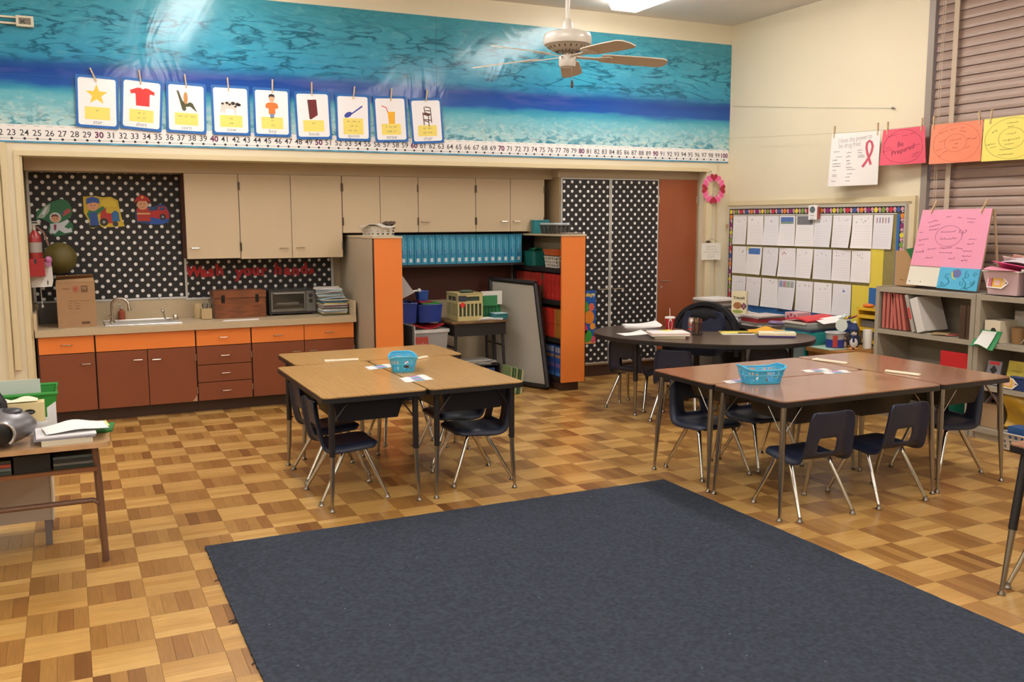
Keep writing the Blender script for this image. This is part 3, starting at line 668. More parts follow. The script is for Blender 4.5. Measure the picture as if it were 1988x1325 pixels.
MB().tube([(-.185, 7.855, 1.51), (-.14, 7.85, 1.47), (-.118, 7.845, 1.40), (-.11, 7.845, 1.37)], .0075, 8).build('hose', mat('hose', '#7a5648', .6), t, smooth=True)
t = thing('red_holder', 'red box holder below the fire extinguisher', 'holder', (-.21, 7.93, 1.14))
MB().box(-.249, -.145, 7.803, 7.808, 1.142, 1.275).box(-.249, -.245, 7.808, 7.902, 1.142, 1.275).box(-.149, -.145, 7.808, 7.902, 1.142, 1.275).box(-.245, -.149, 7.808, 7.902, 1.142, 1.147).build('box', mat('holder_red', '#961a1e', .4), t, bevel=0)
MB().prism([(-.215, 1.27), (-.195, 1.27), (-.2, 1.235), (-.21, 1.235)], 0, .001, F_back(0, 7.8025, 0)).build('tag', c_blk, t)
tag(MB().ball((-.118, 7.86, 1.262), (.026, .022, .028), 10, 7).box(-.135, -.10, 7.845, 7.875, 1.215, 1.25).build('pink_gadget', mat('gadget_pink', '#b06a98', .5), smooth=True), 'small pink and white plastic bottle beside the red holder', 'bottle')
t = tag(MB().ball((-.04, 8.19, 1.262), .124, 24, 16).build('rubber_ball', mat('ball_olive', '#5d5220', .55, var=.12, vscale=14, bump=.3, bscale=160), smooth=True), 'olive brown playground ball resting on the tall cardboard box', 'ball')

# polka dot boards
bw = mat('board_strip_white', '#c9c7c4', .5)
t = thing('dotted_board', 'large bulletin board covered in black paper with white polka dots over the sink', 'bulletin board', (.3, NY-.02, .905))
MB().box(-.235, .905, NY-.022, NY-.002, .905, 2.02).build('dotted_paper', mat_dots('dots_large', -.045-.3, 1.947-.905+.0), t)
MB().box(-.247, -.228, NY-.028, NY-.004, .905, 2.02).build('edge_strip', bw, t); MB().box(-.227, .904, NY-.03, NY-.004, .896, .912).build('edge_strip', bw, t)
for i in range(2): MB().tube([(.40+.29*i, NY-.032, .904), (.40+.29*i, NY-.029, .904)], .004, 8).build('screw', c_blk, t)
t = thing('dotted_board', 'low polka dot board with red cut-out letters below the wall cabinets', 'bulletin board', (1.54, NY-.02, .90))
MB().box(.925, 2.165, NY-.022, NY-.002, .90, 1.26).build('dotted_paper', mat_dots('dots_small', 1.054-1.54, 1.066-.90), t)
MB().box(.905, .923, NY-.030, NY-.004, .90, 1.26).build('edge_strip', bw, t); MB().box(.905, 1.16, NY-.03, NY-.004, .882, .899).build('edge_strip', bw, t); MB().box(2.166, 2.186, NY-.030, NY-.004, .90, 1.26).build('edge_strip', bw, t)
let_m = mat('cutout_red', '#b02226', .6)
words = [('Wash', [(.978, 1.120, .108, -5), (1.062, 1.116, .112, 3), (1.120, 1.118, .115, -2), (1.192, 1.127, .115, 3)]),
         ('your', [(1.356, 1.105, .125, -4), (1.428, 1.117, .115, 0), (1.498, 1.118, .115, 4), (1.566, 1.114, .115, 0)]),
         ('hands', [(1.690, 1.124, .118, -3), (1.772, 1.113, .112, 0), (1.847, 1.108, .115, -3), (1.920, 1.121, .118, 4), (1.988, 1.101, .105, 8)])]
for w_, ls in words:
    for i, (ch, (x, z, sz, a)) in enumerate(zip(w_, ls)):
        M = F_back(x, NY-.0262, z, math.radians(a)); vs, fs = text_pts(ch, sz*1.10, .007)
        b = MB().add([(v[0], v[1], .0015) for v in vs], fs, M).add([(v[0], v[1], 0) for v in vs], [tuple(reversed(f)) for f in fs], M)
        tag(b.build('cutout_letter', let_m), 'red cut-out letter "%s", %s letter of the word "%s" on the dotted board' % (ch, ORD[i], w_), 'letter', 'red cut-out letters')
# three cut-out figures pinned on the big board
def cutout(name, label, x, z, pieces):
    t = thing(name, label, 'cutout', (x, NY-.024, z-.14), 'helper cut-outs on the dotted board')
    M = F_back(x, NY-.0235, z)
    for i, (pn, c, pts) in enumerate(pieces):
        MB().prism(pts, .0006*i, .0006*i+.0006, M).build(pn, mat('cut_'+c.strip('#'), c, .45), t)
E_ = lambda x, y, r, ry=None, n=14: circ(x, y, r, n, ry)
cutout('astronaut_cutout', 'paper cut-out of an astronaut with a green space shuttle and flag', -.065, 1.580, [
    ('backing', '#1f6b44', [(-.13, -.02), (-.12, .05), (-.02, .12), (.06, .15), (.11, .13), (.135, .07), (.13, .02), (.10, -.01), (.135, -.06), (.13, -.12), (.06, -.14), (.0, -.15), (-.05, -.11), (-.03, -.04), (-.09, -.01)]),
    ('shuttle', '#9fb0aa', [(-.12, .0), (-.055, .095), (-.02, .11), (-.03, .05), (-.075, -.005)]), ('shuttle_window', '#dfe4e2', [(-.085, .03), (-.05, .085), (-.04, .08), (-.07, .02)]),
    ('flag_stripes', '#b04a48', [(.05, .035), (.11, .075), (.128, .05), (.07, .01)]), ('flag_blue', '#4a5a8a', [(.05, .035), (.07, .05), (.08, .035), (.062, .022)]),
    ('helmet', '#c8cdd0', E_(.01, -.0, .042)), ('face', '#d9a07c', E_(.01, -.008, .033, .03)), ('eye', '#2a2220', E_(0, -.006, .004)), ('eye', '#2a2220', E_(.02, -.006, .004)), ('smile', '#7a3a30', [(-.004, -.020), (.010, -.026), (.024, -.020), (.010, -.023)]), ('hair', '#6a3a24', [(-.022, .0), (-.012, .024), (.02, .026), (.04, .004), (.02, .008), (0, .01)]),
    ('suit', '#c9cfd6', [(-.03, -.05), (.045, -.04), (.095, -.015), (.11, -.03), (.07, -.075), (.10, -.09), (.12, -.08), (.125, -.115), (.07, -.125), (.03, -.10), (.0, -.13), (-.04, -.12), (-.03, -.085)]), ('suit_stripe', '#8a2f4a', [(-.005, -.055), (.015, -.055), (.01, -.10), (-.005, -.10)])])
cutout('train_driver_cutout', 'paper cut-out of a train driver in blue overalls beside a red engine', .300, 1.618, [
    ('backing', '#d2b42c', [(-.145, .13), (-.05, .135), (0, .125), (.06, .13), (.115, .10), (.12, .05), (.135, -.04), (.155, -.11), (.06, -.115), (-.02, -.115), (-.105, -.125), (-.115, -.06), (-.145, .0)]),
    ('smoke', '#e0c63c', [(-.02, .10), (.05, .12), (.10, .09), (.10, .05), (.02, .05), (-.01, .06)]),
    ('engine', '#b5332c', [(-.03, -.09), (-.02, .02), (.02, .04), (.02, .0), (.09, -.01), (.10, -.08)]), ('boiler', '#2f6aa0', [(.06, .0), (.09, .02), (.115, .0), (.12, -.07), (.06, -.07)]),
    ('wheel', '#2a2a2c', E_(.0, -.075, .032)), ('wheel', '#3a3a3c', E_(.085, -.09, .022)), ('hub', '#9a9a9a', E_(.0, -.075, .012)),
    ('sleeve', '#2a7a4a', [(-.125, -.01), (-.10, .03), (-.06, .02), (.0, .055), (.01, .035), (-.05, -.02), (-.11, -.05)]), ('overalls', '#2a4f9a', [(-.105, -.11), (-.105, .0), (-.05, .005), (-.035, -.11)]),
    ('boots', '#23201e', [(-.11, -.118), (-.11, -.10), (-.03, -.10), (-.02, -.118)]), ('face', '#e0a47e', E_(-.075, .055, .042, .04)), ('eye', '#2a2220', E_(-.088, .06, .004)), ('eye', '#2a2220', E_(-.062, .06, .004)), ('smile', '#7a3a30', [(-.092, .042), (-.075, .032), (-.058, .042), (-.075, .036)]), ('cap', '#2c57a8', [(-.125, .07), (-.12, .115), (-.075, .13), (-.03, .115), (-.025, .075), (-.07, .085)])])
cutout('firefighter_cutout', 'paper cut-out of a firefighter in a red helmet with a fire truck', .668, 1.640, [
    ('backing', '#24437a', [(-.12, -.10), (-.13, -.02), (-.10, .02), (.02, .03), (.08, .055), (.12, .03), (.145, -.03), (.13, -.10), (.06, -.12), (-.03, -.115)]),
    ('puddle', '#2356b4', [(-.02, -.115), (-.01, -.06), (.12, -.06), (.135, -.085), (.09, -.115)]),
    ('truck', '#bf2a2a', [(-.02, -.055), (-.02, -.01), (.045, .0), (.055, .03), (.11, .03), (.135, -.02), (.135, -.07), (.05, -.07)]), ('truck_window', '#34508f', [(.06, .0), (.065, .022), (.10, .022), (.105, .0)]), ('wheel', '#232326', E_(.085, -.055, .025)), ('hub', '#8d94a0', E_(.085, -.055, .012)),
    ('coat', '#b8342c', [(-.115, -.09), (-.115, .015), (-.02, .015), (-.01, -.09)]), ('coat_stripe', '#d8b070', [(-.115, -.035), (-.115, -.022), (-.015, -.022), (-.012, -.035)]),
    ('face', '#e2a880', E_(-.068, .045, .044, .042)), ('eye', '#2a2220', E_(-.082, .05, .004)), ('eye', '#2a2220', E_(-.055, .05, .004)), ('smile', '#7a3a30', [(-.086, .030), (-.068, .020), (-.050, .030), (-.068, .024)]), ('helmet', '#c12a26', [(-.135, .055), (-.115, .10), (-.07, .13), (-.02, .10), (.0, .055), (-.03, .075), (-.105, .075)]), ('badge', '#e8c86a', E_(-.068, .105, .01))])

# ---------------------------------------------------------------- wall cabinets
def wall_unit(x0, x1, z0, label, doors):
    t = thing('wall_cabinet', label, 'cabinet', ((x0+x1)/2, 8.2, z0), 'beige wall cabinets')
    MB().box(x0, x1, 8.068, NY-.002 if z0 > 1.3 else NY-.034, z0, 1.936).build('carcass', mat('cabinet_inside', '#5b3626', .6), t)
    for a, c_, hx, hinge in doors:
        d = MB().box(a+.0025, c_-.0025, 8.05, 8.067, z0+.001, 1.934).build('door', cab_bg, t, bevel=.0015)
        if hx: pull(hx, z0+(.088 if z0 < 1.3 else .094), 8.05, d, .07)
        hz_ = (z0+.10, 1.936-.10)
        for hz in hz_: MB().tube([(hinge, 8.0455, hz-.034), (hinge, 8.0455, hz+.034)], .0062, 6).build('hinge', mat('hinge_dark', '#5a5046', .35, .8), d)
    return t
wall_unit(.898, 1.326, 1.240, 'tall beige wall cabinet with one door, beside the dotted board', [(.898, 1.326, .963, 1.326)])
wall_unit(1.327, 2.200, 1.232, 'tall beige wall cabinet with a pair of doors, above the toaster oven', [(1.327, 1.757, 1.687, 1.331), (1.757, 2.200, 1.828, 2.197)])
wall_unit(2.203, 2.903, 1.442, 'short beige wall cabinet over the left bookcase end', [(2.203, 2.546, None, 2.207), (2.546, 2.903, None, 2.899)])
wall_unit(2.904, 3.468, 1.442, 'short beige wall cabinet with a single door above the teal boxes', [(2.904, 3.468, 2.965, 3.464)])
wall_unit(3.469, 4.188, 1.442, 'short beige wall cabinet with a pair of narrow doors beside the wardrobe', [(3.469, 3.824, 3.757, 3.473), (3.824, 4.188, 3.886, 4.184)])

# ---------------------------------------------------------------- wardrobe
wf = mat('door_edge_white', '#bdb9b2', .45)
t = thing('wardrobe', 'tall built-in wardrobe with two polka dot doors and one brown door', 'wardrobe', (5.08, 8.14, 0))
MB().box(4.285, 5.90, 7.925, NY-.002, .115, 1.951).build('carcass', mat('wardrobe_carcass', '#b29b78', .5), t)
MB().box(4.285, 5.90, 7.955, NY-.002, 0, .115).build('toe_kick', toe_m, t)
dz0 = .135
for i, (a, c_, dm) in enumerate(((4.292, 4.838, mat_dots('dots_door_left', 4.453-5.08, 1.866)), (4.842, 5.404, mat_dots('dots_door_right', 4.859-5.08, 1.869)))):
    d = MB().box(a, c_, 7.903, 7.924, dz0, 1.948).build('door', wf, t, bevel=.002)
    MB().box(a+.014, c_-.014, 7.9005, 7.904, dz0+.014, 1.936).build('dotted_paper', dm, d)
    hx = c_-.085 if i == 0 else a+.085
    MB().tube([(hx-.06, 7.90, .872), (hx-.055, 7.872, .872), (hx+.055, 7.872, .872), (hx+.06, 7.90, .872)], .005, 6).build('handle', chrome, d)
    for hz in (.45, 1.75): MB().tube([(a-.001 if i == 0 else c_+.001, 7.899, hz-.035), (a-.001 if i == 0 else c_+.001, 7.899, hz+.035)], .006, 6).build('hinge', chrome, d)
d = MB().box(5.410, 5.872, 7.903, 7.924, dz0, 1.95).build('door', mat('door_brown', '#97502f', .4, var=.05, vscale=3), t, bevel=.002); d['label'] = 'plain reddish brown door'
MB().tube([(5.44, 7.902, .93), (5.445, 7.88, .93), (5.53, 7.88, .93), (5.535, 7.902, .93)], .005, 6).build('handle', chrome, d)
MB().tube([(5.45, 7.9025, .87), (5.45, 7.895, .87)], .011, 10).build('lock', chrome, d)
for hz in (.45, 1.75): MB().tube([(5.869, 7.899, hz-.035), (5.869, 7.899, hz+.035)], .006, 6).build('hinge', chrome, d)
# birthday poster on the left wardrobe door
t = thing('birthday_poster', 'birthday poster with bright balloon shapes on the dotted wardrobe door', 'poster', (4.55, 7.897, .36))
Mp = F_back(4.545, 7.8985, .60)
MB().box(-.135, .135, -.26, .265, -.0010, 0, Mp).build('sheet', mat('poster_blue', '#2358a8', .4, var=.2, vscale=25), t)
text('Birthday', .052, Mp @ Matrix.Translation((.005, .222, .0005)), mat('poster_letter', '#e6c64a', .5), t, bold=.002)
for x, y, r, c_ in ((-.085, .09, .05, '#d8408a'), (.0, .10, .055, '#3f9a3a'), (.085, .10, .035, '#e06a5a'), (-.07, -.01, .065, '#e6d82c'), (.06, -.0, .058, '#e8872c'), (-.02, -.115, .062, '#d8307a'), (-.095, -.20, .05, '#e0d62e'), (.04, -.185, .055, '#3d9838'), (.10, -.09, .03, '#e89a30'), (-.10, -.10, .04, '#e8742c'), (.105, -.22, .03, '#c84a6a')):
    MB().prism(circ(x, y, r, 16, r*1.12), .0003, .0008+.0003*(r > .05), Mp).build('balloon', mat('balloon_'+c_[1:], c_, .45), t)
MB().box(-.135, .135, -.262, -.235, .0002, .0006, Mp).build('bottom_band', mat('poster_sand', '#d8904a', .5), t)
MB().prism([(.07, .20), (.09, .235), (.125, .23), (.12, .20), (.115, .225), (.105, .19), (.1, .225), (.085, .195)], .0004, .0009, Mp).build('crown', mat('poster_crown', '#e8dc9a', .5), t)
# wreath and little sign on the pier
t = thing('heart_wreath', 'wreath of red and pink paper hearts hanging on the right pier', 'wreath', (5.953, WY-.055, 1.70))
hp = []
for i in range(25):
    a = 2*PI*i/24; hp.append((16*math.sin(a)**3/17, (13*math.cos(a)-5*math.cos(2*a)-2*math.cos(3*a)-math.cos(4*a))/17))
hp = hp[:-1]
hc = [mat('heart_red', '#a82038', .6), mat('heart_pink', '#e8649c', .6), mat('heart_pale', '#e89aac', .6)]
for i in range(16):
    a = PI/2-2*PI*i/16; rad = .116; q = [0, 1, 2, 1][i % 4] if i % 4 else 0
    q = 0 if i % 4 == 0 else (1 if i % 4 == 1 else 2 if i % 4 in (2,) else 1)
    Mh = F_back(5.953, WY-.058-.003*(i % 4 == 0)-.0014*(i % 2), 1.857) @ Matrix.Translation((rad*.97*math.cos(a), rad*math.sin(a), 0)) @ Matrix.Rotation(a-PI/2, 4, 'Z')
    MB().prism([(x*.047, y*.047) for x, y in hp], 0, .0012, Mh).build('paper_heart', hc[q], t)
MB().lathe([(.105, -.001), (.105, .001), (.125, .001), (.125, -.001), (.105, -.001)], 32, F_back(5.953, WY-.0545, 1.857), cap=False).build('ring', hc[2], t)
MB().tube([(5.953, WY-.056, 1.965), (5.955, WY-.01, 2.035)], .001, 5).build('thread', tape_m, t); MB().tube([(5.955, WY-.012, 2.035), (5.955, WY-.0, 2.035)], .004, 6).build('nail', c_blk, t)
t = thing('hanging_sign', 'small white wooden sign with lettering hanging from a wire on the right pier', 'sign', (5.935, WY-.06, 1.142))
MB().box(5.818, 6.055, WY-.068, WY-.054, 1.142, 1.312).build('board', mat('sign_white', '#e2ddd0', .6), t, bevel=.003)
b = MB(); Ms = F_back(5.936, WY-.0685, 1.227); rng = random.Random(5)
for r_, n_ in ((.052, 4), (.024, 4), (-.004, 6), (-.03, 3), (-.054, 3)):
    for i in range(n_): scribble(b, (i-(n_-1)/2)*.033, r_, .028, .016, Ms, rng, lw=.0022)
b.build('lettering', ink, t)
MB().tube([(5.84, WY-.06, 1.312), (5.95, WY-.052, 1.36), (6.035, WY-.06, 1.312)], .0015, 5).build('wire', steel, t)
MB().ball((5.90, WY-.064, 1.325), (.032, .01, .012), 8, 6).build('sprig', mat('sprig', '#4a4034', .7), t)
# ---------------------------------------------------------------- more things on the counter
chest_m = mat_wood('chest_wood', '#643419', '#824824', (1.2, 14, 16), .4, .2)
t = thing('wooden_chest', 'reddish brown wooden chest with two dark latches on the counter', 'chest', (1.305, 8.16, zc))
MB().box(1.093, 1.516, 8.045, 8.27, zc+.001, .905).build('chest_body', chest_m, t, bevel=.003)
MB().box(1.090, 1.519, 8.042, 8.273, .909, .968).build('lid', chest_m, t, bevel=.005)
for x in (1.165, 1.443): MB().box(x-.014, x+.014, 8.036, 8.044, .87, .935).build('latch', mat('latch_black', '#23201e', .4, .6), t, bevel=.002)
b = MB()
for i in range(10):
    for x in (1.0915, 1.509): b.box(x-.0, x+.009, 8.0435, 8.046, zc+.006+.016*i, zc+.014+.016*i)
b.build('dovetails', mat('chest_dark', '#4a2412', .5), t)
ov = mat('oven_black', '#2c2b2b', .35); ovs = mat('oven_grey', '#76736f', .35, .5)
t = thing('toaster_oven', 'black toaster oven with a glass door and two knobs on the counter', 'oven', (1.74, 8.21, zc))
MB().box(1.552, 1.955, 8.085, 8.34, zc+.014, .962).build('body', ov, t, bevel=.008)
for x in (1.57, 1.935):
    for y in (8.10, 8.32): MB().lathe([(.012, 0), (.010, .014)], 8, None, 0, (x, y, zc+.001)).build('foot', ov, t)
d = MB().box(1.566, 1.862, 8.072, 8.084, zc+.035, .942).build('door_frame', ovs, t, bevel=.002)
MB().box(1.580, 1.848, 8.0695, 8.073, zc+.055, .922).build('glass', mat('oven_glass', '#1c1c1b', .08, spec=.8), d)
MB().tube([(1.585, 8.07, .935), (1.585, 8.05, .932), (1.843, 8.05, .932), (1.843, 8.07, .935)], .005, 6).build('handle', steelm, d)
b = MB()
for z in (.795, .83): b.box(1.592, 1.838, 8.067, 8.0695, z, z+.003)
b.box(1.61, 1.80, 8.0665, 8.0695, .838, .850); b.build('rack', ovs, t)
for z in (.905, .858): MB().lathe([(.019, 0), (.016, .016), (.0, .017)], 14, frame((1.908, 8.084, z), (1, 0, 0), (0, 0, 1))).build('knob', ov, t, smooth=True)
MB().box(1.868, 1.950, 8.080, 8.0845, zc+.03, .945).build('control_panel', ovs, t)
# stack of folders, magazines and loose sheets: each its own thing
rng = random.Random(11); z = zc+.0015
cols = ['#4c4a30', '#8a7a52', '#c9c4b0', '#7a8a9a', '#e2ded2', '#9a9486', '#3c4a56', '#ded9cc', '#7c2f3a', '#b4b4ac', '#d8c048', '#3a5a7a', '#1d4460', '#c0b49c']
for i, c_ in enumerate(cols):
    h = rng.choice((.007, .009, .011)); dx, dy = rng.uniform(-.012, .012), rng.uniform(-.015, .01)
    M = Matrix.Translation((2.078+dx*.6, 8.0+dy, z)) @ Matrix.Rotation(rng.uniform(-.1, .1), 4, 'Z')
    t = tag(MB().box(-.108, .108, -.10, .10, 0, h, M).build('folder', mat('stack_'+c_[1:], c_, .6, var=.1, vscale=40), bevel=.0012), 'flat folder or book, %s from the bottom of the stack beside the toaster oven' % ORD[i], 'folder', 'stack of folders and books at the end of the counter')
    z += h+.0004
z1 = z
for i in range(9):
    h = .011; M = Matrix.Translation((2.085-.005*i+rng.uniform(-.006, .006), 8.05+rng.uniform(-.01, .01), z)) @ Matrix.Rotation(-.16+rng.uniform(-.1, .1), 4, 'Z')
    fn = lambda u, v: M @ Vector(((u-.5)*.22, (v-.5)*.2, .012*math.sin(u*3+i)*.4+.012*u+.006))
    tag(MB().sheet(fn, 8, 2, .008).build('paper_pad', mat('pad_%d' % (i % 3), ['#9cb8c4', '#b4b4b4', '#c4c0b8'][i % 3], .7, var=.1, vscale=60)), 'ragged grey paper pad, %s from the bottom of the pile on the folder stack' % ORD[i], 'papers', 'pile of ragged papers on the folder stack')
    z += h
tag(MB().prism([(-.16, -.05), (.13, -.05), (.15, .05), (-.13, .05)], zc+.0008, zc+.002, Matrix.Translation((1.28, 7.86, 0))).build('paper_sheet', paper), 'single white paper lying on the counter in front of the wooden chest', 'paper')
kraft = mat('kraft_tan', '#b39a70', .8)
t = thing('pen_box', 'small tan box of pens and tools left of the wooden chest', 'box', (1.03, 8.09, zc))
b = MB(); b.box(.99, 1.07, 8.03, 8.034, zc+.001, .83).box(.99, 1.07, 8.10, 8.104, zc+.001, .83).box(.99, .994, 8.034, 8.10, zc+.001, .83).box(1.066, 1.07, 8.034, 8.10, zc+.001, .83).box(.99, 1.07, 8.03, 8.104, zc+.001, zc+.004)
b.build('box_body', kraft, t)
for i in range(5): tag(MB().tube([(1.005+.012*i, 8.05+.01*(i % 3), zc+.006), (1.0+.02*i, 8.04+.012*(i % 3), .87+.012*(i % 2))], .004, 6).build('pen', mat('pen_%d' % (i % 2), ['#2c2a2c', '#6a6f78'][i % 2], .5)), 'dark pen standing in the small tan box, %s from the left' % ORD[i], 'pen', 'pens in the small tan box')
t = thing('paper_bag', 'round tan canister behind the box of pens', 'canister', (.99, 8.18, zc))
MB().lathe([(.04, 0), (.04, .11), (.03, .125), (.03, .128), (.0, .13)], 16, None, 0, (.985, 8.19, zc+.001)).build('canister_body', kraft, t, smooth=True)

# ---------------------------------------------------------------- the two bookcases that stick out of the alcove
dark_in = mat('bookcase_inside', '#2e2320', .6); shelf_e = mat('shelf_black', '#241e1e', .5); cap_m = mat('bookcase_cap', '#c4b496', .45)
def bookcase(x0, x1, open_left, label):
    t = thing('bookcase', label, 'bookcase', ((x0+x1)/2, 7.85, 0), 'bookcases with orange ends')
    y0, y1 = 7.322, 8.34
    MB().box(x0, x1, y0, y0+.02, .085, 1.405).build('end_panel', cab_or, t, bevel=.002)
    xb = x1 if open_left else x0
    MB().box(xb-.015 if open_left else xb, xb if open_left else xb+.015, y0+.021, y1, .085, 1.405).build('back_panel', cab_bg2, t)
    bx0, bx1 = (x0+.003, x1-.016) if open_left else (x0+.016, x1-.003)
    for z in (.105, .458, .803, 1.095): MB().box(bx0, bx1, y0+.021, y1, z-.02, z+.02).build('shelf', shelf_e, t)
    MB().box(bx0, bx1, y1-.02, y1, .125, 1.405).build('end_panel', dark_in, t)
    MB().box(x0-.006, x1+.006, y0-.006, min(y1, NY-.04), 1.406, 1.422).build('top', cap_m, t, bevel=.002)
    MB().box(bx0+.02, bx1-.02, y0+.06, y1, 0, .085).build('toe_kick', toe_m, t)
    MB().box(x1-.004 if open_left else x0-.004, x1+.002 if open_left else x0+.004, y0-.001, y0+.022, .085, 1.405).build('edge_band', cab_edge, t)
    return t
bookcase(2.252, 2.492, False, 'bookcase with an orange end panel and its plain grey back to the counter')
bookcase(3.985, 4.228, True, 'bookcase with an orange end panel and shelves full of red and blue books')
# red reader books etc. standing on its shelves, spines to the left
def book_row(z, ya, yb, n, h, fn, kind, nm):
    """from far (ya) to near (yb)"""
    st_ = (ya-yb)/n
    for i in range(n):
        y = ya-st_*(i+.5); hh, spine, bands = fn(i)
        t = thing('book', '%s, %s from the far end' % (kind, ORD[i]), 'book', (4.05, y, z), nm)
        MB().box(4.008+.003*(i % 2), 4.20, y-st_*.46, y+st_*.46, z+.0008, z+hh).build('cover', mat('bk_'+spine[1:], spine, .5), t)
        for (f0, f1, c_) in bands: MB().box(4.0062+.003*(i % 2), 4.009+.003*(i % 2), y-st_*.44, y+st_*.44, z+hh*f0, z+hh*f1).build('spine_band', mat('bk_'+c_[1:], c_, .5), t)
rng = random.Random(4)
book_row(.824, 8.30, 7.86, 16, .24, lambda i: (.232+rng.uniform(-.003, .003), '#a5352a', [(.18, .36, '#6e5872'), (.62, .70, '#b8563c')]), 'thin red purple-banded reader on the upper niche shelf', 'thin red readers on the upper shelf')
book_row(.824, 7.855, 7.36, 12, .24, lambda i: (.236 if i != 2 else .228, '#b02a24' if i != 2 else '#4e4a2c', [(.10, .2, '#c63a2c')] if i % 2 else [(.55, .75, '#a02420')]), 'thick red textbook on the upper niche shelf', 'thick red books on the upper shelf')
book_row(.479, 8.28, 7.80, 14, .26, lambda i: (.255+rng.uniform(-.006, .006), '#6a2c34', [(.70, .92, '#a88a60'), (.25, .45, '#5a4c70')]), 'maroon storybook with cream top on the middle niche shelf', 'maroon books on the middle shelf')
book_row(.479, 7.79, 7.36, 9, .26, lambda i: (.262, '#bf3122' if i < 6 else '#a06a2a', [(.46, .48, '#8a2018')]), 'red or ochre workbook on the middle niche shelf', 'red and ochre workbooks on the middle shelf')
book_row(.126, 8.26, 7.36, 30, .28, lambda i: (.275+rng.uniform(-.004, .004), '#2a4f94' if i not in (16, 25) else '#1d2a4a', [(.02, .12, '#4a7ec0'), (.30, .42, '#7a5a94'), (.62, .72, '#a87c50'), (.80, .97, '#8a8c98')] if i not in (16, 25) else []), 'blue banded reader on the bottom niche shelf', 'blue banded readers on the bottom shelf')
tag(MB().box(3.9825, 3.9845, 7.93, 8.0, .79, .815).build('shelf_label', mat('label_dull', '#8d8578', .6)), 'small white shelf label stuck under the red readers', 'label')
# top shelf of that bookcase
def lath_basket(name, label, x0, x1, y0, y1, z0, z1, m, flare=.02, cat='basket', holes=True, parent_col=None):
    """open plastic basket: floor, four slotted walls and a rolled rim"""
    t = thing(name, label, cat, ((x0+x1)/2, (y0+y1)/2, z0))
    f = flare; th = .003
    cx, cy = (x0+x1)/2, (y0+y1)/2
    def ring(z, s):
        return rrect(x0-s, x1+s, y0-s, y1+s, .018)
    b = MB(); zs = [z0, z0+.004, z1]; n = len(ring(0, 0))
    lo, hi = ring(z0, 0), ring(z1, f)
    H = z1-z0
    rows = [0, .12, .30, .42, .60, .72, .9, 1] if holes else [0, 1]
    pts = []
    seg = []                           # resample the outline so slots are regular
    def resample(poly, k):
        L_ = [0]
        for i in range(len(poly)):
            a, c_ = Vector(poly[i]), Vector(poly[(i+1) % len(poly)]); L_.append(L_[-1]+(c_-a).length)
        out = []
        for j in range(k):
            d = L_[-1]*j/k
            for i in range(len(poly)):
                if L_[i] <= d <= L_[i+1]:
                    u = (d-L_[i])/max(1e-9, L_[i+1]-L_[i]); a, c_ = Vector(poly[i]), Vector(poly[(i+1) % len(poly)]); out.append(a.lerp(c_, u)); break
        return out
    K = 44 if holes else 24
    lo, hi = resample(lo, K), resample(hi, K)
    for r_ in rows:
        for k_ in range(K): p = lo[k_].lerp(hi[k_], r_); pts.append((p.x, p.y, z0+H*r_+.0008))
    fs = []
    for i in range(len(rows)-1):
        for k_ in range(K):
            if holes and i in (1, 3, 5) and k_ % 2 == 0: continue
            fs.append((i*K+k_, i*K+(k_+1) % K, (i+1)*K+(k_+1) % K, (i+1)*K+k_))
    inner = [(cx+(p[0]-cx)*.965, cy+(p[1]-cy)*.965, p[2]+(.003 if i < K else 0)) for i, p in enumerate(pts)]
    k0 = len(pts); fs2 = [tuple(k0+q for q in reversed(f_)) for f_ in fs]
    b.add(pts+inner, fs+fs2+[tuple(range(K-1, -1, -1)), tuple(k0+q for q in range(K))])
    b.build('basket_wall', m, t, smooth=True)
    rp = [(p.x, p.y, z1) for p in hi]; rp += rp[:2]
    MB().tube(rp, .0055, 6, cap=False).build('rim', m, t, smooth=True)
    return t
bask_w = mat('basket_white', '#cfc8bc', .45); bask_g = mat('basket_grey', '#47433f', .5); teal_d = mat('bin_teal', '#1d6a62', .4); or_bin = mat('bin_orange', '#b8561e', .4)
lath_basket('plastic_bin', 'dark teal plastic bin at the far end of the bookcase top shelf', 4.02, 4.18, 7.95, 8.17, 1.116, 1.25, teal_d, .012, 'bin', False)
tag(MB().sheet(lambda u, v: (4.03+.15*u, 7.98+.16*v, 1.262+.025*math.sin(4*u+5*v)), 6, 6, .004).build('green_cloth', mat('cloth_green', '#1f6a48', .8)), 'green cloth heaped on the dark teal bin', 'cloth')
lath_basket('plastic_basket', 'white perforated basket on the bookcase top shelf', 4.01, 4.18, 7.46, 7.70, 1.116, 1.215, bask_w, .01)
lath_basket('plastic_tray', 'orange plastic tray stacked over the white perforated basket', 4.01, 4.18, 7.44, 7.72, 1.228, 1.275, or_bin, .01, 'tray', False)
tag(MB().box(4.03, 4.17, 7.36, 7.44, 1.117, 1.175).build('black_box', shelf_e, bevel=.004), 'low black box with papers at the near end of the bookcase top shelf', 'box')
tag(MB().box(4.02, 4.17, 7.355, 7.443, 1.1755, 1.182).build('paper_stack', mat('paper_tan', '#b09468', .7)), 'tan papers lying on the low black box', 'papers')
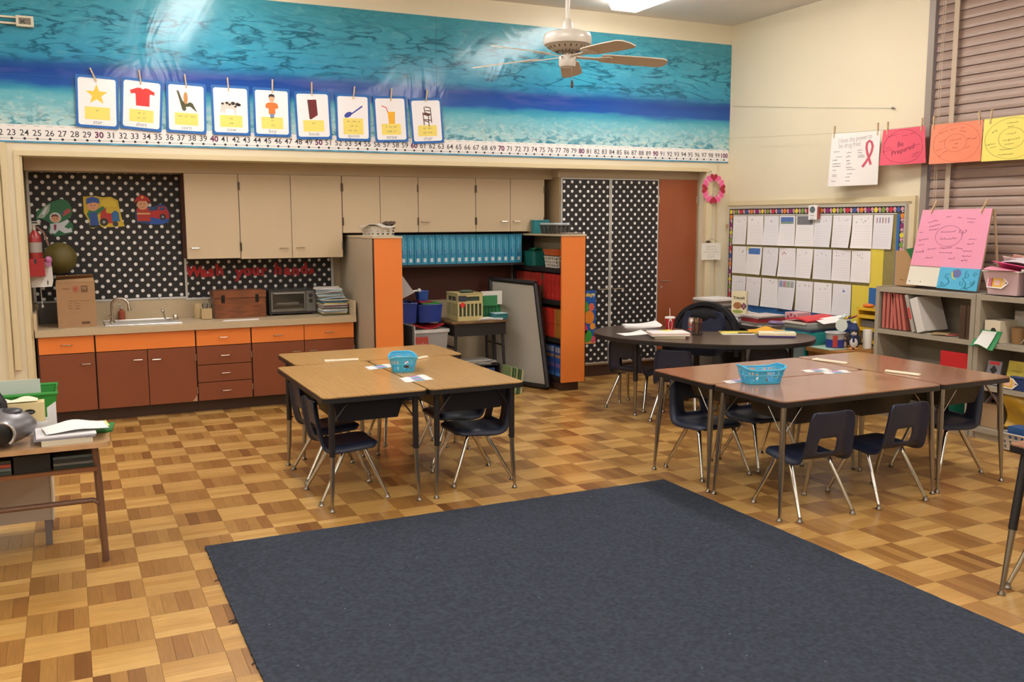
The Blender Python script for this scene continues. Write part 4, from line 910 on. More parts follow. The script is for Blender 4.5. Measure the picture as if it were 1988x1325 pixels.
# on the bookcase tops
lath_basket('plastic_basket', 'white perforated basket of cloths on the left orange-ended bookcase', 2.27, 2.46, 7.40, 7.70, 1.4225, 1.50, bask_w, .012)
tag(MB().sheet(lambda u, v: (2.24+.20*u, 7.36+.28*v, 1.508+.018*math.sin(5*u+1)*math.cos(4*v)), 8, 8, .006).build('white_cloth', mat('cloth_white', '#c9c3ba', .8)), 'rumpled white cloth draped over the white basket', 'cloth')
b = MB()
for i in range(3): b.tube([(2.41+.02*i, 7.38+.05*k_, 1.52+.012*math.sin(k_+i)) for k_ in range(6)], .014, 8)
tag(b.build('rolled_mat', mat('mat_brown', '#57483a', .8), smooth=True), 'brown rolled mat lying in the white basket', 'mat')
lath_basket('plastic_basket', 'dark grey plastic basket on the right orange-ended bookcase', 4.04, 4.20, 7.55, 7.85, 1.4225, 1.50, bask_g, .01)
tag(MB().box(4.03, 4.20, 7.57, 7.83, 1.508, 1.522).build('paper_stack', mat('paper_cool', '#c4ccd4', .7), bevel=.003), 'white papers lying across the dark grey basket', 'papers')
lath_basket('plastic_bin', 'small teal bin beside the dark grey basket on the bookcase', 4.03, 4.19, 7.95, 8.03, 1.4225, 1.545, mat('bin_teal_light', '#2f7f86', .4), .006, 'bin', False)
tag(MB().box(4.03, 4.21, 7.34, 7.50, 1.4225, 1.431).build('clipboard', mat('clipboard', '#6d6256', .6), bevel=.002), 'brown clipboard at the front edge of the right bookcase top', 'clipboard')
tag(MB().box(4.05, 4.20, 7.35, 7.47, 1.4314, 1.436).build('paper_stack', mat('paper_grey', '#a8a298', .7)), 'grey papers on the brown clipboard', 'papers')

# back panel, long shelf and teal file boxes
t = thing('wall_shelf', 'dark shelf along the back of the alcove with a brown panel below it', 'shelf', (3.24, 8.25, .78))
MB().box(2.494, 3.983, 8.06, NY-.016, 1.125, 1.146).build('board', shelf_e, t); MB().box(2.494, 3.983, NY-.015, NY-.001, .80, 1.44).build('back_panel', mat('panel_brown', '#58291a', .5), t)
box_m = mat('file_box_teal', '#2d87a6', .5, var=.18, vscale=14, stretch=(1, 1, .6)); tagm = mat('file_tag', '#c8d4d8', .6); box_t = mat('file_text', '#a4d0dc', .6); box_d = mat('file_text_dark', '#1b5f94', .6)
n = 20; xa, xb = 2.60, 3.965
wb_ = (xb-xa)/n
ordn = ORD
proto = None
for i in range(n):
    x = xa+wb_*(i+.5); lab = 'teal cardboard file box on the wall shelf, %s from the left' % ordn[i]
    if proto is None:
        t = thing('file_box', lab, 'file box', (0, 0, 0), 'teal file boxes on the wall shelf')
        MB().box(-wb_*.47, wb_*.47, -.13, .13, 0, .272).build('box_body', box_m, t, bevel=.002)
        Mq = frame((.006, -.1305, .15), (0, 0, 1), (-1, 0, 0)); b = MB(); rng = random.Random(2)
        add_text(b, 'StoryTime', .026, Mq, 0, bold=.0006) if False else None
        scribble(b, .02, .008, .15, .014, Mq, rng, lw=.0035); scribble(b, .01, -.012, .12, .010, Mq, rng, lw=.0028); b.build('spine_lettering', box_t, t)
        MB().box(-.016, -.006, -.1312, -.1302, .06, .13).build('spine_mark', box_d, t)
        MB().box(-.012, .014, -.1318, -.130, .022, .056).build('number_tag', tagm, t)
        proto = t; t.location = (x, 8.222, 1.1468)
    else:
        r = dup(proto, (x, 8.222+random.uniform(-.004, .004), 1.1468), 0, lab)

# things stored on the alcove floor
desk_d = mat('desk_metal_black', '#231f20', .45); desk_t = mat_wood('desk_laminate', '#6d5236', '#8a6c48', (1, 4, 1), .4, .2)
def student_desk(label, x0, x1, y0, y1, h, topm, metal, box=True, splay=.02):
    t = thing('student_desk', label, 'desk', ((x0+x1)/2, (y0+y1)/2, 0))
    MB().prism(rrect(x0, x1, y0, y1, .03), h-.02, h).build('top', topm, t, bevel=.003)
    if box:
        b = MB(); i0, i1, j0, j1 = x0+.03, x1-.03, y0+.02, y1-.03
        b.box(i0, i1, j0, j1, h-.135, h-.128).box(i0, i0+.005, j0, j1, h-.128, h-.021).box(i1-.005, i1, j0, j1, h-.128, h-.021).box(i0+.005, i1-.005, j1-.005, j1, h-.128, h-.021)
        b.box(i0+.005, i1-.005, j0, j0+.004, h-.128, h-.021)
        b.build('book_box', metal, t)
    for sx in (0, 1):
        for sy in (0, 1):
            X_, Y_ = (x0+.05, x1-.05)[sx], (y0+.05, y1-.05)[sy]
            MB().tube([(X_, Y_, h-.022 if not box else h-.137), (X_+(sx*2-1)*splay, Y_+(sy*2-1)*splay, .004)], .014, 8).build('leg', metal, t, smooth=True)
    for sx in (0, 1):
        X_ = (x0+.05, x1-.05)[sx]+(sx*2-1)*splay*.3; MB().tube([(X_, y0+.05, h-.24), (X_, y1-.05, h-.24)], .009, 6).build('brace', metal, t)
    return t
student_desk('black metal student desk with crates on it in the alcove', 3.05, 3.61, 7.62, 8.08, .655, desk_t, desk_d)
def crate(label, x0, x1, y0, y1, z0, z1, m, dark):
    t = thing('storage_crate', label, 'crate', ((x0+x1)/2, (y0+y1)/2, z0))
    b = MB(); H = z1-z0; th = .006; z0 += .0012
    b.box(x0, x1, y0, y1, z0, z0+.006)
    def side(horizontal, c0, c1, fixed0, fixed1):
        def put(a0, a1, q0, q1):
            b.box(a0, a1, fixed0, fixed1, q0, q1) if horizontal else b.box(fixed0, fixed1, a0, a1, q0, q1)
        put(c0, c1, z0+.006, z0+.04); put(c0, c1, z0+H*.62, z0+H*.72); put(c0, c1, z0+H*.88, z1)
        n_ = 6
        for i in range(n_+1):
            a = c0+(c1-c0-.012)*i/n_; put(a, a+.014, z0+.04, z0+H*.62)
        put(c0, c0+.03, z0+H*.72, z0+H*.88); put(c1-.03, c1, z0+H*.72, z0+H*.88)
    side(True, x0, x1, y0, y0+th); side(True, x0, x1, y1-th, y1); side(False, y0+th, y1-th, x0, x0+th); side(False, y0+th, y1-th, x1-th, x1)
    b.build('slatted_body', m, t)
    rp = [(x0, y0, z1), (x1, y0, z1), (x1, y1, z1), (x0, y1, z1), (x0, y0, z1)]
    MB().tube(rp, .006, 6).build('rim', m, t)
    return t
cr_c = mat('crate_cream', '#b9ac78', .5); cr_g = mat('crate_green', '#1f6a3c', .5)
t = crate('cream slatted crate full of files on the black student desk', 3.12, 3.36, 7.66, 7.93, .655, .90, cr_c, None)
for i in range(10):
    tag(MB().box(3.13, 3.35, 7.672+.025*i, 7.692+.025*i, .665, .872+.008*(i % 3)).build('file_folder', mat('file_%d' % (i % 4), ['#3a4a3c', '#6a5a44', '#8a8674', '#4a4438'][i % 4], .7)), 'hanging file in the cream crate, %s from the front' % ORD[i], 'folder', 'files in the cream crate')
tag(MB().prism(circ(0, 0, .022, 14), 0, .002, F_back(3.165, 7.6575, .80)).build('round_sticker', c_red), 'round red sticker on the front of the cream crate', 'sticker')
tag(MB().box(3.125, 3.20, 7.655, 7.6585, .832, .882).build('crate_label', mat('label_navy', '#2f3440', .6)), 'dark label at the top of the cream crate', 'label')
tag(MB().ball((3.26, 7.80, .908), (.07, .06, .018), 10, 6).build('green_beanbag', mat('beanbag', '#44523c', .8), smooth=True), 'dull green beanbag on top of the cream crate', 'beanbag')
t = crate('green slatted crate behind the cream crate on the black student desk', 3.38, 3.60, 7.80, 8.05, .655, .875, cr_g, None)
tag(MB().box(3.387, 3.593, 7.808, 8.042, .665, .80).build('green_files', mat('files_green', '#2a7a48', .7)), 'block of green folders filling the green crate', 'folders')
tag(MB().box(3.40, 3.61, 7.785, 7.790, .78, .905).build('white_board_sheet', mat('sheet_white2', '#cfcdc6', .6)), 'white sheet standing at the front of the green crate', 'paper')
tag(MB().box(3.41, 3.56, 7.778, 7.783, .77, .865).build('green_sheet', mat('sheet_green', '#2f7a4a', .6)), 'green sheet standing before the white sheet in the green crate', 'paper')
for i in range(4):
    M = Matrix.Translation((3.44, 7.69, .6562+.004*i)) @ Matrix.Rotation(-.25+.05*i, 4, 'Z')
    tag(MB().sheet(lambda u, v: M @ Vector(((u-.5)*.22, (v-.5)*.12, .006*math.sin(3*u))), 6, 2, .002).build('paper_sheet', paper), 'loose white paper beside the cream crate, %s from the bottom' % ORD[i], 'paper', 'loose papers on the black student desk')
t = lath_basket('plastic_tray', 'long teal tray at the right end of the black student desk', 3.47, 3.60, 7.64, 7.76, .6565, .705, mat('tray_teal', '#2a7078', .4), .006, 'tray', False)
tag(MB().box(3.475, 3.595, 7.645, 7.755, .69, .712).build('paper_stack', mat('paper_teal', '#a4bcc0', .7)), 'pale papers filling the long teal tray', 'papers')
# plastic tub and blue bins on the left
tubm = mat('tub_clear', '#9a9a9c', .3, alpha=1.0); lidm = mat('tub_lid', '#c9c9c8', .4)
t = thing('storage_tub', 'translucent plastic storage tub with a white lid beside the left bookcase', 'tub', (2.80, 7.90, 0))
MB().frustum((2.66, 3.02, 7.72, 8.08), (2.64, 3.04, 7.70, 8.10), .30, .562).build('tub_body', tubm, t, bevel=.012, seg=2)
MB().box(2.63, 3.05, 7.69, 8.11, .563, .592).build('lid', lidm, t, bevel=.008)
Mt = F_back(2.775, 7.696, .45); MB().box(-.075, .075, -.08, .08, -.006, .0, Mt).build('label_card', mat('tub_label', '#b0443a', .5), t)
MB().box(-.06, .06, -.07, .0, .0, .0006, Mt).build('label_panel', mat('tub_label2', '#c4a090', .5), t); b = MB(); scribble(b, .01, .02, .11, .04, Mt, rng, .0008, .006); b.build('label_script', mat('label_cream', '#d8c0b0', .5), t)
tag(MB().box(2.66, 3.02, 7.72, 8.08, .003, .298).build('storage_box', mat('box_grey_low', '#6a6460', .6), bevel=.008), 'grey box under the translucent storage tub', 'box')
tag(MB().sheet(lambda u, v: (2.60+.40*u, 7.70+.30*v, .598+.022+.02*math.sin(7*u)*math.cos(3*v)+.01*u), 12, 8, .012).build('red_plastic_bag', mat('plastic_red', '#a01c2a', .22, coat=.5), smooth=True), 'shiny red plastic bag lying on the storage tub lid', 'bag')
blue_b = mat('bin_blue', '#203a8a', .35)
lath_basket('plastic_bin', 'blue plastic bin on the storage tub', 2.80, 3.0, 7.76, 8.0, .648, .805, blue_b, .012, 'bin', False)
lath_basket('plastic_bin', 'blue plastic bin half hidden behind the orange end panel', 2.56, 2.765, 7.76, 8.0, .648, .825, blue_b, .012, 'bin', False)
lath_basket('plastic_cup', 'small blue ribbed cup on the blue bins', 2.84, 2.93, 7.90, 7.99, .835, .915, mat('cup_blue', '#2a52a0', .4), .008, 'cup', False)
tag(MB().box(2.82, 2.99, 7.75, 8.01, .8125, .822).build('bin_cover', mat('lid_green', '#2f8a3c', .4), bevel=.003), 'green lid on the right blue bin', 'lid')
tag(MB().box(2.81, 2.93, 7.78, 7.98, .8225, .833).build('red_folder', mat('folder_red', '#8a2236', .5)), 'dark red folder on the green lid', 'folder')
t = thing('white_tub', 'tilted white plastic tub lying on the blue bin behind the orange panel', 'tub', (2.60, 7.85, .84))
Mx = Matrix.Translation((2.60, 7.85, .945)) @ Matrix.Rotation(.95, 4, 'Y')
MB().frustum((-.07, .07, -.09, .09), (-.10, .10, -.12, .12), -.08, .10, Mx).build('tub_body', mat('tub_white', '#c6c4c8', .4), t, bevel=.02, seg=2)
MB().tube([(2.70, 7.80, .925), (2.80, 7.80, .933)], .008, 8).ball((2.81, 7.80, .935), .017, 10, 8).build('handle', mat('tub_white2', '#e0dedc', .4), t, smooth=True)
tag(MB().box(2.60, 2.617, 7.40, 7.75, .02, .66).build('leaning_board', mat('board_grey', '#5c5a58', .6), bevel=.002), 'grey white-edged board leaning beside the left bookcase', 'board')
tag(MB().box(2.617, 2.622, 7.395, 7.755, .02, .664).build('white_edge_sheet', mat('edge_white', '#d4d0c8', .5)), 'thin white sheet against the grey leaning board', 'board')
# easel whiteboard leaning against the right bookcase
t = thing('easel_whiteboard', 'black framed whiteboard easel leaning against the right bookcase', 'whiteboard', (3.80, 7.85, 0))
P0, P1, P2, P3 = Vector((3.93, 7.47, .03)), Vector((3.68, 8.05, .03)), Vector((3.68, 8.18, .99)), Vector((3.90, 7.66, .97))
nn = (P1-P0).cross(P3-P0).normalized()
if nn.x > 0: nn = -nn
b = MB(); b.add([P0, P1, P2, P3]+[p+nn*.012 for p in (P0, P1, P2, P3)], [(3, 2, 1, 0), (4, 5, 6, 7), (0, 1, 5, 4), (1, 2, 6, 5), (2, 3, 7, 6), (3, 0, 4, 7)]); b.build('writing_surface', mat('whiteboard', '#b4aea2', .35), t)
b = MB()
for a, c_ in ((P0, P1), (P1, P2), (P2, P3), (P3, P0)): b.tube([a+nn*.008, c_+nn*.008], .024, 6)
b.build('frame', desk_d, t)
MB().tube([P3+Vector((.03, .0, -.05)), Vector((3.965, 7.53, .01))], .012, 6).tube([P3+Vector((.03, 0, -.02)), Vector((3.968, 7.75, .01))], .012, 6).build('rear_leg', desk_d, t)
# low shelf and papers under the student desk, green folders on the floor
t = thing('low_shelf_unit', 'low dark shelf unit with blue binders under the black student desk', 'shelf', (3.3, 7.9, 0))
MB().box(3.14, 3.56, 7.72, 8.05, .225, .24).box(3.14, 3.155, 7.72, 8.05, .0, .225).box(3.545, 3.56, 7.72, 8.05, 0, .225).box(3.155, 3.545, 8.04, 8.05, 0, .225).build('frame', shelf_e, t)
for i, (x, c_) in enumerate(((3.17, '#5a6a94'), (3.245, '#5a6a94'), (3.32, '#4a5a86'), (3.40, '#7a86a8'), (3.46, '#3c4c7a'))): tag(MB().box(x, x+.055, 7.74, 8.0, .001, .20).build('binder', mat('binder_'+c_[1:], c_, .5), bevel=.003), 'blue binder under the low dark shelf, %s from the left' % ordn[i], 'binder', 'blue binders under the student desk')
for i in range(6):
    M = Matrix.Translation((3.36+random.uniform(-.04, .04), 7.84, .2412+.006*i)) @ Matrix.Rotation(random.uniform(-.3, .3), 4, 'Z')
    tag(MB().box(-.14, .14, -.10, .10, 0, .0045, M).build('magazine', mat('mag_%d' % (i % 3), ['#b8b4ac', '#8d8a86', '#d0ccc4'][i % 3], .5)), 'loose magazine on the low dark shelf, %s from the bottom' % ORD[i], 'magazine', 'magazines under the student desk')
for i, c_ in enumerate(('#7a8a5a', '#4f6a42', '#8a9466', '#3f5c3c', '#a0a078')):
    y = 7.44+.03*i; M = Matrix.Translation((3.57+.004*i, 7.50-.004*i, .001)) @ Matrix.Rotation(.10, 4, 'Y')
    tag(MB().box(-.004+.022*(i-3), .012+.022*(i-3), -.09, .09, .004, .245-.006*i, M).build('green_folder', mat('gf_'+c_[1:], c_, .6)), 'green paper folder standing on the floor before the whiteboard, %s from the left' % ordn[i], 'folder', 'green folders on the alcove floor')
# ---------------------------------------------------------------- rug
def rug_mat():
    m = mat('rug_pile', '#3c424d', .95, var=.32, vscale=55, bump=.5, bscale=260, spec=.1); return m
b = MB(); rng = random.Random(9); pts = []
x0, x1, y0, y1 = .520, 3.150, 1.30, 4.505
def edge(a, c_, n):
    for i in range(n):
        u = i/n; p = Vector(a).lerp(Vector(c_), u); d = (Vector(c_)-Vector(a)).normalized(); q = Vector((-d.y, d.x))
        pts.append(tuple(p+q*rng.uniform(-.002, .002)))
edge((x0, y0), (x1, y0), 40); edge((x1, y0), (x1, y1), 60); edge((x1, y1), (x0, y1), 60); edge((x0, y1), (x0, y0), 120)
b.prism(pts, .0005, .010)
t = thing('area_rug', 'large dark blue-grey rug with a frayed left edge on the parquet', 'rug', (1.84, 2.9, 0))
b.build('pile', rug_mat(), t)
b = MB()
for (yy, ln) in ((4.05, .02), (3.60, .03), (3.58, .02), (3.2, .012), (2.7, .015)): b.tube([(x0+.005, yy, .004), (x0-ln*.6, yy+.004, .003), (x0-ln, yy-.006, .003)], .0022, 5)
b.build('loose_thread', MATS['rug_pile'], t)
b = MB()
for i in range(26): 
    px, py = rng.uniform(.6, 3.0), rng.uniform(1.5, 4.4); b.box(px, px+.006, py, py+.003, .0101, .0108)
o = b.build('lint', mat('lint', '#8d92a0', .9), t); o['kind'] = 'stuff'

# ---------------------------------------------------------------- chairs
navy = mat('chair_navy', '#20263c', .42, bump=.12, bscale=500); chr_m = mat('chrome', '#c9c4bc', .12, 1.0); glide_m = mat('glide', '#8d857c', .3, 1.0)
def make_chair():
    t = thing('school_chair', 'x', 'chair', (0, 0, 0))
    prof = [(.150, .296, .125), (.160, .312, .143), (.142, .325, .158), (.09, .327, .167), (.02, .321, .171), (-.06, .314, .171), (-.112, .314, .170), (-.145, .325, .168), (-.163, .350, .165), (-.172, .385, .161), (-.179, .425, .157), (-.185, .462, .154), (-.190, .500, .151), (-.194, .535, .147), (-.197, .557, .139), (-.1975, .568, .122)]
    # two extra rows so the hand hole has a clean edge
    nx = 16; V = []; keep = set()
    for j, (y, z, w) in enumerate(prof):
        jt = min(max(j, 1), len(prof)-2); ty, tz = prof[jt+1][0]-prof[jt-1][0], prof[jt+1][1]-prof[jt-1][1]; l = math.hypot(ty, tz)
        ny, nz = tz/l, -ty/l             # normal: up on the seat, forward on the back (after sign)
        if nz < 0 and j < 6: ny, nz = -ny, -nz
        if j >= 6 and ny < 0: ny, nz = -ny, -nz
        for i in range(nx+1):
            u = -1+2*i/nx; a = abs(u)
            x = u*w; dish = -.006*(1-u*u) if j < 8 else 0
            lip = 0 if a < .82 else -((a-.82)/.18)**1.6*.036
            if a > .97: x = math.copysign(w*.985, u)
            back_curve = (.018*u*u if j >= 8 else 0)
            off = dish+lip*(1 if j < 7 else 1.0)+back_curve*(1 if j >= 8 else 0)
            V.append((x, y+ny*off, z+nz*off))
    F = []
    for j in range(len(prof)-1):
        for i in range(nx):
            if j in (8, 9) and 5 <= i <= 10: continue
            F.append((j*(nx+1)+i, j*(nx+1)+i+1, (j+1)*(nx+1)+i+1, (j+1)*(nx+1)+i))
    me = bpy.data.meshes.new('seat_shell'); me.from_pydata(V, [], F); me.materials.append(navy)
    tmp = bpy.data.objects.new('tmp', me); COL.objects.link(tmp)
    so = tmp.modifiers.new('s', 'SOLIDIFY'); so.thickness = .011; so.offset = 0
    sb = tmp.modifiers.new('b', 'SUBSURF'); sb.levels = 1; sb.render_levels = 1
    dg = bpy.context.evaluated_depsgraph_get(); me2 = bpy.data.meshes.new_from_object(tmp.evaluated_get(dg)); me2.name = 'seat_shell'
    bpy.data.objects.remove(tmp); bpy.data.meshes.remove(me)
    me2.shade_smooth()
    o = bpy.data.objects.new('seat_shell', me2); COL.objects.link(o); o.parent = t
    for s in (-1, 1):
        for fy, ty in ((.188, .075), (-.188, -.040)):
            foot = Vector((s*.176, fy, .014)); top = Vector((s*.125, ty, .280)); sh = top+(foot-top)*.12
            mid = Vector((s*.122, .018, .298))
            l_ = MB().tube([foot, sh+(foot-top)*.02, top+Vector((0, 0, .006)), top*.6+mid*.4+Vector((0, 0, .008)), mid], [.009, .0138, .0138, .0135, .0135], 10).build('leg', chr_m, t, smooth=True)
            MB().lathe([(.0, .0005), (.016, .0005), (.017, .005), (.011, .013), (.0095, .028), (.0, .028)], 12, None, 0, (foot.x, foot.y, 0)).build('glide', glide_m, l_, smooth=True)
    MB().tube([(-.122, .018, .298), (.122, .018, .298)], .0105, 8).tube([(-.122, -.06, .294), (.122, -.06, .294)], .008, 8).build('cross_bar', chr_m, t, smooth=True)
    return t
chair0 = make_chair(); used = [False]
def chair(x, y, facing, label, group):
    """facing: compass direction of the sitter, degrees counter-clockwise from +y"""
    rz = math.radians(facing)
    if not used[0]:
        used[0] = True; chair0.location = (x, y, 0); chair0.rotation_euler = (0, 0, rz); chair0['label'] = label; chair0['group'] = group; return chair0
    return dup(chair0, (x, y, 0), rz, label, group)
ga, gc, gk = 'navy chairs at the oak tables', 'navy chairs at the walnut tables', 'navy chairs at the kidney table'
chair(1.372, 5.085, -90, 'navy school chair on the left side of the oak tables, nearest the rug', ga)
chair(1.405, 5.56, -90, 'navy school chair on the left side of the oak tables, second from the rug', ga)
chair(2.162, 5.11, 90, 'navy school chair on the right side of the oak tables, nearest the rug', ga)
chair(2.21, 5.57, 88, 'navy school chair on the right side of the oak tables, second from the rug', ga)
chair(2.10, 6.27, 180, 'navy school chair at the far side of the oak tables, back to the bookcases', ga)
chair(3.515, 3.735, -2, 'navy school chair at the front of the walnut tables, left of the front pair', gc)
chair(4.045, 3.725, 0, 'navy school chair at the front of the walnut tables, right of the front pair', gc)
chair(3.52, 4.575, 180, 'navy school chair at the far left of the walnut tables, facing the rug', gc)
chair(3.95, 4.59, 181, 'navy school chair behind the walnut tables, second from the left, facing the rug', gc)
chair(4.815, 3.975, 90, 'navy school chair at the right end of the walnut tables, facing left', gc)
chair(4.24, 6.49, -62, 'navy school chair at the left end of the dark kidney table', gk)
chair(4.27, 5.92, -50, 'navy school chair at the front of the kidney table, its back to the camera', gk)
chair(4.98, 5.70, -45, 'navy school chair at the right front of the kidney table', gk)

# ---------------------------------------------------------------- class tables
oak_t = mat_wood('oak_laminate', '#b0864c', '#c59b60', (9, 1.3, 1), .32, .25); walnut_t = mat_wood('walnut_laminate', '#966448', '#aa7c5e', (1.2, 7, 1), .22, .35)
dark_t = mat('kidney_laminate', '#4a3a31', .28, var=.06, vscale=5, coat=.3); edge_m = mat('edge_black', '#1c1a1c', .4); leg_b = mat('leg_black', '#1d1b1e', .4); leg_c = mat('leg_chrome', '#a09a92', .25, 1.0)
holes_m = mat('leg_hole', '#161414', .8)
def table(label, x0, x1, y0, y1, topm, kind, along_x, boxes, group, skip=(), h=.632):
    t = thing('class_table', label, 'table', ((x0+x1)/2, (y0+y1)/2, 0), group)
    x0 += .002; x1 -= .002; y0 += .002; y1 -= .002
    MB().prism(rrect(x0+.003, x1-.003, y0+.003, y1-.003, .035, 5), h-.006, h).build('top', topm, t)
    MB().prism(rrect(x0, x1, y0, y1, .038, 5), h-.032, h-.0062).build('edge_band', edge_m, t, bevel=.003)
    for sx in (0, 1):
        for sy in (0, 1):
            X_, Y_ = (x0+.058, x1-.058)[sx], (y0+.058, y1-.058)[sy]
            if kind == 'oak':
                l_ = MB().tube([(X_, Y_, h-.033), (X_, Y_, .30)], .0165, 12).build('leg', leg_b, t, smooth=True)
                dx, dy = (sx*2-1)*.012, (sy*2-1)*.012
                MB().tube([(X_, Y_, .299), (X_+dx*.4, Y_+dy*.4, .16), (X_+dx, Y_+dy, .02)], [.0135, .0135, .008], 10).build('leg_insert', leg_c, l_, smooth=True)
                MB().lathe([(0, .0006), (.015, .0006), (.016, .006), (.009, .014), (.008, .024)], 12, None, 0, (X_+dx, Y_+dy, 0)).build('glide', glide_m, l_, smooth=True)
                MB().tube([(X_, Y_, .315), (X_+(1-2*sx)*.024, Y_, .315)], .0045, 6).build('set_screw', leg_b, l_)
                MB().tube([(X_, Y_, .47), (X_+(1-2*sx)*.10, Y_, h-.034)], .0045, 6).build('brace', leg_b, l_)
            else:
                dx, dy = (sx*2-1)*.028, (sy*2-1)*.028
                X_ += (sx*2-1)*.012; Y_ += (sy*2-1)*.012
                l_ = MB().tube([(X_, Y_, h-.033), (X_+dx*.45, Y_+dy*.45, .33), (X_+dx, Y_+dy, .022)], [.0165, .0165, .0078], 12).build('leg', leg_c, t, smooth=True)
                MB().lathe([(0, .0006), (.015, .0006), (.016, .006), (.009, .014), (.008, .024)], 12, None, 0, (X_+dx, Y_+dy, 0)).build('glide', glide_m, l_, smooth=True)
                for ax in ((1-2*sx, 0), (0, 1-2*sy)):
                    MB().tube([(X_+dx*.3, Y_+dy*.3, .44), (X_+ax[0]*.13, Y_+ax[1]*.13, h-.034)], .0034, 6).build('brace', leg_c, l_)
    for (bx0, bx1, by0, by1) in boxes:
        b = MB(); z0, z1 = h-.155, h-.033; th = .004; s = .03
        # open steel book box, narrower at the bottom
        o_ = [(bx0, by0), (bx1, by0), (bx1, by1), (bx0, by1)]; i_ = [(bx0+s, by0+s), (bx1-s, by0+s), (bx1-s, by1-s), (bx0+s, by1-s)]
        vs = [(p[0], p[1], z1) for p in o_]+[(p[0], p[1], z0) for p in i_]
        ins = lambda p, c_: (c_[0]+(p[0]-c_[0])*.985, c_[1]+(p[1]-c_[1])*.985)
        cc = ((bx0+bx1)/2, (by0+by1)/2)
        vi = [(*ins(p, cc), z1) for p in o_]+[(*ins(p, cc), z0+.004) for p in i_]
        fs = [(i, (i+1) % 4, 4+(i+1) % 4, 4+i) for i in range(4)]+[(4, 5, 6, 7)]
        fi = [tuple(8+q for q in reversed(f_)) for f_ in fs]; rim = [(i, 8+i, 8+(i+1) % 4, (i+1) % 4) for i in range(4)]
        b.add(vs+vi, fs+fi+rim).build('book_box', leg_b, t)
    return t
go, gw = 'oak topped tables pushed together', 'walnut topped tables pushed together'
table('oak topped table on the left of the three oak tables, with two chairs', 1.160, 1.750, 4.725, 5.898, oak_t, 'oak', False, [(1.235, 1.63, 4.79, 5.25), (1.235, 1.63, 5.32, 5.82)], go)
table('oak topped table on the right of the three oak tables', 1.754, 2.336, 4.722, 5.898, oak_t, 'oak', False, [(1.85, 2.25, 4.79, 5.25), (1.85, 2.25, 5.32, 5.82)], go)
table('oak topped table across the far end of the other two oak tables', 1.285, 2.445, 5.908, 6.490, oak_t, 'oak', True, [(1.40, 1.82, 5.98, 6.36)], go)
table('walnut topped table at the front left, nearest the rug', 3.228, 4.380, 3.590, 4.172, walnut_t, 'walnut', True, [(3.40, 3.80, 3.68, 4.08), (3.86, 4.26, 3.68, 4.08)], gw)
table('walnut topped table behind the front left one, holding the blue basket at its edge', 3.222, 4.376, 4.178, 4.760, walnut_t, 'walnut', True, [(3.42, 3.80, 4.26, 4.66), (3.86, 4.24, 4.26, 4.66)], gw)
table('walnut topped table across the right end, nearest the grey bookcases', 4.386, 4.965, 3.598, 4.775, walnut_t, 'walnut', False, [(4.48, 4.82, 3.68, 4.12), (4.48, 4.82, 4.22, 4.66)], gw)
# books inside the front table's book boxes
for i, (xa_, xb_, c_, hh, nm) in enumerate(((3.46, 3.66, '#2a2c34', .055, 'dark'), (3.90, 4.02, '#6c6e72', .03, 'grey'), (4.04, 4.18, '#1f2330', .06, 'navy'))):
    tag(MB().box(xa_, xb_, 3.73, 3.98, .4825, .4825+hh).build('book_stack', mat('deskbook_'+c_[1:], c_, .6), bevel=.003), '%s stack of workbooks inside the book box of the front walnut table' % nm, 'books')

# things on the tables
bb = mat('basket_blue', '#46b2dc', .35)
def blue_basket(x, y, ang, label, z=.6325):
    nx_, ny_, h_ = .125, .085, .088
    t = thing('supply_basket', label, 'basket', (0, 0, 0), 'light blue supply baskets')
    K = 48; rows = [0, .18, .50, .60, .82, 1.0]
    def ringp(r_, k_, inner):
        a = 2*PI*k_/K; e = .42
        cx_ = math.copysign(abs(math.cos(a))**e, math.cos(a)); sy_ = math.copysign(abs(math.sin(a))**e, math.sin(a))
        s = .80+.20*r_-(.025 if inner else 0); wav = (.010*math.cos(2*a)) if r_ > .95 else 0
        return (nx_*s*cx_, ny_*s*sy_, .001+h_*r_+wav*(r_ > .95)+(.003 if inner and r_ == 0 else 0))
    V = [ringp(r_, k_, False) for r_ in rows for k_ in range(K)]+[ringp(r_, k_, True) for r_ in rows for k_ in range(K)]
    n0 = len(rows)*K; F = []
    for i in range(len(rows)-1):
        for k_ in range(K):
            if i in (1, 3) and False: continue
            if i in (1, 3) and k_ % 2 == 0: continue
            if i == 1 and False: continue
            if i == 1 or True:
                f_ = (i*K+k_, i*K+(k_+1) % K, (i+1)*K+(k_+1) % K, (i+1)*K+k_); F.append(f_); F.append(tuple(n0+q for q in reversed(f_)))
    F += [tuple(range(K-1, -1, -1)), tuple(n0+q for q in range(K))]
    MB().add(V, F).build('basket_wall', bb, t, smooth=True)
    rp = [ringp(1.0, k_, False) for k_ in range(K+1)]
    MB().tube(rp, .006, 6, cap=False).build('rim', bb, t, smooth=True)
    rp = [ringp(.55, k_, False) for k_ in range(K+1)]
    MB().tube(rp, .003, 5, cap=False).build('band', bb, t, smooth=True)
    t.location = (x, y, z); t.rotation_euler = (0, 0, ang)
    return t
blue_basket(1.842, 5.43, 1.30, 'light blue slotted basket on the seam of the two oak tables'); blue_basket(3.515, 4.10, -.28, 'light blue slotted basket at the left of the walnut tables')
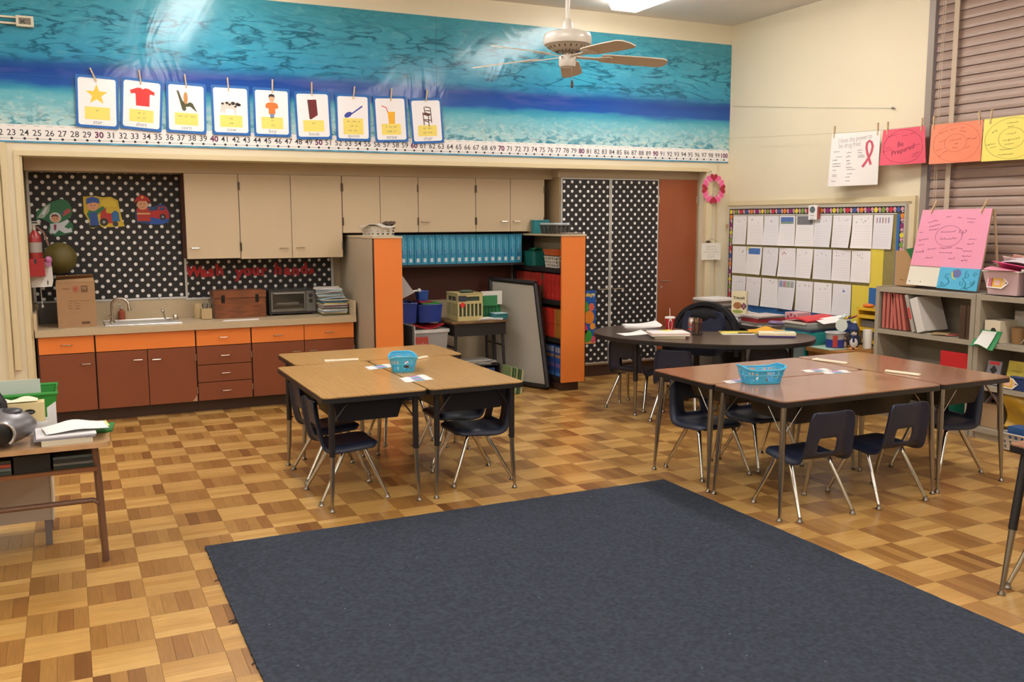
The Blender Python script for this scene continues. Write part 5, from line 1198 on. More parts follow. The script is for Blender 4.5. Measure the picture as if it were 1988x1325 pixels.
for (bx, by, nm) in ((1.842, 5.40, 'basket on the oak tables'), (3.515, 4.10, 'basket on the walnut tables')):
    for i in range(6):
        c_ = ['#c03a3a', '#e0a030', '#8d3a90', '#e8e4dc', '#3a3a44', '#b05a3a'][i]; a = i*1.05; r_ = random.Random(i)
        tag(MB().tube([(bx+.05*math.cos(a), by+.03*math.sin(a), .6445), (bx+.03*math.cos(a+2.2), by+.028*math.sin(a+2.2), .672+.006*i)], .006, 6).build('crayon', mat('cray_%d' % i, c_, .5)), '%s crayon lying in the blue %s' % (['red', 'yellow', 'purple', 'white', 'black', 'rust'][i], nm), 'crayon', 'crayons in the blue baskets')
cream = mat('paper_cream', '#eadfc6', .7); lilac = mat('paper_lilac', '#b48ab8', .6); bluep = mat('paper_blue', '#5a9ab8', .6)
def card_stack(x, y, ang, label, n=3, band=True):
    t = thing('card_bundle', label, 'cards', (x, y, .6325), 'word card bundles on the tables')
    for i in range(n):
        M = F_up(x-math.sin(ang)*.036*(i-(n-1)/2)+.01*i, y+math.cos(ang)*.036*(i-(n-1)/2), .6327+.0014*i, ang+.06*(i-1))
        c_ = MB().box(-.09, .09, -.021, .021, 0, .0013, M).build('card', paper, t)
        MB().box(-.03, .038, -.0205, .0205, .00131, .00145, M).build('colour_band', lilac if i % 2 else bluep, c_)
    return t
card_stack(1.735, 5.60, .30, 'white word cards with lilac bands left of the blue basket on the oak tables'); card_stack(1.785, 5.08, .25, 'white word cards with blue bands before the blue basket on the oak tables', 4)
card_stack(3.42, 4.19, .15, 'white word cards under the left side of the blue basket on the walnut tables', 2)
card_stack(4.09, 4.275, -.02, 'white word cards near the middle of the walnut tables, left of two', 2); card_stack(4.15, 4.175, -.02, 'white word cards near the middle of the walnut tables, right of two', 2)
strawm = mat('straw_cream', '#ece0c8', .55)
def stick_bundle(x, y, z, ang, ln, label, fan=.02):
    t = thing('stick_bundle', label, 'sticks', (x, y, z), 'bundles of pale sticks on the tables')
    for i in range(6):
        M = F_up(x, y, z+.004+.0045*(i % 2), ang); f_ = (i-2.5)
        MB().tube([M @ Vector((-ln/2, f_*fan*.45, 0)), M @ Vector((-ln*.2, f_*.0045, 0)), M @ Vector((ln/2, f_*.0045, 0))], .0036, 6).build('stick', strawm, t)
    return t
stick_bundle(1.60, 5.965, .6325, -.10, .22, 'bundle of pale craft sticks on the far left of the oak tables'); stick_bundle(2.10, 5.83, .6325, .5, .14, 'bundle of pale craft sticks behind the blue basket on the oak tables')
stick_bundle(4.425, 4.50, .6325, -1.35, .24, 'bundle of pale craft sticks at the far side of the walnut tables'); stick_bundle(4.47, 3.96, .6325, -1.30, .21, 'bundle of pale craft sticks at the right of the walnut tables', .008)

# kidney table
kx = Vector((.645, -.765, 0)); ky = Vector((.765, .645, 0)); kc = Vector((4.615, 6.115, 0))
t = thing('kidney_table', 'large dark brown kidney shaped table covered with papers', 'table', (kc.x, kc.y, 0))
def kp(a):   # outline: long axis kx, convex towards -ky, dent towards +ky
    c_, s_ = math.cos(a), math.sin(a); x = .885*math.copysign(abs(c_)**.86, c_)
    if s_ < 0: y = -.63*abs(s_)**.95
    else: y = .53*math.sin(a)**.8*(1-.70*math.exp(-(x/.38)**2)) if s_ > 0 else 0
    return kc+kx*x+ky*(y)
out = [kp(2*PI*i/72) for i in range(72)]
MB().prism([(p.x, p.y) for p in out], .6265, .632).build('top', dark_t, t)
MB().prism([(p.x, p.y) for p in out], .598, .6263).build('edge_band', edge_m, t, bevel=.003)
for (a, d) in ((-.70, .05), (.70, .05), (-.42, -.42), (.42, -.42)):
    p = kc+kx*a+ky*d
    l_ = MB().tube([(p.x, p.y, .597), (p.x, p.y, .28)], .019, 12).build('leg', leg_b, t, smooth=True)
    MB().tube([(p.x, p.y, .279), (p.x, p.y, .02)], [.015, .010], 10).build('leg_insert', leg_c, l_, smooth=True)
    MB().lathe([(0, .0006), (.016, .0006), (.016, .006), (.010, .014), (.009, .024)], 12, None, 0, (p.x, p.y, 0)).build('glide', glide_m, l_, smooth=True)

# ---------------------------------------------------------------- ceiling fan
fanw = mat('fan_white', '#e6e1d8', .25, coat=.4); fanb = mat('fan_blade', '#ded6c8', .45); brass = mat('fan_bronze', '#8d8272', .4, .7)
fc = Vector((2.67, 4.85, 0))
t = thing('ceiling_fan', 'white five-blade ceiling fan hanging from a long rod', 'fan', (fc.x, fc.y, 2.33))
cen = (fc.x, fc.y, 0)
MB().lathe([(.065, CH-.09), (.07, CH-.03), (.07, CH-.001)], 20, None, 0, cen).build('canopy', fanw, t, smooth=True)
MB().tube([(fc.x, fc.y, CH-.06), (fc.x, fc.y, 2.63)], .0125, 12).build('rod', fanw, t, smooth=True)
MB().lathe([(.03, 2.615), (.030, 2.665), (.018, 2.685), (.014, 2.69)], 16, None, 0, cen).build('rod_coupling', fanw, t, smooth=True)
MB().lathe([(.03, 2.62), (.10, 2.617), (.130, 2.607), (.1385, 2.59), (.1385, 2.552), (.134, 2.545), (.12, 2.543)], 36, None, 0, cen).build('motor_housing', fanw, t, smooth=True)
MB().lathe([(.0, 2.543), (.122, 2.5425), (.09, 2.515), (.05, 2.505), (0, 2.505)], 32, None, 0, cen).build('vented_underside', mat('fan_underside', '#c0b6a6', .5), t, smooth=True)
b = MB()
for i in range(20):
    a = 2*PI*i/20; u = Vector((math.cos(a), math.sin(a), 0)); b.tube([fc+u*.055+Vector((0, 0, 2.5045)), fc+u*.112+Vector((0, 0, 2.533))], .0042, 5)
b.build('vent_slots', mat('fan_slot', '#5d564c', .6), t)
MB().lathe([(.0, 2.505), (.033, 2.505), (.033, 2.485), (0, 2.485)], 20, None, 0, cen).build('flywheel', brass, t, smooth=True)
MB().lathe([(.0, 2.486), (.045, 2.486), (.050, 2.478), (.050, 2.436), (.044, 2.424), (.0, 2.422)], 24, None, 0, cen).build('switch_housing', fanw, t, smooth=True)
MB().tube([(fc.x+.012, fc.y-.035, 2.425), (fc.x+.012, fc.y-.035, 2.345)], .0012, 5).build('pull_chain', brass, t)
MB().lathe([(.003, .045), (.0075, .03), (.008, .004), (.004, 0)], 12, None, 0, (fc.x+.012, fc.y-.035, 2.302)).build('pull_knob', mat('pull_dark', '#4a3a30', .5), t, smooth=True)
tip = []
for a in (58, 130, 202, 274, 346):
    a = math.radians(a); u = Vector((math.cos(a), math.sin(a), 0)); v = Vector((-u.y, u.x, 0)); tl = math.radians(-12)
    z0 = 2.488; M = Matrix.Identity(4); y_ = v*math.cos(tl)+Vector((0, 0, 1))*math.sin(tl)*1; nz = u.cross(y_)
    u = (u+Vector((0, 0, -.045))).normalized(); nz = u.cross(y_)
    for i in range(3): M[i][0], M[i][1], M[i][2], M[i][3] = u[i], y_[i], nz[i], (fc.x, fc.y, z0)[i]
    bl = [(.20, -.046), (.24, -.056), (.44, -.064), (.56, -.062), (.592, -.045), (.603, 0), (.592, .045), (.56, .062), (.44, .064), (.24, .056), (.20, .046)]
    br = MB().box(.045, .225, -.014, .014, -.010, -.0045, M).prism([(.17, -.014), (.24, -.042), (.26, -.03), (.26, .03), (.24, .042), (.17, .014)], -.0085, -.0035, M).build('blade_bracket', fanw, t, bevel=.001)
    MB().prism(bl, -.003, .003, M).build('blade', fanb, t, bevel=.001)
# ---------------------------------------------------------------- bulletin board on the right wall
t = thing('bulletin_board', 'wide bulletin board on the right wall with a bright patterned border and rows of papers', 'bulletin board', (WX-.01, 6.6, .68))
XB = WX-.018
MB().box(XB, WX-.001, 5.52, 7.745, .62, 1.655).build('backing', mat('board_olive', '#8f824e', .8, var=.1, vscale=30), t)
alum = mat('board_frame', '#c9c4ba', .4, .3)
MB().box(XB-.012, WX-.001, 5.52, 7.745, 1.655, 1.672).build('frame_rail', alum, t); MB().box(XB-.012, WX-.001, 7.745, 7.758, .62, 1.672).build('frame_rail', alum, t); MB().box(XB-.012, WX-.001, 5.507, 5.52, .9, 1.672).build('frame_rail', alum, t)
# border strip with coloured shapes
bcol = [mat('border_'+n_, c_, .6) for n_, c_ in (('yellow', '#d8c83a'), ('green', '#7f9a3e'), ('red', '#c02f3a'), ('blue', '#3f5a94'), ('orange', '#dc8030'), ('plum', '#8a2a6a'))]
bpk, bwh = mat('border_pink', '#d898a4', .6), mat('border_white', '#e4e0d8', .6)
bk_ = MB(); bk_.box(XB-.004, XB-.0005, 5.522, 7.744, 1.598, 1.653).box(XB-.004, XB-.0005, 7.690, 7.744, .62, 1.598).box(XB-.004, XB-.0005, 5.522, 5.566, .9, 1.598)
bk_.build('border_strip', mat('border_black', '#2c2426', .6), t)
def blot(mb, y, z, r): mb.prism(circ(0, 0, r, 9, r*1.1), 0, .0008, F_right(XB-.004, y, z))
mbs = [MB() for _ in range(6)]; mp_, mw_ = MB(), MB()
spots = [(7.72-.0395*i*1.0, 1.626) for i in range(56)]+[(7.716, 1.575-.0395*i) for i in range(24)]+[(5.544, 1.575-.0395*i) for i in range(17)]
for i, (y, z) in enumerate(spots):
    if i % 2 == 0: blot(mbs[(i//2) % 6], y, z, .021)
    else: blot(mp_, y, z+.004, .016); blot(mw_, y-.004, z-.012, .009)
for i in range(6): mbs[i].build('border_dots', bcol[i], t)
mp_.build('border_petals', bpk, t); mw_.build('border_flecks', bwh, t)
MB().box(XB-.0062, XB-.0045, 5.60, 7.685, 1.590, 1.597).build('white_rail', bwh, t)
blue_p = mat('board_blue', '#2f66a4', .7); yel_p = mat('board_yellow', '#dcc84a', .7)
MB().box(XB-.0035, XB-.0008, 5.57, 5.60, .96, 1.59).build('blue_strip', blue_p, t)
MB().box(XB-.0035, XB-.0008, 5.80, 7.69, .62, .70).build('blue_band', blue_p, t)
for (ya, yb, za, zb_) in ((5.86, 6.05, .62, .98), (5.72, 5.86, .97, 1.32)): MB().box(XB-.0045, XB-.0008, ya, yb, za, zb_).build('yellow_paper', yel_p, t)
MB().box(XB-.0044, XB-.0008, 5.78, 5.86, .70, .97).build('blue_paper', blue_p, t)
MB().prism([(-.05, .0), (.05, .0), (.0, .075)], 0, .001, F_right(XB-.0046, 6.95, .665)).build('blue_droplet', mat('droplet_blue', '#27486e', .6), t)
# papers, one by one
graph = mat('pencil_grey', '#8f8d90', .8); sheet_m = [mat('sheet_%d' % i, c_, .75) for i, c_ in enumerate(('#e6e2e4', '#eae6e6', '#e2e0e4'))]
rowsdef = [('top', [7.686, 7.462, 7.218, 6.999, 6.776, 6.536, 6.309, 6.080, 5.845, 5.628], 1.300, 1.584),
           ('middle', [7.684, 7.46, 7.222, 6.99, 6.755, 6.53, 6.30, 6.075, 5.85], 1.008, 1.280),
           ('bottom', [7.680, 7.455, 7.225, 6.985, 6.745, 6.515, 6.280, 6.055], .700, .980)]
draw = {('top', 3): 'sky', ('top', 4): 'dark', ('middle', 1): 'sun', ('middle', 3): 'chevron', ('bottom', 3): 'rainbow', ('bottom', 6): 'plane', ('top', 8): 'people'}
rng = random.Random(21); k = 0
for rn, ys, za, zb_ in rowsdef:
    for i in range(len(ys)-1):
        ya, yb = ys[i], ys[i+1]; w = (ya-yb)-.012; yc = (ya+yb)/2; zc_ = (za+zb_)/2; hh = (zb_-za)
        what = draw.get((rn, i), 'pencil')
        desc = {'sky': 'with a blue sky drawing', 'dark': 'with a dark grey drawing', 'sun': 'with a yellow sun', 'chevron': 'with a red roof', 'rainbow': 'with a rainbow coloured drawing', 'plane': 'with a small blue shape', 'people': 'with pink and brown figures', 'pencil': 'with faint pencil drawing'}[what]
        t = thing('pupil_paper', 'pupil paper %s, %s in the %s row of the wall board' % (desc, ordn[i], rn), 'paper', (XB-.006, yc, za), 'pupil papers on the wall board')
        curl = rng.uniform(.006, .028); base = XB-.0065-.0012*(i % 2); side = rng.choice((-1, 1))
        def fn(u, v, w=w, yc=yc, curl=curl, base=base, zb_=zb_, hh=hh, side=side):
            du = u-.5; c_ = curl*(1-v)**2*(.3+.7*(.5+side*du)); return (base-c_, yc-du*w+.006*(1-v)*side, zb_-hh*(1-v))
        MB().sheet(fn, 5, 6, .0006).build('sheet', sheet_m[k % 3], t); k += 1
        def on(u, v, fn=fn): p = fn(u, v); return Vector((p[0]-.0006, p[1], p[2]))
        def patch(nm, m, quads, t=t, on=on):
            bs = [MB() for _ in quads] if nm == 'pencil_drawing' else [MB()]*len(quads)
            for b, q in zip(bs, quads):
                vs = [on(*p) for p in q]; b.add(vs, [tuple(range(len(vs)))])
            for b in (bs if nm == 'pencil_drawing' else bs[:1]): b.build(nm, m, t)
        lines = []
        for j in range(8):
            v = .66-.078*j; lines.append([(.10, v), (.88, v), (.88, v+.006), (.10, v+.006)])
        patch('ruled_lines', mat('rule_grey', '#c8c4c8', .8), lines)
        R_ = lambda a, b_, c_, d: [(a, b_), (c_, b_), (c_, d), (a, d)]
        if what == 'sky': patch('sky', mat('cray_sky', '#5874b0', .8, var=.25, vscale=120), [R_(.08, .80, .90, .95)]); patch('ground', mat('cray_land', '#7a9080', .8, var=.3, vscale=140), [R_(.08, .73, .90, .80)])
        elif what == 'dark': patch('grey_drawing', mat('cray_grey', '#77757a', .85, var=.25, vscale=120), [R_(.06, .70, .95, .98)])
        elif what == 'sun': patch('blue_scribble', mat('cray_blue', '#4a74b8', .8, var=.25, vscale=120), [R_(.12, .73, .88, .95)]); patch('sun', mat('cray_sun', '#d8cc4a', .8), [R_(.05, .86, .24, .98)])
        elif what == 'chevron': patch('red_roof', mat('cray_red', '#b85a68', .8), [[(.18, .76), (.30, .88), (.32, .86), (.20, .74)], [(.30, .88), (.44, .78), (.42, .76), (.30, .85)]])
        elif what == 'rainbow':
            for q, c_ in enumerate(('#8a96b8', '#b88a90', '#9ab09a', '#a8a4a0')): patch('crayon_stripe', mat('rb_%d' % q, c_, .8, var=.2, vscale=100), [R_(.06+.22*q, .74, .26+.22*q, .95)])
        elif what == 'plane': patch('blue_shape', mat('cray_plane', '#4a68b0', .8), [[(.52, .76), (.58, .80), (.56, .88), (.62, .80), (.70, .81), (.63, .75)]])
        elif what == 'people':
            for q in range(5): patch('figure', mat('fig_%d' % (q % 3), ['#b88a90', '#8a86a8', '#a08070'][q % 3], .8), [R_(.15+.15*q, .76, .21+.15*q, .92)])
        else:
            sq = []
            for q in range(rng.randint(3, 6)):
                u = rng.uniform(.15, .8); v = rng.uniform(.74, .9); sq.append([(u, v), (u+rng.uniform(.01, .05), v+.004), (u+rng.uniform(.01, .04), v+rng.uniform(.02, .07)), (u-.005, v+.04)])
            patch('pencil_drawing', graph, sq)
t = thing('wall_calendar_card', 'small white card with a grey picture hanging over the top of the wall board', 'card', (XB-.03, 6.50, 1.55))
MB().box(XB-.034, XB-.026, 6.475, 6.585, 1.545, 1.675).build('card', sheet_m[1], t)
MB().prism(circ(0, 0, .034, 12, .03), 0, .0008, F_right(XB-.0345, 6.535, 1.635)).build('grey_picture', mat('pic_grey', '#5d6a6c', .7, var=.3, vscale=90), t)
b = MB(); 
for q in range(2): scribble(b, 0, -.015-.028*q, .05, .014, F_right(XB-.0346, 6.535, 1.60), rng, lw=.004)
b.build('lettering', ink, t); MB().box(XB-.036, XB-.02, 6.455, 6.474, 1.55, 1.66).build('red_edge', mat('edge_red', '#a05048', .6), t)
MB().tube([(XB-.03, 6.55, 1.675), (XB-.028, 6.53, 1.70), (XB-.03, 6.51, 1.675)], .0015, 5).build('wire', steel, t)
tag(MB().box(XB-.022, XB-.013, 7.752, 7.775, 1.46, 1.50).build('clip', mat('clip_tan', '#b48a64', .6)), 'tan clip on the left edge of the wall board', 'clip')

# ---------------------------------------------------------------- clothesline with posters
LX = 6.08
def lz(y): return 2.268+.012*(abs(y-4.9)/2.9)**1+.085*max(0, (y-5.7)/2.07)**1.3
t = MB(); t.tube([(LX+.03 if y > 7.6 else LX, y, lz(y)) for y in [7.77, 7.4, 7.0, 6.6, 6.3, 6.0, 5.7, 5.4, 5.1, 4.8, 4.5, 4.2, 3.6]], .0013, 5)
tag(t.build('clothesline', mat('line_grey', '#a59a80', .8)), 'thin grey clothesline along the right wall with four posters pegged to it', 'clothesline')
def poster(y0, y1, z0, z1, m, name, label, wav=.010, skew=0.0, foot=0.0):
    t = thing('poster', label, 'poster', (LX, (y0+y1)/2, z0), 'posters on the clothesline')
    def fn(u, v):
        y = y0+(y1-y0)*u; top = lz(y)-.004+ (z1-z1); z = top-(top-z0)*(1-v)
        return (LX-.004-wav*(1-v)*(math.sin(u*5+1)+.5), y+foot*(1-v)*u+skew*(1-v), z)
    MB().sheet(fn, 16, 8, .0008).build('sheet', m, t, smooth=True)
    return t, fn
def decorate(t, fn, rng, m, items, rings, words=()):
    """pencil circles and handwriting that follow the sheet"""
    b = MB()
    def P_(u, v): p = fn(u, v); return Vector((p[0]-.0013, p[1], p[2]))
    def rib(pts, w):
        vs, fs = ribbon(pts, w); b.add([P_(*p) for p in vs], [tuple(f) for f in fs])
    for (cu, cv, ru, rv, a0, a1, w) in rings: rib([(cu+ru*math.cos(a0+(a1-a0)*i/28), cv+rv*math.sin(a0+(a1-a0)*i/28)) for i in range(29)], w)
    for (u, v, w, h, a) in items:
        rib(loops(u, v, w, h, rng, a, .7), .008)
    for (s_, u, v, h, sl) in words:
        vs, fs = text_pts(s_, h, .0); asp = .66
        MB().add([P_(u+q[0]*asp, v+q[1]+q[0]*sl) for q in vs], fs).build('written_words', m, t)
    if b.v: b.build('handwriting', m, t)['kind'] = 'stuff'
rng = random.Random(31)
t, fn = poster(6.265, 5.730, 1.832, 2.3, mat('poster_white', '#e9e3de', .6), 'w', 'white drug-free pledge poster with a red ribbon at the left end of the clothesline', .022)
decorate(t, fn, rng, mat('pencil_pale', '#b0a8a8', .7), [], [], [('I have the power to', .5, .88, .13, .06), ('be drug free!', .40, .77, .13, .04)])
decorate(t, fn, rng, mat('pencil_mid', '#7d7a84', .7), [(.14, .66, .14, .03, 0), (.20, .56, .14, .03, 0), (.12, .50, .11, .03, .05), (.16, .43, .17, .025, 0), (.16, .38, .18, .025, 0), (.13, .31, .09, .03, 0), (.14, .22, .10, .04, 0), (.14, .19, .1, .03, 0), (.13, .10, .10, .03, 0), (.40, .63, .1, .03, .1), (.39, .56, .1, .05, 0), (.39, .48, .08, .03, 0), (.40, .42, .09, .05, 0), (.41, .35, .12, .03, 0), (.45, .31, .17, .025, 0), (.43, .23, .1, .03, 0), (.40, .17, .09, .03, 0), (.40, .10, .09, .03, 0), (.61, .67, .10, .04, .05), (.61, .62, .09, .03, 0), (.63, .57, .12, .03, 0), (.64, .54, .14, .03, .05)], [])
b = MB()
def PR(u, v): p = fn(u, v); return Vector((p[0]-.0016, p[1], p[2]))
rp = [(.66, .345), (.72, .42), (.79, .52), (.84, .62), (.86, .72), (.835, .80), (.79, .825), (.745, .79), (.735, .70), (.755, .60), (.80, .47), (.83, .38)]
vs, fs = ribbon(rp, .046); b.add([PR(*p) for p in vs], fs); b.build('red_ribbon', mat('ribbon_red', '#c8566a', .6), t)
t, fn = poster(5.700, 5.290, 1.982, 2.28, mat('poster_crimson', '#e0586c', .65), 'r', 'crimson "Be Prepared" poster on the clothesline beside the white one', .02, 0, -.03)
decorate(t, fn, rng, mat('ink_wine', '#7c2440', .7), [(.25, .83, .22, .06, .25), (.55, .80, .14, .05, .1), (.72, .84, .12, .05, .1), (.17, .50, .14, .06, .3), (.16, .42, .24, .05, .3), (.80, .52, .16, .05, .25), (.78, .30, .2, .06, .3), (.74, .22, .14, .05, .3)], [(.5, .5, .44, .46, .1, 2*PI, .008)], [('Be', .44, .56, .20, .10), ('Prepared', .50, .40, .20, .25)])
t, fn = poster(5.226, 4.778, 1.968, 2.27, mat('poster_coral', '#f28a6a', .65), 'o', 'coral orange poster with pencilled words in circles on the clothesline', .008)
decorate(t, fn, rng, mat('ink_brick', '#b4583f', .7), [(.26, .80, .18, .05, .4), (.45, .85, .14, .05, .2), (.63, .86, .09, .05, 0), (.64, .78, .15, .05, -.25), (.25, .58, .16, .05, .4), (.20, .36, .15, .05, .5), (.31, .30, .10, .05, .5), (.22, .20, .08, .05, .5), (.50, .58, .24, .06, .1), (.52, .48, .07, .05, 0), (.50, .38, .10, .05, .05), (.76, .58, .08, .05, 0), (.86, .58, .12, .06, .4), (.74, .38, .13, .06, .5)], [(.52, .5, .45, .47, 0, 2*PI, .006), (.5, .5, .21, .22, 0, 2*PI, .006)])
t, fn = poster(4.768, 4.310, 1.962, 2.27, mat('poster_yellow', '#f2e070', .65), 'y', 'yellow poster with pencilled words in circles at the right edge of the photo', .006)
decorate(t, fn, rng, mat('ink_olive', '#8d8240', .7), [(.50, .86, .2, .05, .05), (.48, .78, .12, .05, 0), (.20, .70, .11, .06, .5), (.50, .62, .18, .07, .1), (.50, .48, .30, .06, .1), (.47, .38, .18, .06, .1), (.15, .40, .18, .05, .15), (.2, .33, .12, .05, .15), (.42, .26, .22, .06, 0), (.42, .14, .26, .05, 0), (.82, .7, .1, .08, .3), (.84, .4, .12, .06, 0)], [(.5, .5, .46, .47, 0, 2*PI, .006), (.5, .5, .22, .24, 0, 2*PI, .006)])
for i, (y, s_) in enumerate(((6.24, 'left top corner of the white pledge poster'), (5.755, 'right top corner of the white pledge poster'), (5.655, 'left top corner of the crimson poster'), (5.32, 'right top corner of the crimson poster'), (5.205, 'left top corner of the coral poster'), (4.80, 'right top corner of the coral poster'), (4.715, 'left top corner of the yellow poster'))):
    clothespin(F_right(LX-.004, y, lz(y)-.040, random.uniform(-.12, .12)), 'wooden clothespin at the %s' % s_, 'clothespins on the clothesline', .95)
tag(MB().tube([(WX-.006, 7.77, 2.688), (WX-.008, 6.7, 2.56), (WX-.01, 5.71, 2.450)], .0011, 5).build('wire_line', mat('line_grey2', '#8d8674', .8)), 'thin empty line stretched on the right wall above the posters', 'line')
t = thing('wall_hook', 'small metal hook ending the empty line on the right wall', 'hook', (WX-.02, 5.70, 2.44))
MB().tube([(WX-.001, 5.70, 2.449), (WX-.022, 5.70, 2.449)], .006, 8).ball((WX-.024, 5.70, 2.449), .011, 10, 6).build('knob', steel, t, smooth=True); MB().tube([(WX-.015, 5.70, 2.449), (WX-.012, 5.725, 2.451)], .003, 6).build('pin', steel, t)

# ---------------------------------------------------------------- grey metal bookcases under the window
met = mat('bookcase_grey', '#a29887', .4, var=.02, vscale=3); met_d = mat('bookcase_inner', '#8d8373', .45)
def metal_case(y0, y1, label):
    t = thing('metal_bookcase', label, 'bookcase', (5.96, (y0+y1)/2, 0), 'grey metal bookcases under the window')
    x0, x1 = 5.78, 6.155
    for y in (y0, y1-.036): MB().box(x0, x1, y, y+.036, 0, 1.024).build('side_panel', met, t, bevel=.003)
    MB().box(x1-.012, x1, y0+.036, y1-.036, .0, 1.02).build('back_panel', met_d, t)
    for z, nm in ((1.0, 'top'), (.672, 'shelf'), (.368, 'shelf'), (.062, 'shelf')): MB().box(x0+.0005, x1-.012, y0+.0365, y1-.0365, z-.017, z+.017).build(nm, met, t, bevel=.002)
    MB().box(x0+.012, x0+.022, y0+.036, y1-.036, 0, .045).build('kick_plate', met, t)
    MB().box(x0+.15, x0+.156, y0+.0365, y1-.0365, .018+.0, .03).build('brace', met_d, t)
    return t
metal_case(4.517, 5.418, 'grey metal bookcase holding red folders and binders, left of two under the window')
metal_case(3.610, 4.511, 'grey metal bookcase holding bins and toys, right of two under the window')
sh0 = .6895
folder_r = mat('folder_salmon', '#c06a5e', .55); fold_d = mat('folder_wine', '#8a2c2c', .55)
for i in range(6):
    y = 5.345-.040*i-.004*max(0, i-2); a = 0 if i < 3 else -.14-.03*(i-3)
    M = Matrix.Translation((5.80, y, sh0+.001)) @ Matrix.Rotation(a, 4, 'X')
    t = thing('red_folder', 'salmon red folder standing in the left metal bookcase, %s from the left' % ordn[i], 'folder', (5.9, y, sh0), 'red folders in the left metal bookcase')
    MB().box(0, .23, -.005, .017, .006, .285, M).build('cover', fold_d, t); MB().box(-.002, .228, -.009, -.005, .006, .289, M).build('flap', folder_r, t); MB().box(-.0015, .001, -.005, .016, .008, .287, M).build('spine', folder_r, t)
bin_w = mat('binder_white', '#d6d2cc', .45); bin_g = mat('binder_grey', '#a8a49a', .5)
for i, (y, a, m, lab, th) in enumerate(((5.085, -.30, bin_g, 'pale grey slim binder with a red mark leaning against the folders', .028), (5.035, -.34, bin_w, 'thick white binder leaning in the left metal bookcase', .07))):
    M = Matrix.Translation((5.79, y, sh0+.018)) @ Matrix.Rotation(a if False else -a, 4, 'X') if False else Matrix.Translation((5.79, y, sh0+(.004 if i == 0 else .026))) @ Matrix.Rotation(-a*-1, 4, 'X')
    t = thing('binder', lab, 'binder', (5.9, y, sh0))
    M = Matrix.Translation((5.785, y-.055-.04*i, sh0+.003+th*math.sin(-a))) @ Matrix.Rotation(a*1.0, 4, 'X')
    MB().box(0, .25, 0, th, .0, .29 if i == 0 else .265, M).build('cover', m, t, bevel=.002)
    if i == 0: MB().box(-.001, 0, .006, .022, .10, .19, M).build('red_mark', c_red, t)
    else: MB().box(.02, .252, .006, th-.006, .004, .262, M).build('pages', paper, t)
brn_b = mat('book_brown', '#4a3626', .5)
for i, (y, w, m, h_, lab) in enumerate(((4.655, .05, brn_b, .245, 'thick dark brown book in the left metal bookcase, left of the brown pair'), (4.60, .042, brn_b, .25, 'thick dark brown book in the left metal bookcase, right of the brown pair'), (4.570, .018, bin_g, .23, 'slim grey book at the right end of the left metal bookcase shelf'))):
    tag(MB().box(5.80+.03*(i == 2), 5.98, y-w, y-.002, sh0+.001, sh0+h_).build('book', m, bevel=.003), lab, 'book', 'books at the right end of the left metal bookcase')
tag(MB().box(6.0, 6.13, 4.565, 4.60, sh0+.001, sh0+.27).build('red_book', c_red, bevel=.002), 'tall red book at the back right of the left metal bookcase', 'book')
for i, (x, y, a, m) in enumerate(((5.90, 4.93, .2, 'paper_cream'), (5.92, 4.80, -.3, 'folder_salmon'), (5.88, 4.87, .5, 'paper_tan'))):
    tag(MB().box(-.08, .08, -.06, .06, 0, .003, Matrix.Translation((x, y, sh0+.001+.0036*i)) @ Matrix.Rotation(a, 4, 'Z')).build('paper_sheet', MATS[m]), '%s paper lying flat on the left metal bookcase shelf' % ('cream', 'salmon', 'tan')[i], 'paper', 'papers lying on the left metal bookcase shelf')
tag(MB().box(5.80, 5.83, 4.565, 4.80, .3865, .585).build('red_binder', mat('binder_red', '#c41f24', .5, bump=.3, bscale=300), bevel=.004), 'bright red ribbed binder on the middle shelf of the left metal bookcase', 'binder')
# right bookcase content
sR = .6895
t = thing('card_box', 'small cream card box with a dark round window on the right metal bookcase', 'box', (5.92, 4.40, sR))
MB().box(5.81, 6.0, 4.335, 4.455, sR+.001, sR+.155).build('box_body', mat('box_cream', '#d8cbb4', .6), t, bevel=.004)
MB().prism(circ(0, 0, .021, 16), 0, .001, F_right(5.8095, 4.385, sR+.085)).build('round_window', c_blk, t)
t = thing('green_scoop', 'green plastic tray with white lining in front of the card box', 'tray', (5.77, 4.40, sR))
MB().sheet(lambda u, v: (5.80-.05*(1-v)**2, 4.49-.18*u+.03*(1-v), sR+.010+.075*v-.045*(1-v)**2+.012*math.sin(u*5)*(1-v)), 8, 6, .006).build('tray_body', mat('tray_green', '#2f8a52', .45), t, smooth=True)
MB().sheet(lambda u, v: (5.792-.05*(1-v)**2, 4.455-.11*u+.03*(1-v), sR+.015+.065*v-.04*(1-v)**2+.012*math.sin((u*.7+.15)*5)*(1-v)), 6, 5, .002).build('lining', mat('lining_white', '#dcdcd6', .6), t, smooth=True)
t = thing('plastic_jug', 'cloudy plastic container at the back of the right metal bookcase', 'container', (6.03, 4.28, sR))
MB().box(5.99, 6.12, 4.22, 4.36, sR+.001, sR+.22).build('container_body', mat('plastic_cloudy', '#a8a294', .35), t, bevel=.015, seg=2); MB().ball((5.985, 4.24, sR+.20), .010, 8, 6).build('cap', c_blk, t)
tag(MB().lathe([(.045, 0), (.05, .09), (.048, .11), (.02, .12)], 16, None, 0, (5.92, 4.27, sR+.001)).build('amber_jar', mat('jar_amber', '#8d6a44', .2), smooth=True), 'amber jar beside the cream card box on the right metal bookcase', 'jar')
tag(MB().sheet(lambda u, v: (5.84+.12*u, 4.05+.15*v, sR+.05+.05*math.sin(3*u+2*v)*math.sin(4*v)), 8, 8, .004).build('plastic_wrap', mat('wrap_clear', '#a8a49c', .15), smooth=True), 'crumpled clear plastic on the right metal bookcase', 'plastic')
m2 = .3865
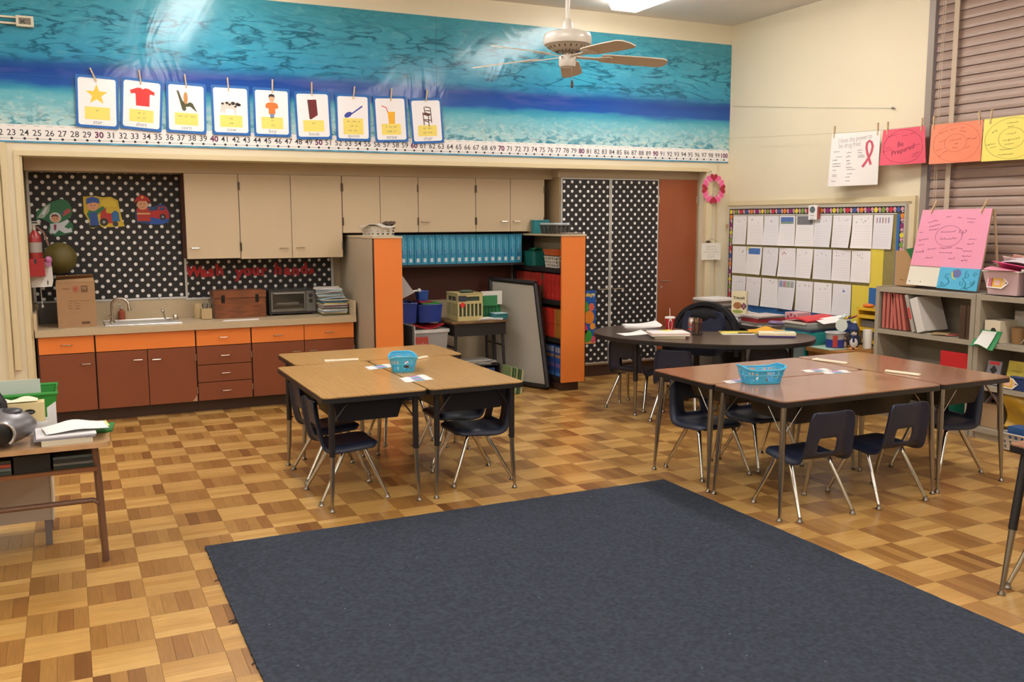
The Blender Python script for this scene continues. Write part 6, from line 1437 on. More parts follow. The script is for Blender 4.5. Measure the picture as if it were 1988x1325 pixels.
for i, (y0_, y1_, c_, lab, h_) in enumerate(((4.34, 4.45, '#8d8a92', 'grey picture book with a dark figure on the middle shelf of the right metal bookcase', .17), (4.14, 4.29, '#c4b03e', 'yellow picture book with a bee on the middle shelf of the right metal bookcase', .19), (3.95, 4.10, '#a03a44', 'red picture book beside the yellow one on the right metal bookcase', .18))):
    M = Matrix.Translation((5.83, 0, m2+.002)) @ Matrix.Rotation(.20, 4, 'Y')
    t = thing('picture_book', lab, 'book', (5.83, (y0_+y1_)/2, m2), 'picture books on the right metal bookcase')
    MB().box(0, .012, y0_, y1_, .003, h_, M).build('cover', mat('pb_'+c_[1:], c_, .45, var=.12, vscale=30), t, bevel=.0015)
    Mq = M @ F_right(-.0006, (y0_+y1_)/2, h_*.5)
    if i == 0: MB().prism([(-.03, .02), (0, .055), (.03, .02), (.012, .0), (.03, -.06), (-.025, -.06), (-.01, 0)], 0, .0006, Mq).build('dark_figure', c_blk, t); MB().box(-.04, .04, .06, .08, 0, .0006, Mq).build('red_title', c_red, t)
    elif i == 1: MB().ball((0, 0, 0), (.016, .009, .002), 10, 6, Mq @ Matrix.Translation((.03, -.05, .001))).build('bee', c_blk, t); b = MB(); scribble(b, 0, .03, .08, .03, Mq, rng, .0008, .004); b.build('title', mat('title_brown', '#7c6a2a', .6), t)
lath_basket('book_bin', 'dark blue bin with pencil shaped tag on the middle shelf of the right metal bookcase', 5.79, 5.82, 3.86, 4.22, m2+.001, m2+.09, mat('bin_navy', '#22386a', .45), .004, 'bin', False)
def pencil_tag(M, label, s=1.0):
    t = thing('pencil_tag', label, 'tag', M @ Vector((0, 0, 0)), 'pencil shaped paper tags')
    P_ = lambda p: [(x*s, y*s) for x, y in p]
    MB().prism(P_([(-.072, -.034), (.04, -.038), (.082, 0), (.04, .038), (-.072, .036)]), -.0006, 0, M).build('outline', c_wht, t)
    MB().prism(P_([(-.066, -.028), (-.04, -.028), (-.04, .03), (-.066, .03)]), 0, .0005, M).build('eraser', mat('eraser_pink', '#c8707c', .6), t)
    MB().prism(P_([(-.040, -.028), (-.034, -.028), (-.034, .03), (-.040, .03)]), 0, .0006, M).build('ferrule', mat('ferrule_red', '#8a3a34', .5), t)
    MB().prism(P_([(-.034, -.028), (.036, -.03), (.036, .032), (-.034, .03)]), 0, .0005, M).build('pencil_body', mat('pencil_yellow', '#e4b43a', .6), t)
    MB().prism(P_([(.036, -.03), (.070, 0), (.036, .032)]), 0, .0005, M).build('sharpened_end', mat('pencil_wood', '#dcb890', .6), t); MB().prism(P_([(.062, -.007), (.076, 0), (.062, .007)]), .0005, .0009, M).build('point', c_blk, t)
    MB().prism(P_(rrect(-.018, .022, -.018, .02, .006)), .0005, .0010, M).build('name_patch', mat('patch_pink', '#e4b8b0', .6), t)
    return t
pencil_tag(F_right(5.784, 4.235, .43), 'orange pencil shaped tag hanging by the books on the right metal bookcase', 1.0)
pencil_tag(F_right(5.782, 4.425, .405), 'small pencil shaped tag at the left post of the right metal bookcase', .6)
b0 = .0805
tag(MB().box(5.83, 6.1, 4.33, 4.455, b0+.001, b0+.17).build('paper_box', mat('box_tan', '#a88a68', .6), bevel=.01), 'tan box in clear plastic on the bottom shelf of the right metal bookcase', 'box')
tag(MB().sheet(lambda u, v: (5.83+.12*u, 4.33+.10*v+.02*u, b0+.178+.10*(1-abs(2*v-1))*(.6+.3*math.sin(6*u))), 8, 8, .003).build('plastic_bag', mat('bag_lilac', '#a898a4', .2), smooth=True), 'crumpled clear plastic bag over the tan box', 'bag')
t = tag(MB().sheet(lambda u, v: (5.84+.03*math.sin(v*5+u*2), 4.28-.22*u, b0+.034+.22*v+.02*math.sin(u*4)*v), 10, 10, .03).build('yellow_bag', mat('bag_yellow', '#c49a2a', .35), smooth=True), 'crumpled yellow bag standing on the bottom shelf of the right metal bookcase', 'bag')
tag(MB().box(5.90, 6.1, 4.02, 4.30, b0+.001, b0+.24).build('dark_case', mat('case_green', '#24301f', .6), bevel=.02, seg=2), 'dark green case behind the yellow bag', 'case')
lath_basket('plastic_basket', 'white perforated basket at the bottom right of the metal bookcase', 5.62, 5.755, 3.80, 4.13, .012, .125, mat('basket_bright', '#d8d2c8', .45), .012)
tag(MB().box(5.635, 5.745, 3.83, 4.10, .09, .17).build('blue_case', mat('case_blue', '#2f5a94', .4), bevel=.01), 'blue plastic case sitting in the white basket on the floor', 'case')
# on top of the bookcases
zt_ = 1.025
t = thing('pink_chart', 'pink handwritten chart clipped to a tilted board on top of the left metal bookcase', 'chart', (5.90, 4.9, zt_))
A, Bq, Cq, Dq = Vector((5.90, 5.235, 1.045)), Vector((5.90, 4.60, 1.035)), Vector((5.985, 4.585, 1.622)), Vector((5.985, 5.185, 1.617))
up = (Dq-A).normalized(); rg = (Bq-A).normalized(); nr = rg.cross(up); nr = -nr if nr.x > 0 else nr
b = MB(); b.add([A-nr*.012, Bq-nr*.012, Cq-nr*.012, Dq-nr*.012, A-nr*.002, Bq-nr*.002, Cq-nr*.002, Dq-nr*.002], [(3, 2, 1, 0), (4, 5, 6, 7), (0, 1, 5, 4), (1, 2, 6, 5), (2, 3, 7, 6), (3, 0, 4, 7)]); b.build('backing_board', mat('easel_tan', '#b49878', .6), t)
def chart_pt(u, v): return A.lerp(Bq, u).lerp(Dq.lerp(Cq, u), v)
MB().sheet(lambda u, v: tuple(chart_pt(u, .26+.74*v)+nr*.003), 4, 4, .001).build('pink_sheet', mat('chart_pink', '#ec9cb8', .6), t)
MB().sheet(lambda u, v: tuple(chart_pt(.46*u, .0+.25*v)+nr*.002), 2, 2, .002).build('white_card', mat('chart_cream', '#e4dfd0', .5), t)
fnp = lambda u, v: tuple(chart_pt(u, .26+.74*v)+nr*.0035)
decorate(t, fnp, rng, mat('ink_mauve', '#b0688a', .7), [(.20, .80, .16, .05, .3), (.24, .73, .18, .05, .3), (.24, .66, .16, .05, .25), (.06, .60, .06, .03, .2), (.12, .48, .16, .05, .25), (.10, .38, .1, .04, .2), (.10, .26, .14, .06, .3), (.27, .32, .14, .06, .1), (.26, .16, .12, .07, .1), (.46, .62, .22, .05, .1), (.48, .50, .26, .06, .1), (.47, .34, .18, .05, .05), (.48, .26, .2, .05, .05), (.58, .16, .1, .06, 0), (.42, .88, .08, .04, .1), (.58, .86, .06, .04, .1), (.75, .84, .14, .04, -.1), (.75, .78, .10, .04, -.1), (.66, .62, .13, .09, .05), (.66, .34, .1, .05, 0), (.82, .50, .12, .05, 0), (.80, .42, .10, .05, 0), (.78, .30, .14, .05, 0), (.78, .22, .14, .06, 0), (.76, .14, .1, .05, 0)], [(.47, .54, .19, .18, 0, 2*PI, .006)])
for yq, sx_ in ((.14, -.10), (.86, -.16)):
    p = chart_pt(yq, .95)+nr*.006; clothespin(frame(p, rg*math.cos(.3)+up*math.sin(.3)*0-up*.3, up*.95+rg*.3), 'wooden clothespin clipping the %s top corner of the pink chart' % ('left' if yq < .5 else 'right'), 'clothespins on the pink chart', 1.0)
t = thing('blue_canvas', 'light blue painted canvas with dark swirls and a fish before the pink chart', 'painting', (5.88, 4.78, zt_))
cv = lambda u, v: chart_pt(.46+.54*u, -.01+.27*v)+nr*.014
MB().sheet(lambda u, v: tuple(cv(u, v)), 2, 2, .010).build('canvas', mat('canvas_blue', '#56b4dc', .55, var=.08, vscale=25), t)
b = MB()
for (cu, cv_, r_, tw, st_) in ((.22, .55, .10, 1.5, .2), (.12, .25, .08, -1.5, 0), (.72, .70, .11, 1.6, .6), (.86, .35, .10, -1.6, .3), (.62, .30, .09, 1.4, .8), (.90, .72, .08, 1.5, 0)):
    pts = [(cu+r_*(1-i/22)*math.cos(st_*PI+tw*PI*i/14)*.6, cv_+r_*1.7*(1-i/22)*math.sin(st_*PI+tw*PI*i/14)) for i in range(20)]
    vs, fs = ribbon(pts, .020); MB().add([cv(*p)+nr*.0006 for p in vs], fs).build('dark_swirl', mat('swirl_teal', '#1f7a94', .5), t)
for pts in ([(.04, .06), (.2, .12), (.3, .30), (.24, .5)], [(.70, .05), (.72, .3), (.62, .5), (.7, .62)], [(.70, .05), (.86, .2), (.92, .45)], [(.62, .04), (.70, .16), (.78, .04)]):
    vs, fs = ribbon(pts, .028); MB().add([cv(*p)+nr*.0007 for p in vs], fs).build('dark_swirl', mat('swirl_teal', '#1f7a94', .5), t)
pass
b = MB(); b.add([cv(.45+.12*math.cos(a), .74+.20*math.sin(a))+nr*.0009 for a in [2*PI*i/16 for i in range(16)]], [tuple(range(16))]); b.build('fish_shape', mat('fish_violet', '#6a74a8', .5), t)
b = MB(); vs, fs = ribbon([(.33, .80), (.36, .55), (.44, .46)], .035); b.add([cv(*p)+nr*.0010 for p in vs], fs); b.build('yellow_stroke', mat('stroke_yellow', '#d8cc3a', .5), t)
b = MB()
for u in (.05, .41):
    p = chart_pt(.45*u+.02, .05)+nr*.003; b.ball(p, .005, 8, 5)
b.build('screw', steel, bpy.data.objects['pink_chart'])
MB().tube([Cq-nr*.02, Vector((6.12, 4.60, 1.03))], .010, 6).tube([Dq-nr*.02, Vector((6.12, 5.15, 1.03))], .010, 6).build('rear_leg', MATS['easel_tan'], bpy.data.objects['pink_chart'])
t = thing('cardboard_carton', 'brown cardboard carton on the left metal bookcase behind the pink chart', 'box', (6.02, 5.28, zt_))
MB().box(5.965, 6.13, 5.20, 5.41, zt_+.0005, 1.30).build('box_body', mat('carton_brown', '#b08a60', .75), t, bevel=.003)
b = MB(); scribble(b, 0, 0, .05, .02, F_right(5.9645, 5.33, 1.075), rng, .0006, .004); b.build('print', card_d, t)
tag(MB().prism([(0, 0), (.11, .02), (.09, -.12)], 0, .004, F_right(5.955, 5.30, 1.315)).build('green_pennant', mat('pennant_green', '#2a6a3c', .6)), 'dark green paper pennant corner behind the pink chart', 'paper')
clear = mat('tub_cloud', '#d6b8bc', .25); clear2 = mat('tub_cloud_grey', '#b4aeae', .25)
t = thing('storage_tub', 'translucent tub of pink supplies with a pencil tag on the right metal bookcase', 'tub', (5.93, 4.35, zt_))
MB().frustum((5.83, 6.08, 4.24, 4.46), (5.80, 6.11, 4.215, 4.49), zt_+.001, zt_+.16).build('tub_body', clear, t, bevel=.014, seg=2)
MB().tube([(5.80, 4.215, zt_+.162), (5.80, 4.49, zt_+.162), (6.11, 4.49, zt_+.162), (6.11, 4.215, zt_+.162), (5.80, 4.215, zt_+.162)], .006, 6).build('rim', mat('rim_clear', '#d8d0cc', .3), t)
pencil_tag(F_right(5.803, 4.375, zt_+.085, .0) @ Matrix.Rotation(math.radians(-11), 4, 'X'), 'yellow pencil shaped tag on the tub of pink supplies', 1.05)
for i, (c_, nm) in enumerate((('#e89ab0', 'pale pink'), ('#e85a94', 'bright pink'), ('#dcc8c0', 'cream'), ('#e4a898', 'peach'))):
    M = Matrix.Translation((5.86+.05*i, 4.35-.02*i, zt_+.165+.012*i)) @ Matrix.Rotation(.12+.06*i, 4, 'Y') @ Matrix.Rotation(.2*i, 4, 'Z')
    tag(MB().sheet(lambda u, v: M @ Vector(((u-.5)*.20, (v-.5)*.22, .03*math.sin(3*u+i)*v+.012*i)), 6, 6, .004).build('foam_sheet', mat('foam_'+c_[1:], c_, .6)), '%s craft sheet heaped in the pink supply tub' % nm, 'sheet', 'craft sheets in the pink supply tub')
tag(MB().sheet(lambda u, v: (5.84+.26*u, 4.44-.26*v, zt_+.215+.05*math.sin(2.6*u+.3)*math.sin(3*v)), 8, 8, .003).build('plastic_bag', mat('bag_white', '#d4ccd4', .18), smooth=True), 'white plastic bag lying over the pink supply tub', 'bag')
t = thing('storage_tub', 'cloudy grey tub at the right edge of the photo on the right metal bookcase', 'tub', (5.93, 4.05, zt_))
MB().frustum((5.83, 6.08, 3.92, 4.15), (5.80, 6.11, 3.90, 4.18), zt_+.001, zt_+.17).build('tub_body', clear2, t, bevel=.014, seg=2); MB().box(5.79, 6.12, 3.89, 4.19, zt_+.171, zt_+.185).build('lid', MATS['rim_clear'], t, bevel=.004)
# ---------------------------------------------------------------- teacher's corner
t = thing('teacher_desk', 'grey metal desk heaped with books and papers below the wall board', 'desk', (5.78, 6.75, 0))
gm = mat('desk_grey', '#6a645e', .45, var=.03, vscale=3)
MB().box(5.42, 6.14, 6.12, 7.45, .585, .615).build('top', mat('desk_top_grey', '#3a3634', .4), t, bevel=.004)
MB().box(5.45, 6.12, 6.14, 6.58, .04, .584).build('pedestal', gm, t, bevel=.004); MB().box(5.45, 6.12, 7.0, 7.43, .04, .584).build('pedestal', gm, t, bevel=.004)
for ya, yb in ((6.15, 6.57), (7.01, 7.42)):
    for za, zb_ in ((.06, .30), (.31, .45), (.46, .575)):
        d = MB().box(5.437, 5.449, ya+.008, yb-.008, za, zb_).build('drawer', gm, t, bevel=.002); MB().tube([(5.437, (ya+yb)/2-.04, zb_-.035), (5.425, (ya+yb)/2-.03, zb_-.035), (5.425, (ya+yb)/2+.03, zb_-.035), (5.437, (ya+yb)/2+.04, zb_-.035)], .004, 6).build('handle', steelm, d)
rng = random.Random(17)
def pile(x, y, z, specs, where, grp, w=.28, d=.21, ang=0.0):
    for i, (c_, h_, nm) in enumerate(specs):
        M = Matrix.Translation((x+rng.uniform(-.015, .015), y+rng.uniform(-.015, .015), z)) @ Matrix.Rotation(ang+rng.uniform(-.15, .15), 4, 'Z')
        tag(MB().box(-w/2, w/2, -d/2, d/2, 0, h_, M).build('book' if h_ > .012 else 'paper_stack', mat('pl_'+c_[1:], c_, .6, var=.06, vscale=40), bevel=.0015), '%s, %s from the bottom of the %s' % (nm, ORD[i], where), 'book' if h_ > .012 else 'papers', grp)
        z += h_+.0005
    return z
zd_ = .6155
gp = 'piles on the grey desk'
pile(5.62, 7.22, zd_, [('#4a423c', .03, 'dark book'), ('#8a8078', .02, 'grey book'), ('#5c5048', .03, 'brown book'), ('#b0a69a', .015, 'pale book'), ('#4a4440', .025, 'dark book'), ('#9a9288', .02, 'grey book'), ('#6a5a4c', .025, 'brown book'), ('#dcd8d4', .02, 'white paper wad')], 'pile behind the office chair', gp, .30, .30)
pile(5.60, 6.86, zd_, [('#8d857c', .012, 'grey papers'), ('#3c3836', .02, 'black tray'), ('#a8a098', .012, 'pale papers'), ('#6a625c', .015, 'grey folder'), ('#c0b8b0', .012, 'pale papers')], 'pile under the cracker box', gp, .34, .28)
t = thing('cracker_box', 'cream cracker box with a snack picture standing on the pile on the grey desk', 'box', (5.60, 6.84, .69))
Mt = frame((5.548, 6.80, .6905), (.58, -.81, 0), (0, 0, 1))
MB().box(-.068, .068, 0, .205, -.055, 0, Mt).build('carton', mat('cracker_cream', '#d8ccaa', .5), t, bevel=.003)
text('Triscuit', .034, Mt @ Matrix.Translation((0, .145, .0006)), c_blk, t, bold=.001)
MB().prism(circ(-.012, .075, .04, 14, .032), .0003, .0010, Mt).build('snack_picture', mat('snack', '#9a6434', .6, var=.3, vscale=60), t)
MB().prism(circ(-.01, .02, .05, 12, .016), .0003, .0010, Mt).build('greens_picture', mat('greens', '#8a9440', .6), t); MB().prism([(.045, .035), (.072, .07), (.045, .105), (.018, .07)], .0010, .0016, Mt).build('diamond_mark', mat('diamond', '#4a2c40', .5), t)
MB().prism([(.045, .05), (.058, .07), (.045, .09), (.032, .07)], .0016, .002, Mt).build('diamond_centre', mat('diamond_pink', '#b06a78', .5), t)
pile(5.58, 6.50, zd_, [('#b8b0a8', .012, 'pale papers'), ('#7c7670', .02, 'grey folder'), ('#9a2c34', .035, 'dark red book'), ('#a89c98', .012, 'grey papers'), ('#c0b4b0', .012, 'pale papers')], 'middle pile on the grey desk', gp, .30, .24)
tag(MB().tube([(5.44, 6.92, .65), (5.48, 6.70, .65)], .028, 12).build('paper_roll', paper, smooth=True), 'small white roll at the front edge of the grey desk', 'roll')
t = thing('tissue_box', 'pink patterned tissue box at the back of the grey desk', 'tissue box', (5.98, 6.50, zd_))
MB().box(5.90, 6.06, 6.42, 6.58, zd_+.001, zd_+.095).build('box_body', mat('tissue_pink', '#d8a4a8', .6), t, bevel=.004)
for yy, zz_ in ((6.45, .68), (6.54, .67), (6.50, .69)): MB().prism(circ(0, 0, .016, 8), 0, .0008, F_right(5.8995, yy, zz_)).build('flower_print', mat('flower_red', '#a84a58', .6), t)
pile(5.85, 7.25, zd_, [('#d4cec8', .05, 'white paper block')], 'back corner of the grey desk', gp, .26, .22)
# teal drawer units beside the desk
tq = mat('drawer_teal', '#2f9a9a', .35); tq2 = mat('drawer_front', '#8aa0a0', .35)
t = thing('drawer_cart', 'turquoise framed plastic drawer cart between the grey desk and the wooden table', 'drawers', (5.62, 5.98, 0))
MB().box(5.42, 5.84, 5.80, 6.10, .600, .625).build('top', tq, t, bevel=.012, seg=2)
for y in (5.80, 6.088): MB().box(5.42, 5.84, y, y+.012, .02, .599).build('side_frame', tq, t)
for z in (.02, .30, .585): MB().box(5.42, 5.84, 5.812, 6.088, z, z+.014).build('cross_frame', tq, t)
for z0_, z1_ in ((.036, .298), (.316, .583)):
    d = MB().box(5.425, 5.82, 5.814, 6.086, z0_, z1_).build('drawer', tq2, t); MB().tube([(5.424, 5.98, z1_-.05), (5.405, 5.97, z1_-.055), (5.405, 5.93, z1_-.055), (5.424, 5.92, z1_-.05)], .006, 6).build('handle', tq, d)
zq = pile(5.62, 5.95, .6258, [('#26405c', .02, 'navy folder'), ('#7a7a72', .012, 'grey papers'), ('#9aa0a0', .03, 'grey spiral bound book'), ('#c8c4bc', .012, 'white papers')], 'pile on the turquoise drawer cart', 'pile on the turquoise drawer cart', .36, .26, .1)
tag(MB().sheet(lambda u, v: (5.46+.34*u, 5.82+.26*v+.02*u, zq+.018+.018*math.sin(PI*v)+.012*u), 8, 8, .012).build('red_folder', mat('folder_bright_red', '#d2323c', .5, bump=.2, bscale=300)), 'bright red folder on top of the pile on the turquoise drawer cart', 'folder')
tag(MB().sheet(lambda u, v: (5.56+.30*u, 5.74+.12*v, zq+.026+.02*u-.03*(1-v)), 6, 4, .001).build('paper_sheet', paper), 'white papers sliding off the bright red folder', 'paper')
tag(MB().tube([(5.50, 6.28, .66), (5.60, 6.05, .668)], .018, 8).ball((5.50, 6.28, .66), (.03, .06, .02), 8, 6).build('purple_pouch', mat('pouch_purple', '#7a6488', .5), smooth=True), 'dull purple pencil pouch beside the red folder', 'pouch')
# low wooden table with toys
pine = mat_wood('pine', '#a8743c', '#bb8a50', (2, 9, 4), .4, .2)
t = thing('low_wooden_table', 'low pine table with a wipes tub and plush penguins under the wall board', 'table', (5.80, 5.70, 0))
MB().box(5.42, 6.15, 5.43, 5.792, .485, .515).build('top', pine, t, bevel=.004)
MB().box(5.44, 6.13, 5.45, 5.78, .44, .484).build('apron', pine, t)
for x in (5.44, 6.09):
    for y in (5.45, 5.745): MB().box(x, x+.04, y, y+.04, 0, .439).build('leg', pine, t, bevel=.003)
tag(MB().box(5.46, 5.80, 5.50, 5.74, .10, .26).build('green_bin', mat('bin_green', '#3f6a2c', .5), bevel=.01), 'green bin on the floor under the low pine table', 'bin')
zp = .5155
tag(MB().box(5.43, 5.66, 5.53, 5.785, zp+.0005, zp+.004).build('green_mat', mat('mat_green', '#a8c4b0', .6)), 'pale green paper mat on the low pine table', 'mat')
t = thing('wipes_tub', 'round clear tub with a blue and red label on the low pine table', 'tub', (5.58, 5.62, zp))
MB().lathe([(.066, .0), (.07, .004), (.074, .115), (.076, .12)], 24, None, 0, (5.575, 5.625, zp+.0045)).build('tub_body', mat('wipes_clear', '#a8a8a4', .25), t, smooth=True)
MB().lathe([(.0705, .004), (.0735, .07)], 24, None, 0, (5.575, 5.625, zp+.0045)).build('blue_label', mat('wipes_blue', '#2c3a8a', .4), t, smooth=True)
b = MB(); vs = []; 
for i in range(6):
    a = PI+.55+.10*i
    for z in (.01, .105): vs.append((5.575+.0755*math.cos(a), 5.625+.0755*math.sin(a), zp+.004+z))
b.add(vs, [(2*i, 2*i+2, 2*i+3, 2*i+1) for i in range(5)]); b.build('red_label', mat('wipes_red', '#b03a34', .4), t)
MB().tube([(5.575+.078*math.cos(a), 5.625+.078*math.sin(a), zp+.126) for a in [2*PI*i/24 for i in range(26)]], .005, 6, cap=False).build('rim', mat('rim_pale', '#c0bec4', .3), t)
MB().lathe([(.0, -.004), (.046, -.004), (.050, 0), (.050, .006), (.0, .008)], 24, frame((5.615, 5.60, zp+.185), (.35, -.93, 0), (0.05, .02, 1))).build('open_lid', mat('lid_cloudy', '#c4cac0', .35), t, smooth=True)
def plush(name, label, x, y, s, body, belly, hat, z=zp):
    t = thing(name, label, 'plush toy', (x, y, z), 'plush toys on the low pine table'); v = Vector((-.80, -.60, 0))
    MB().ball((x, y, z+.060*s), (.040*s, .040*s, .060*s), 14, 10).build('body', mat('plush_'+body[1:], body, .9, bump=.3, bscale=200), t, smooth=True)
    MB().ball((x+v.x*.014*s, y+v.y*.014*s, z+.055*s), (.033*s, .033*s, .046*s), 12, 8).build('belly', mat('plush_'+belly[1:], belly, .9), t, smooth=True)
    MB().ball((x+v.x*.006*s, y+v.y*.006*s, z+.132*s), (.034*s, .034*s, .032*s), 14, 10).build('head', mat('plush_'+body[1:], body, .9), t, smooth=True)
    MB().ball((x+v.x*.018*s, y+v.y*.018*s, z+.128*s), (.026*s, .026*s, .022*s), 12, 8).build('face', mat('plush_'+belly[1:], belly, .9), t, smooth=True)
    q = Vector((-v.y, v.x, 0))
    for sg in (-1, 1):
        MB().ball((x+v.x*.04*s+q.x*sg*.011*s, y+v.y*.04*s+q.y*sg*.011*s, z+.136*s), .004*s, 8, 6).build('eye', c_blk, t, smooth=True)
        MB().ball((x+v.x*.025*s+q.x*sg*.022*s, y+v.y*.025*s+q.y*sg*.022*s, z+.008*s), (.018*s, .018*s, .0075*s), 8, 6).build('foot', mat('plush_orange', '#d08a4a', .8), t, smooth=True)
        MB().ball((x+q.x*sg*.040*s, y+q.y*sg*.040*s, z+.07*s), (.014*s, .014*s, .034*s), 8, 6).build('flipper', mat('plush_'+body[1:], body, .9), t, smooth=True)
    MB().tube([(x+v.x*.038*s, y+v.y*.038*s, z+.126*s), (x+v.x*.056*s, y+v.y*.056*s, z+.122*s)], [.007*s, .001], 8).build('beak', mat('plush_orange', '#d08a4a', .8), t, smooth=True)
    if hat:
        MB().lathe([(.034*s, .150*s), (.036*s, .160*s), (.012*s, .205*s), (.0, .208*s)], 14, None, 0, (x, y, z)).build('hat', mat('hat_navy', '#22305c', .8), t, smooth=True)
        MB().ball((x, y, z+.212*s), .011*s, 8, 6).build('pompom', mat('plush_white', '#d8d4d0', .9), t, smooth=True)
        MB().lathe([(.030*s, .100*s), (.036*s, .102*s), (.036*s, .112*s), (.030*s, .115*s)], 14, None, 0, (x, y, z)).build('scarf', mat('hat_navy', '#22305c', .8), t, smooth=True)
        MB().box(x+v.x*.045*s-.006*s, x+v.x*.045*s+.006*s, y+v.y*.045*s-.006*s, y+v.y*.045*s+.006*s, z+.06*s, z+.104*s).build('scarf_end', MATS['hat_navy'], t)
plush('plush_penguin', 'plush penguin wearing a navy hat and scarf on the low pine table', 5.655, 5.50, 1.02, '#28262a', '#d0ccc8', True)
plush('plush_animal', 'small grey plush animal with a pale belly beside the penguin', 5.64, 5.585, .62, '#5c5048', '#d8b8ac', False)
plush('plush_animal', 'round dark grey plush animal left of the small pale-bellied one', 5.73, 5.655, .72, '#4a423e', '#6a6058', False)
tag(MB().lathe([(.030, 0), (.034, .004), (.036, .15), (.034, .155), (.0, .156)], 18, None, 0, (5.765, 5.470, zp+.001)).build('white_cylinder', mat('cyl_white', '#d8d2c8', .4), smooth=True), 'white cylinder canister at the right end of the low pine table', 'canister')
t = thing('yellow_rack', 'yellow toy shelf rack with grey bins at the back of the low pine table', 'rack', (6.0, 5.58, zp))
yl = mat('rack_yellow', '#dcae28', .4); gb = mat('rack_bins', '#6c655c', .5)
for y in (5.45, 5.70): MB().box(5.90, 6.08, y, y+.018, zp+.001, zp+.29).build('post', yl, t)
for z in (.02, .12, .225): MB().box(5.90, 6.08, 5.4685, 5.6995, zp+z, zp+z+.028).build('shelf', yl, t)
for z in (.05, .15): MB().box(5.92, 6.07, 5.475, 5.69, zp+z, zp+z+.055).build('bin', gb, t, bevel=.006)
MB().box(5.89, 6.09, 5.4485, 5.72, zp+.2905, zp+.31).build('top', yl, t, bevel=.003)
tag(MB().ball((5.95, 5.65, .842), (.04, .055, .017), 10, 6).build('orange_toy', mat('toy_orange', '#d8722a', .6), smooth=True), 'orange crumpled toy on top of the yellow rack', 'toy')
tag(MB().ball((5.97, 5.53, .855), (.045, .05, .03), 10, 7).ball((5.94, 5.50, .862), (.02, .03, .02), 8, 6).build('silver_toy', mat('toy_silver', '#a8a4aa', .3), smooth=True), 'silver and grey toy on top of the yellow rack', 'toy')
tag(MB().ball((5.86, 5.77, zp+.13), (.05, .06, .06), 12, 8).box(5.81, 5.91, 5.72, 5.80, zp+.002, zp+.10).build('blue_bag', mat('bag_navy', '#22386c', .7), smooth=True), 'navy blue bag at the back of the low pine table', 'bag')
for i, (x, y, c_, nm) in enumerate(((5.84, 5.76, '#d8b43a', 'yellow'), (5.88, 5.74, '#b83a4a', 'red'), (5.80, 5.785, '#c8d4d8', 'white'))):
    tag(MB().sheet(lambda u, v: (x+.05*(u-.5), y-.05*(v-.5), zp+.20+.03*u+.02*v+.012*math.sin(5*u+i)), 4, 4, .003).build('paper_flower', mat('flower_%d' % i, c_, .6)), '%s paper flower sticking out of the navy bag' % nm, 'flower', 'paper flowers in the navy bag')
tag(MB().ball((5.37+.08, 5.80-.02, zp+.02), (.035, .025, .014), 8, 6).build('pink_toy', mat('toy_pink', '#d8566c', .5), smooth=True), 'small pink toy at the left end of the low pine table', 'toy')
# office chair with a dark jacket, on the inner side of the kidney table
t = thing('office_chair', 'dark navy office chair draped with a black jacket behind the kidney table', 'chair', (5.12, 6.55, 0))
dk = mat('office_navy', '#1c2036', .85, bump=.2, bscale=300); jk = mat('jacket_black', '#17151a', .95, bump=.3, bscale=120)
face = Vector((-.80, -.60, 0)); sd = Vector((-.60, .80, 0)); cc = Vector((4.94, 6.63, 0))
Mo = Matrix.Identity(4)
for i in range(3): Mo[i][0], Mo[i][1], Mo[i][2], Mo[i][3] = sd[i], face[i], (0, 0, 1)[i], cc[i]
MB().prism(rrect(-.24, .24, -.23, .23, .06), .40, .47, Mo).build('seat', dk, t, bevel=.02, seg=2)
def bk_fn(u, v):
    x = (u-.5)*.40*(1-.18*abs(2*v-1)**3); z = .48+.25*v; y = -.27-.05*v+.05*(2*u-1)**2; return Mo @ Vector((x, y, z))
MB().sheet(bk_fn, 10, 8, .045).build('backrest', dk, t, smooth=True)
MB().tube([Mo @ Vector((0, -.05, .40)), Mo @ Vector((0, -.05, .10))], .028, 10).build('column', leg_b, t)
MB().tube([Mo @ Vector((0, -.10, .42)), Mo @ Vector((0, -.30, .44)), Mo @ Vector((0, -.335, .60))], .022, 8).build('back_support', leg_b, t)
for i in range(5):
    a = 2*PI*i/5+.3; l_ = MB().tube([Mo @ Vector((0, -.05, .10)), Mo @ Vector((.27*math.cos(a), -.05+.27*math.sin(a), .07))], [.022, .015], 8).build('base_arm', leg_b, t)
    MB().ball(Mo @ Vector((.27*math.cos(a), -.05+.27*math.sin(a), .032)), .031, 10, 8).build('caster', edge_m, l_, smooth=True)
# the jacket over the backrest: a thing of its own
b = MB(); 
def jk_fn(u, v):
    a = PI*u; r_ = 1.0; hw = .315-.05*v*0; x = -math.cos(a)*hw*(1-.10*(1-v)); zz_ = .50+.405*math.sin(a)**.75 if False else .44+.45*math.sin(a)**.62
    y = -.37+.10*v+.02*math.sin(9*a)*(.5-v*.3); z = zz_-.075-.03*v*(1-math.sin(a))
    return Mo @ Vector((x, y, z))
def jk_front(u, v):
    a = PI*u; f_ = 1-.40*v; x = -math.cos(a)*.315*f_; z = .40+(.44*math.sin(a)**.62-.03)*f_+.02*math.sin(7*a)*v
    return Mo @ Vector((x, -.36+.115*math.sin(PI*v*.75)+.008*math.sin(13*a), z))
b.sheet(jk_front, 30, 8, .02)
b.sheet(jk_fn, 26, 8, .035)
def jk_back(u, v):
    x = (u-.5)*.56; top = .40+.395*max(.02, 1-(2*u-1)**2)**.31; z = .46+(top-.46)*v; return Mo @ Vector((x, -.372+.012*math.sin(11*u)-.02*v*(1-v), z))
b.sheet(jk_back, 20, 8, .02)
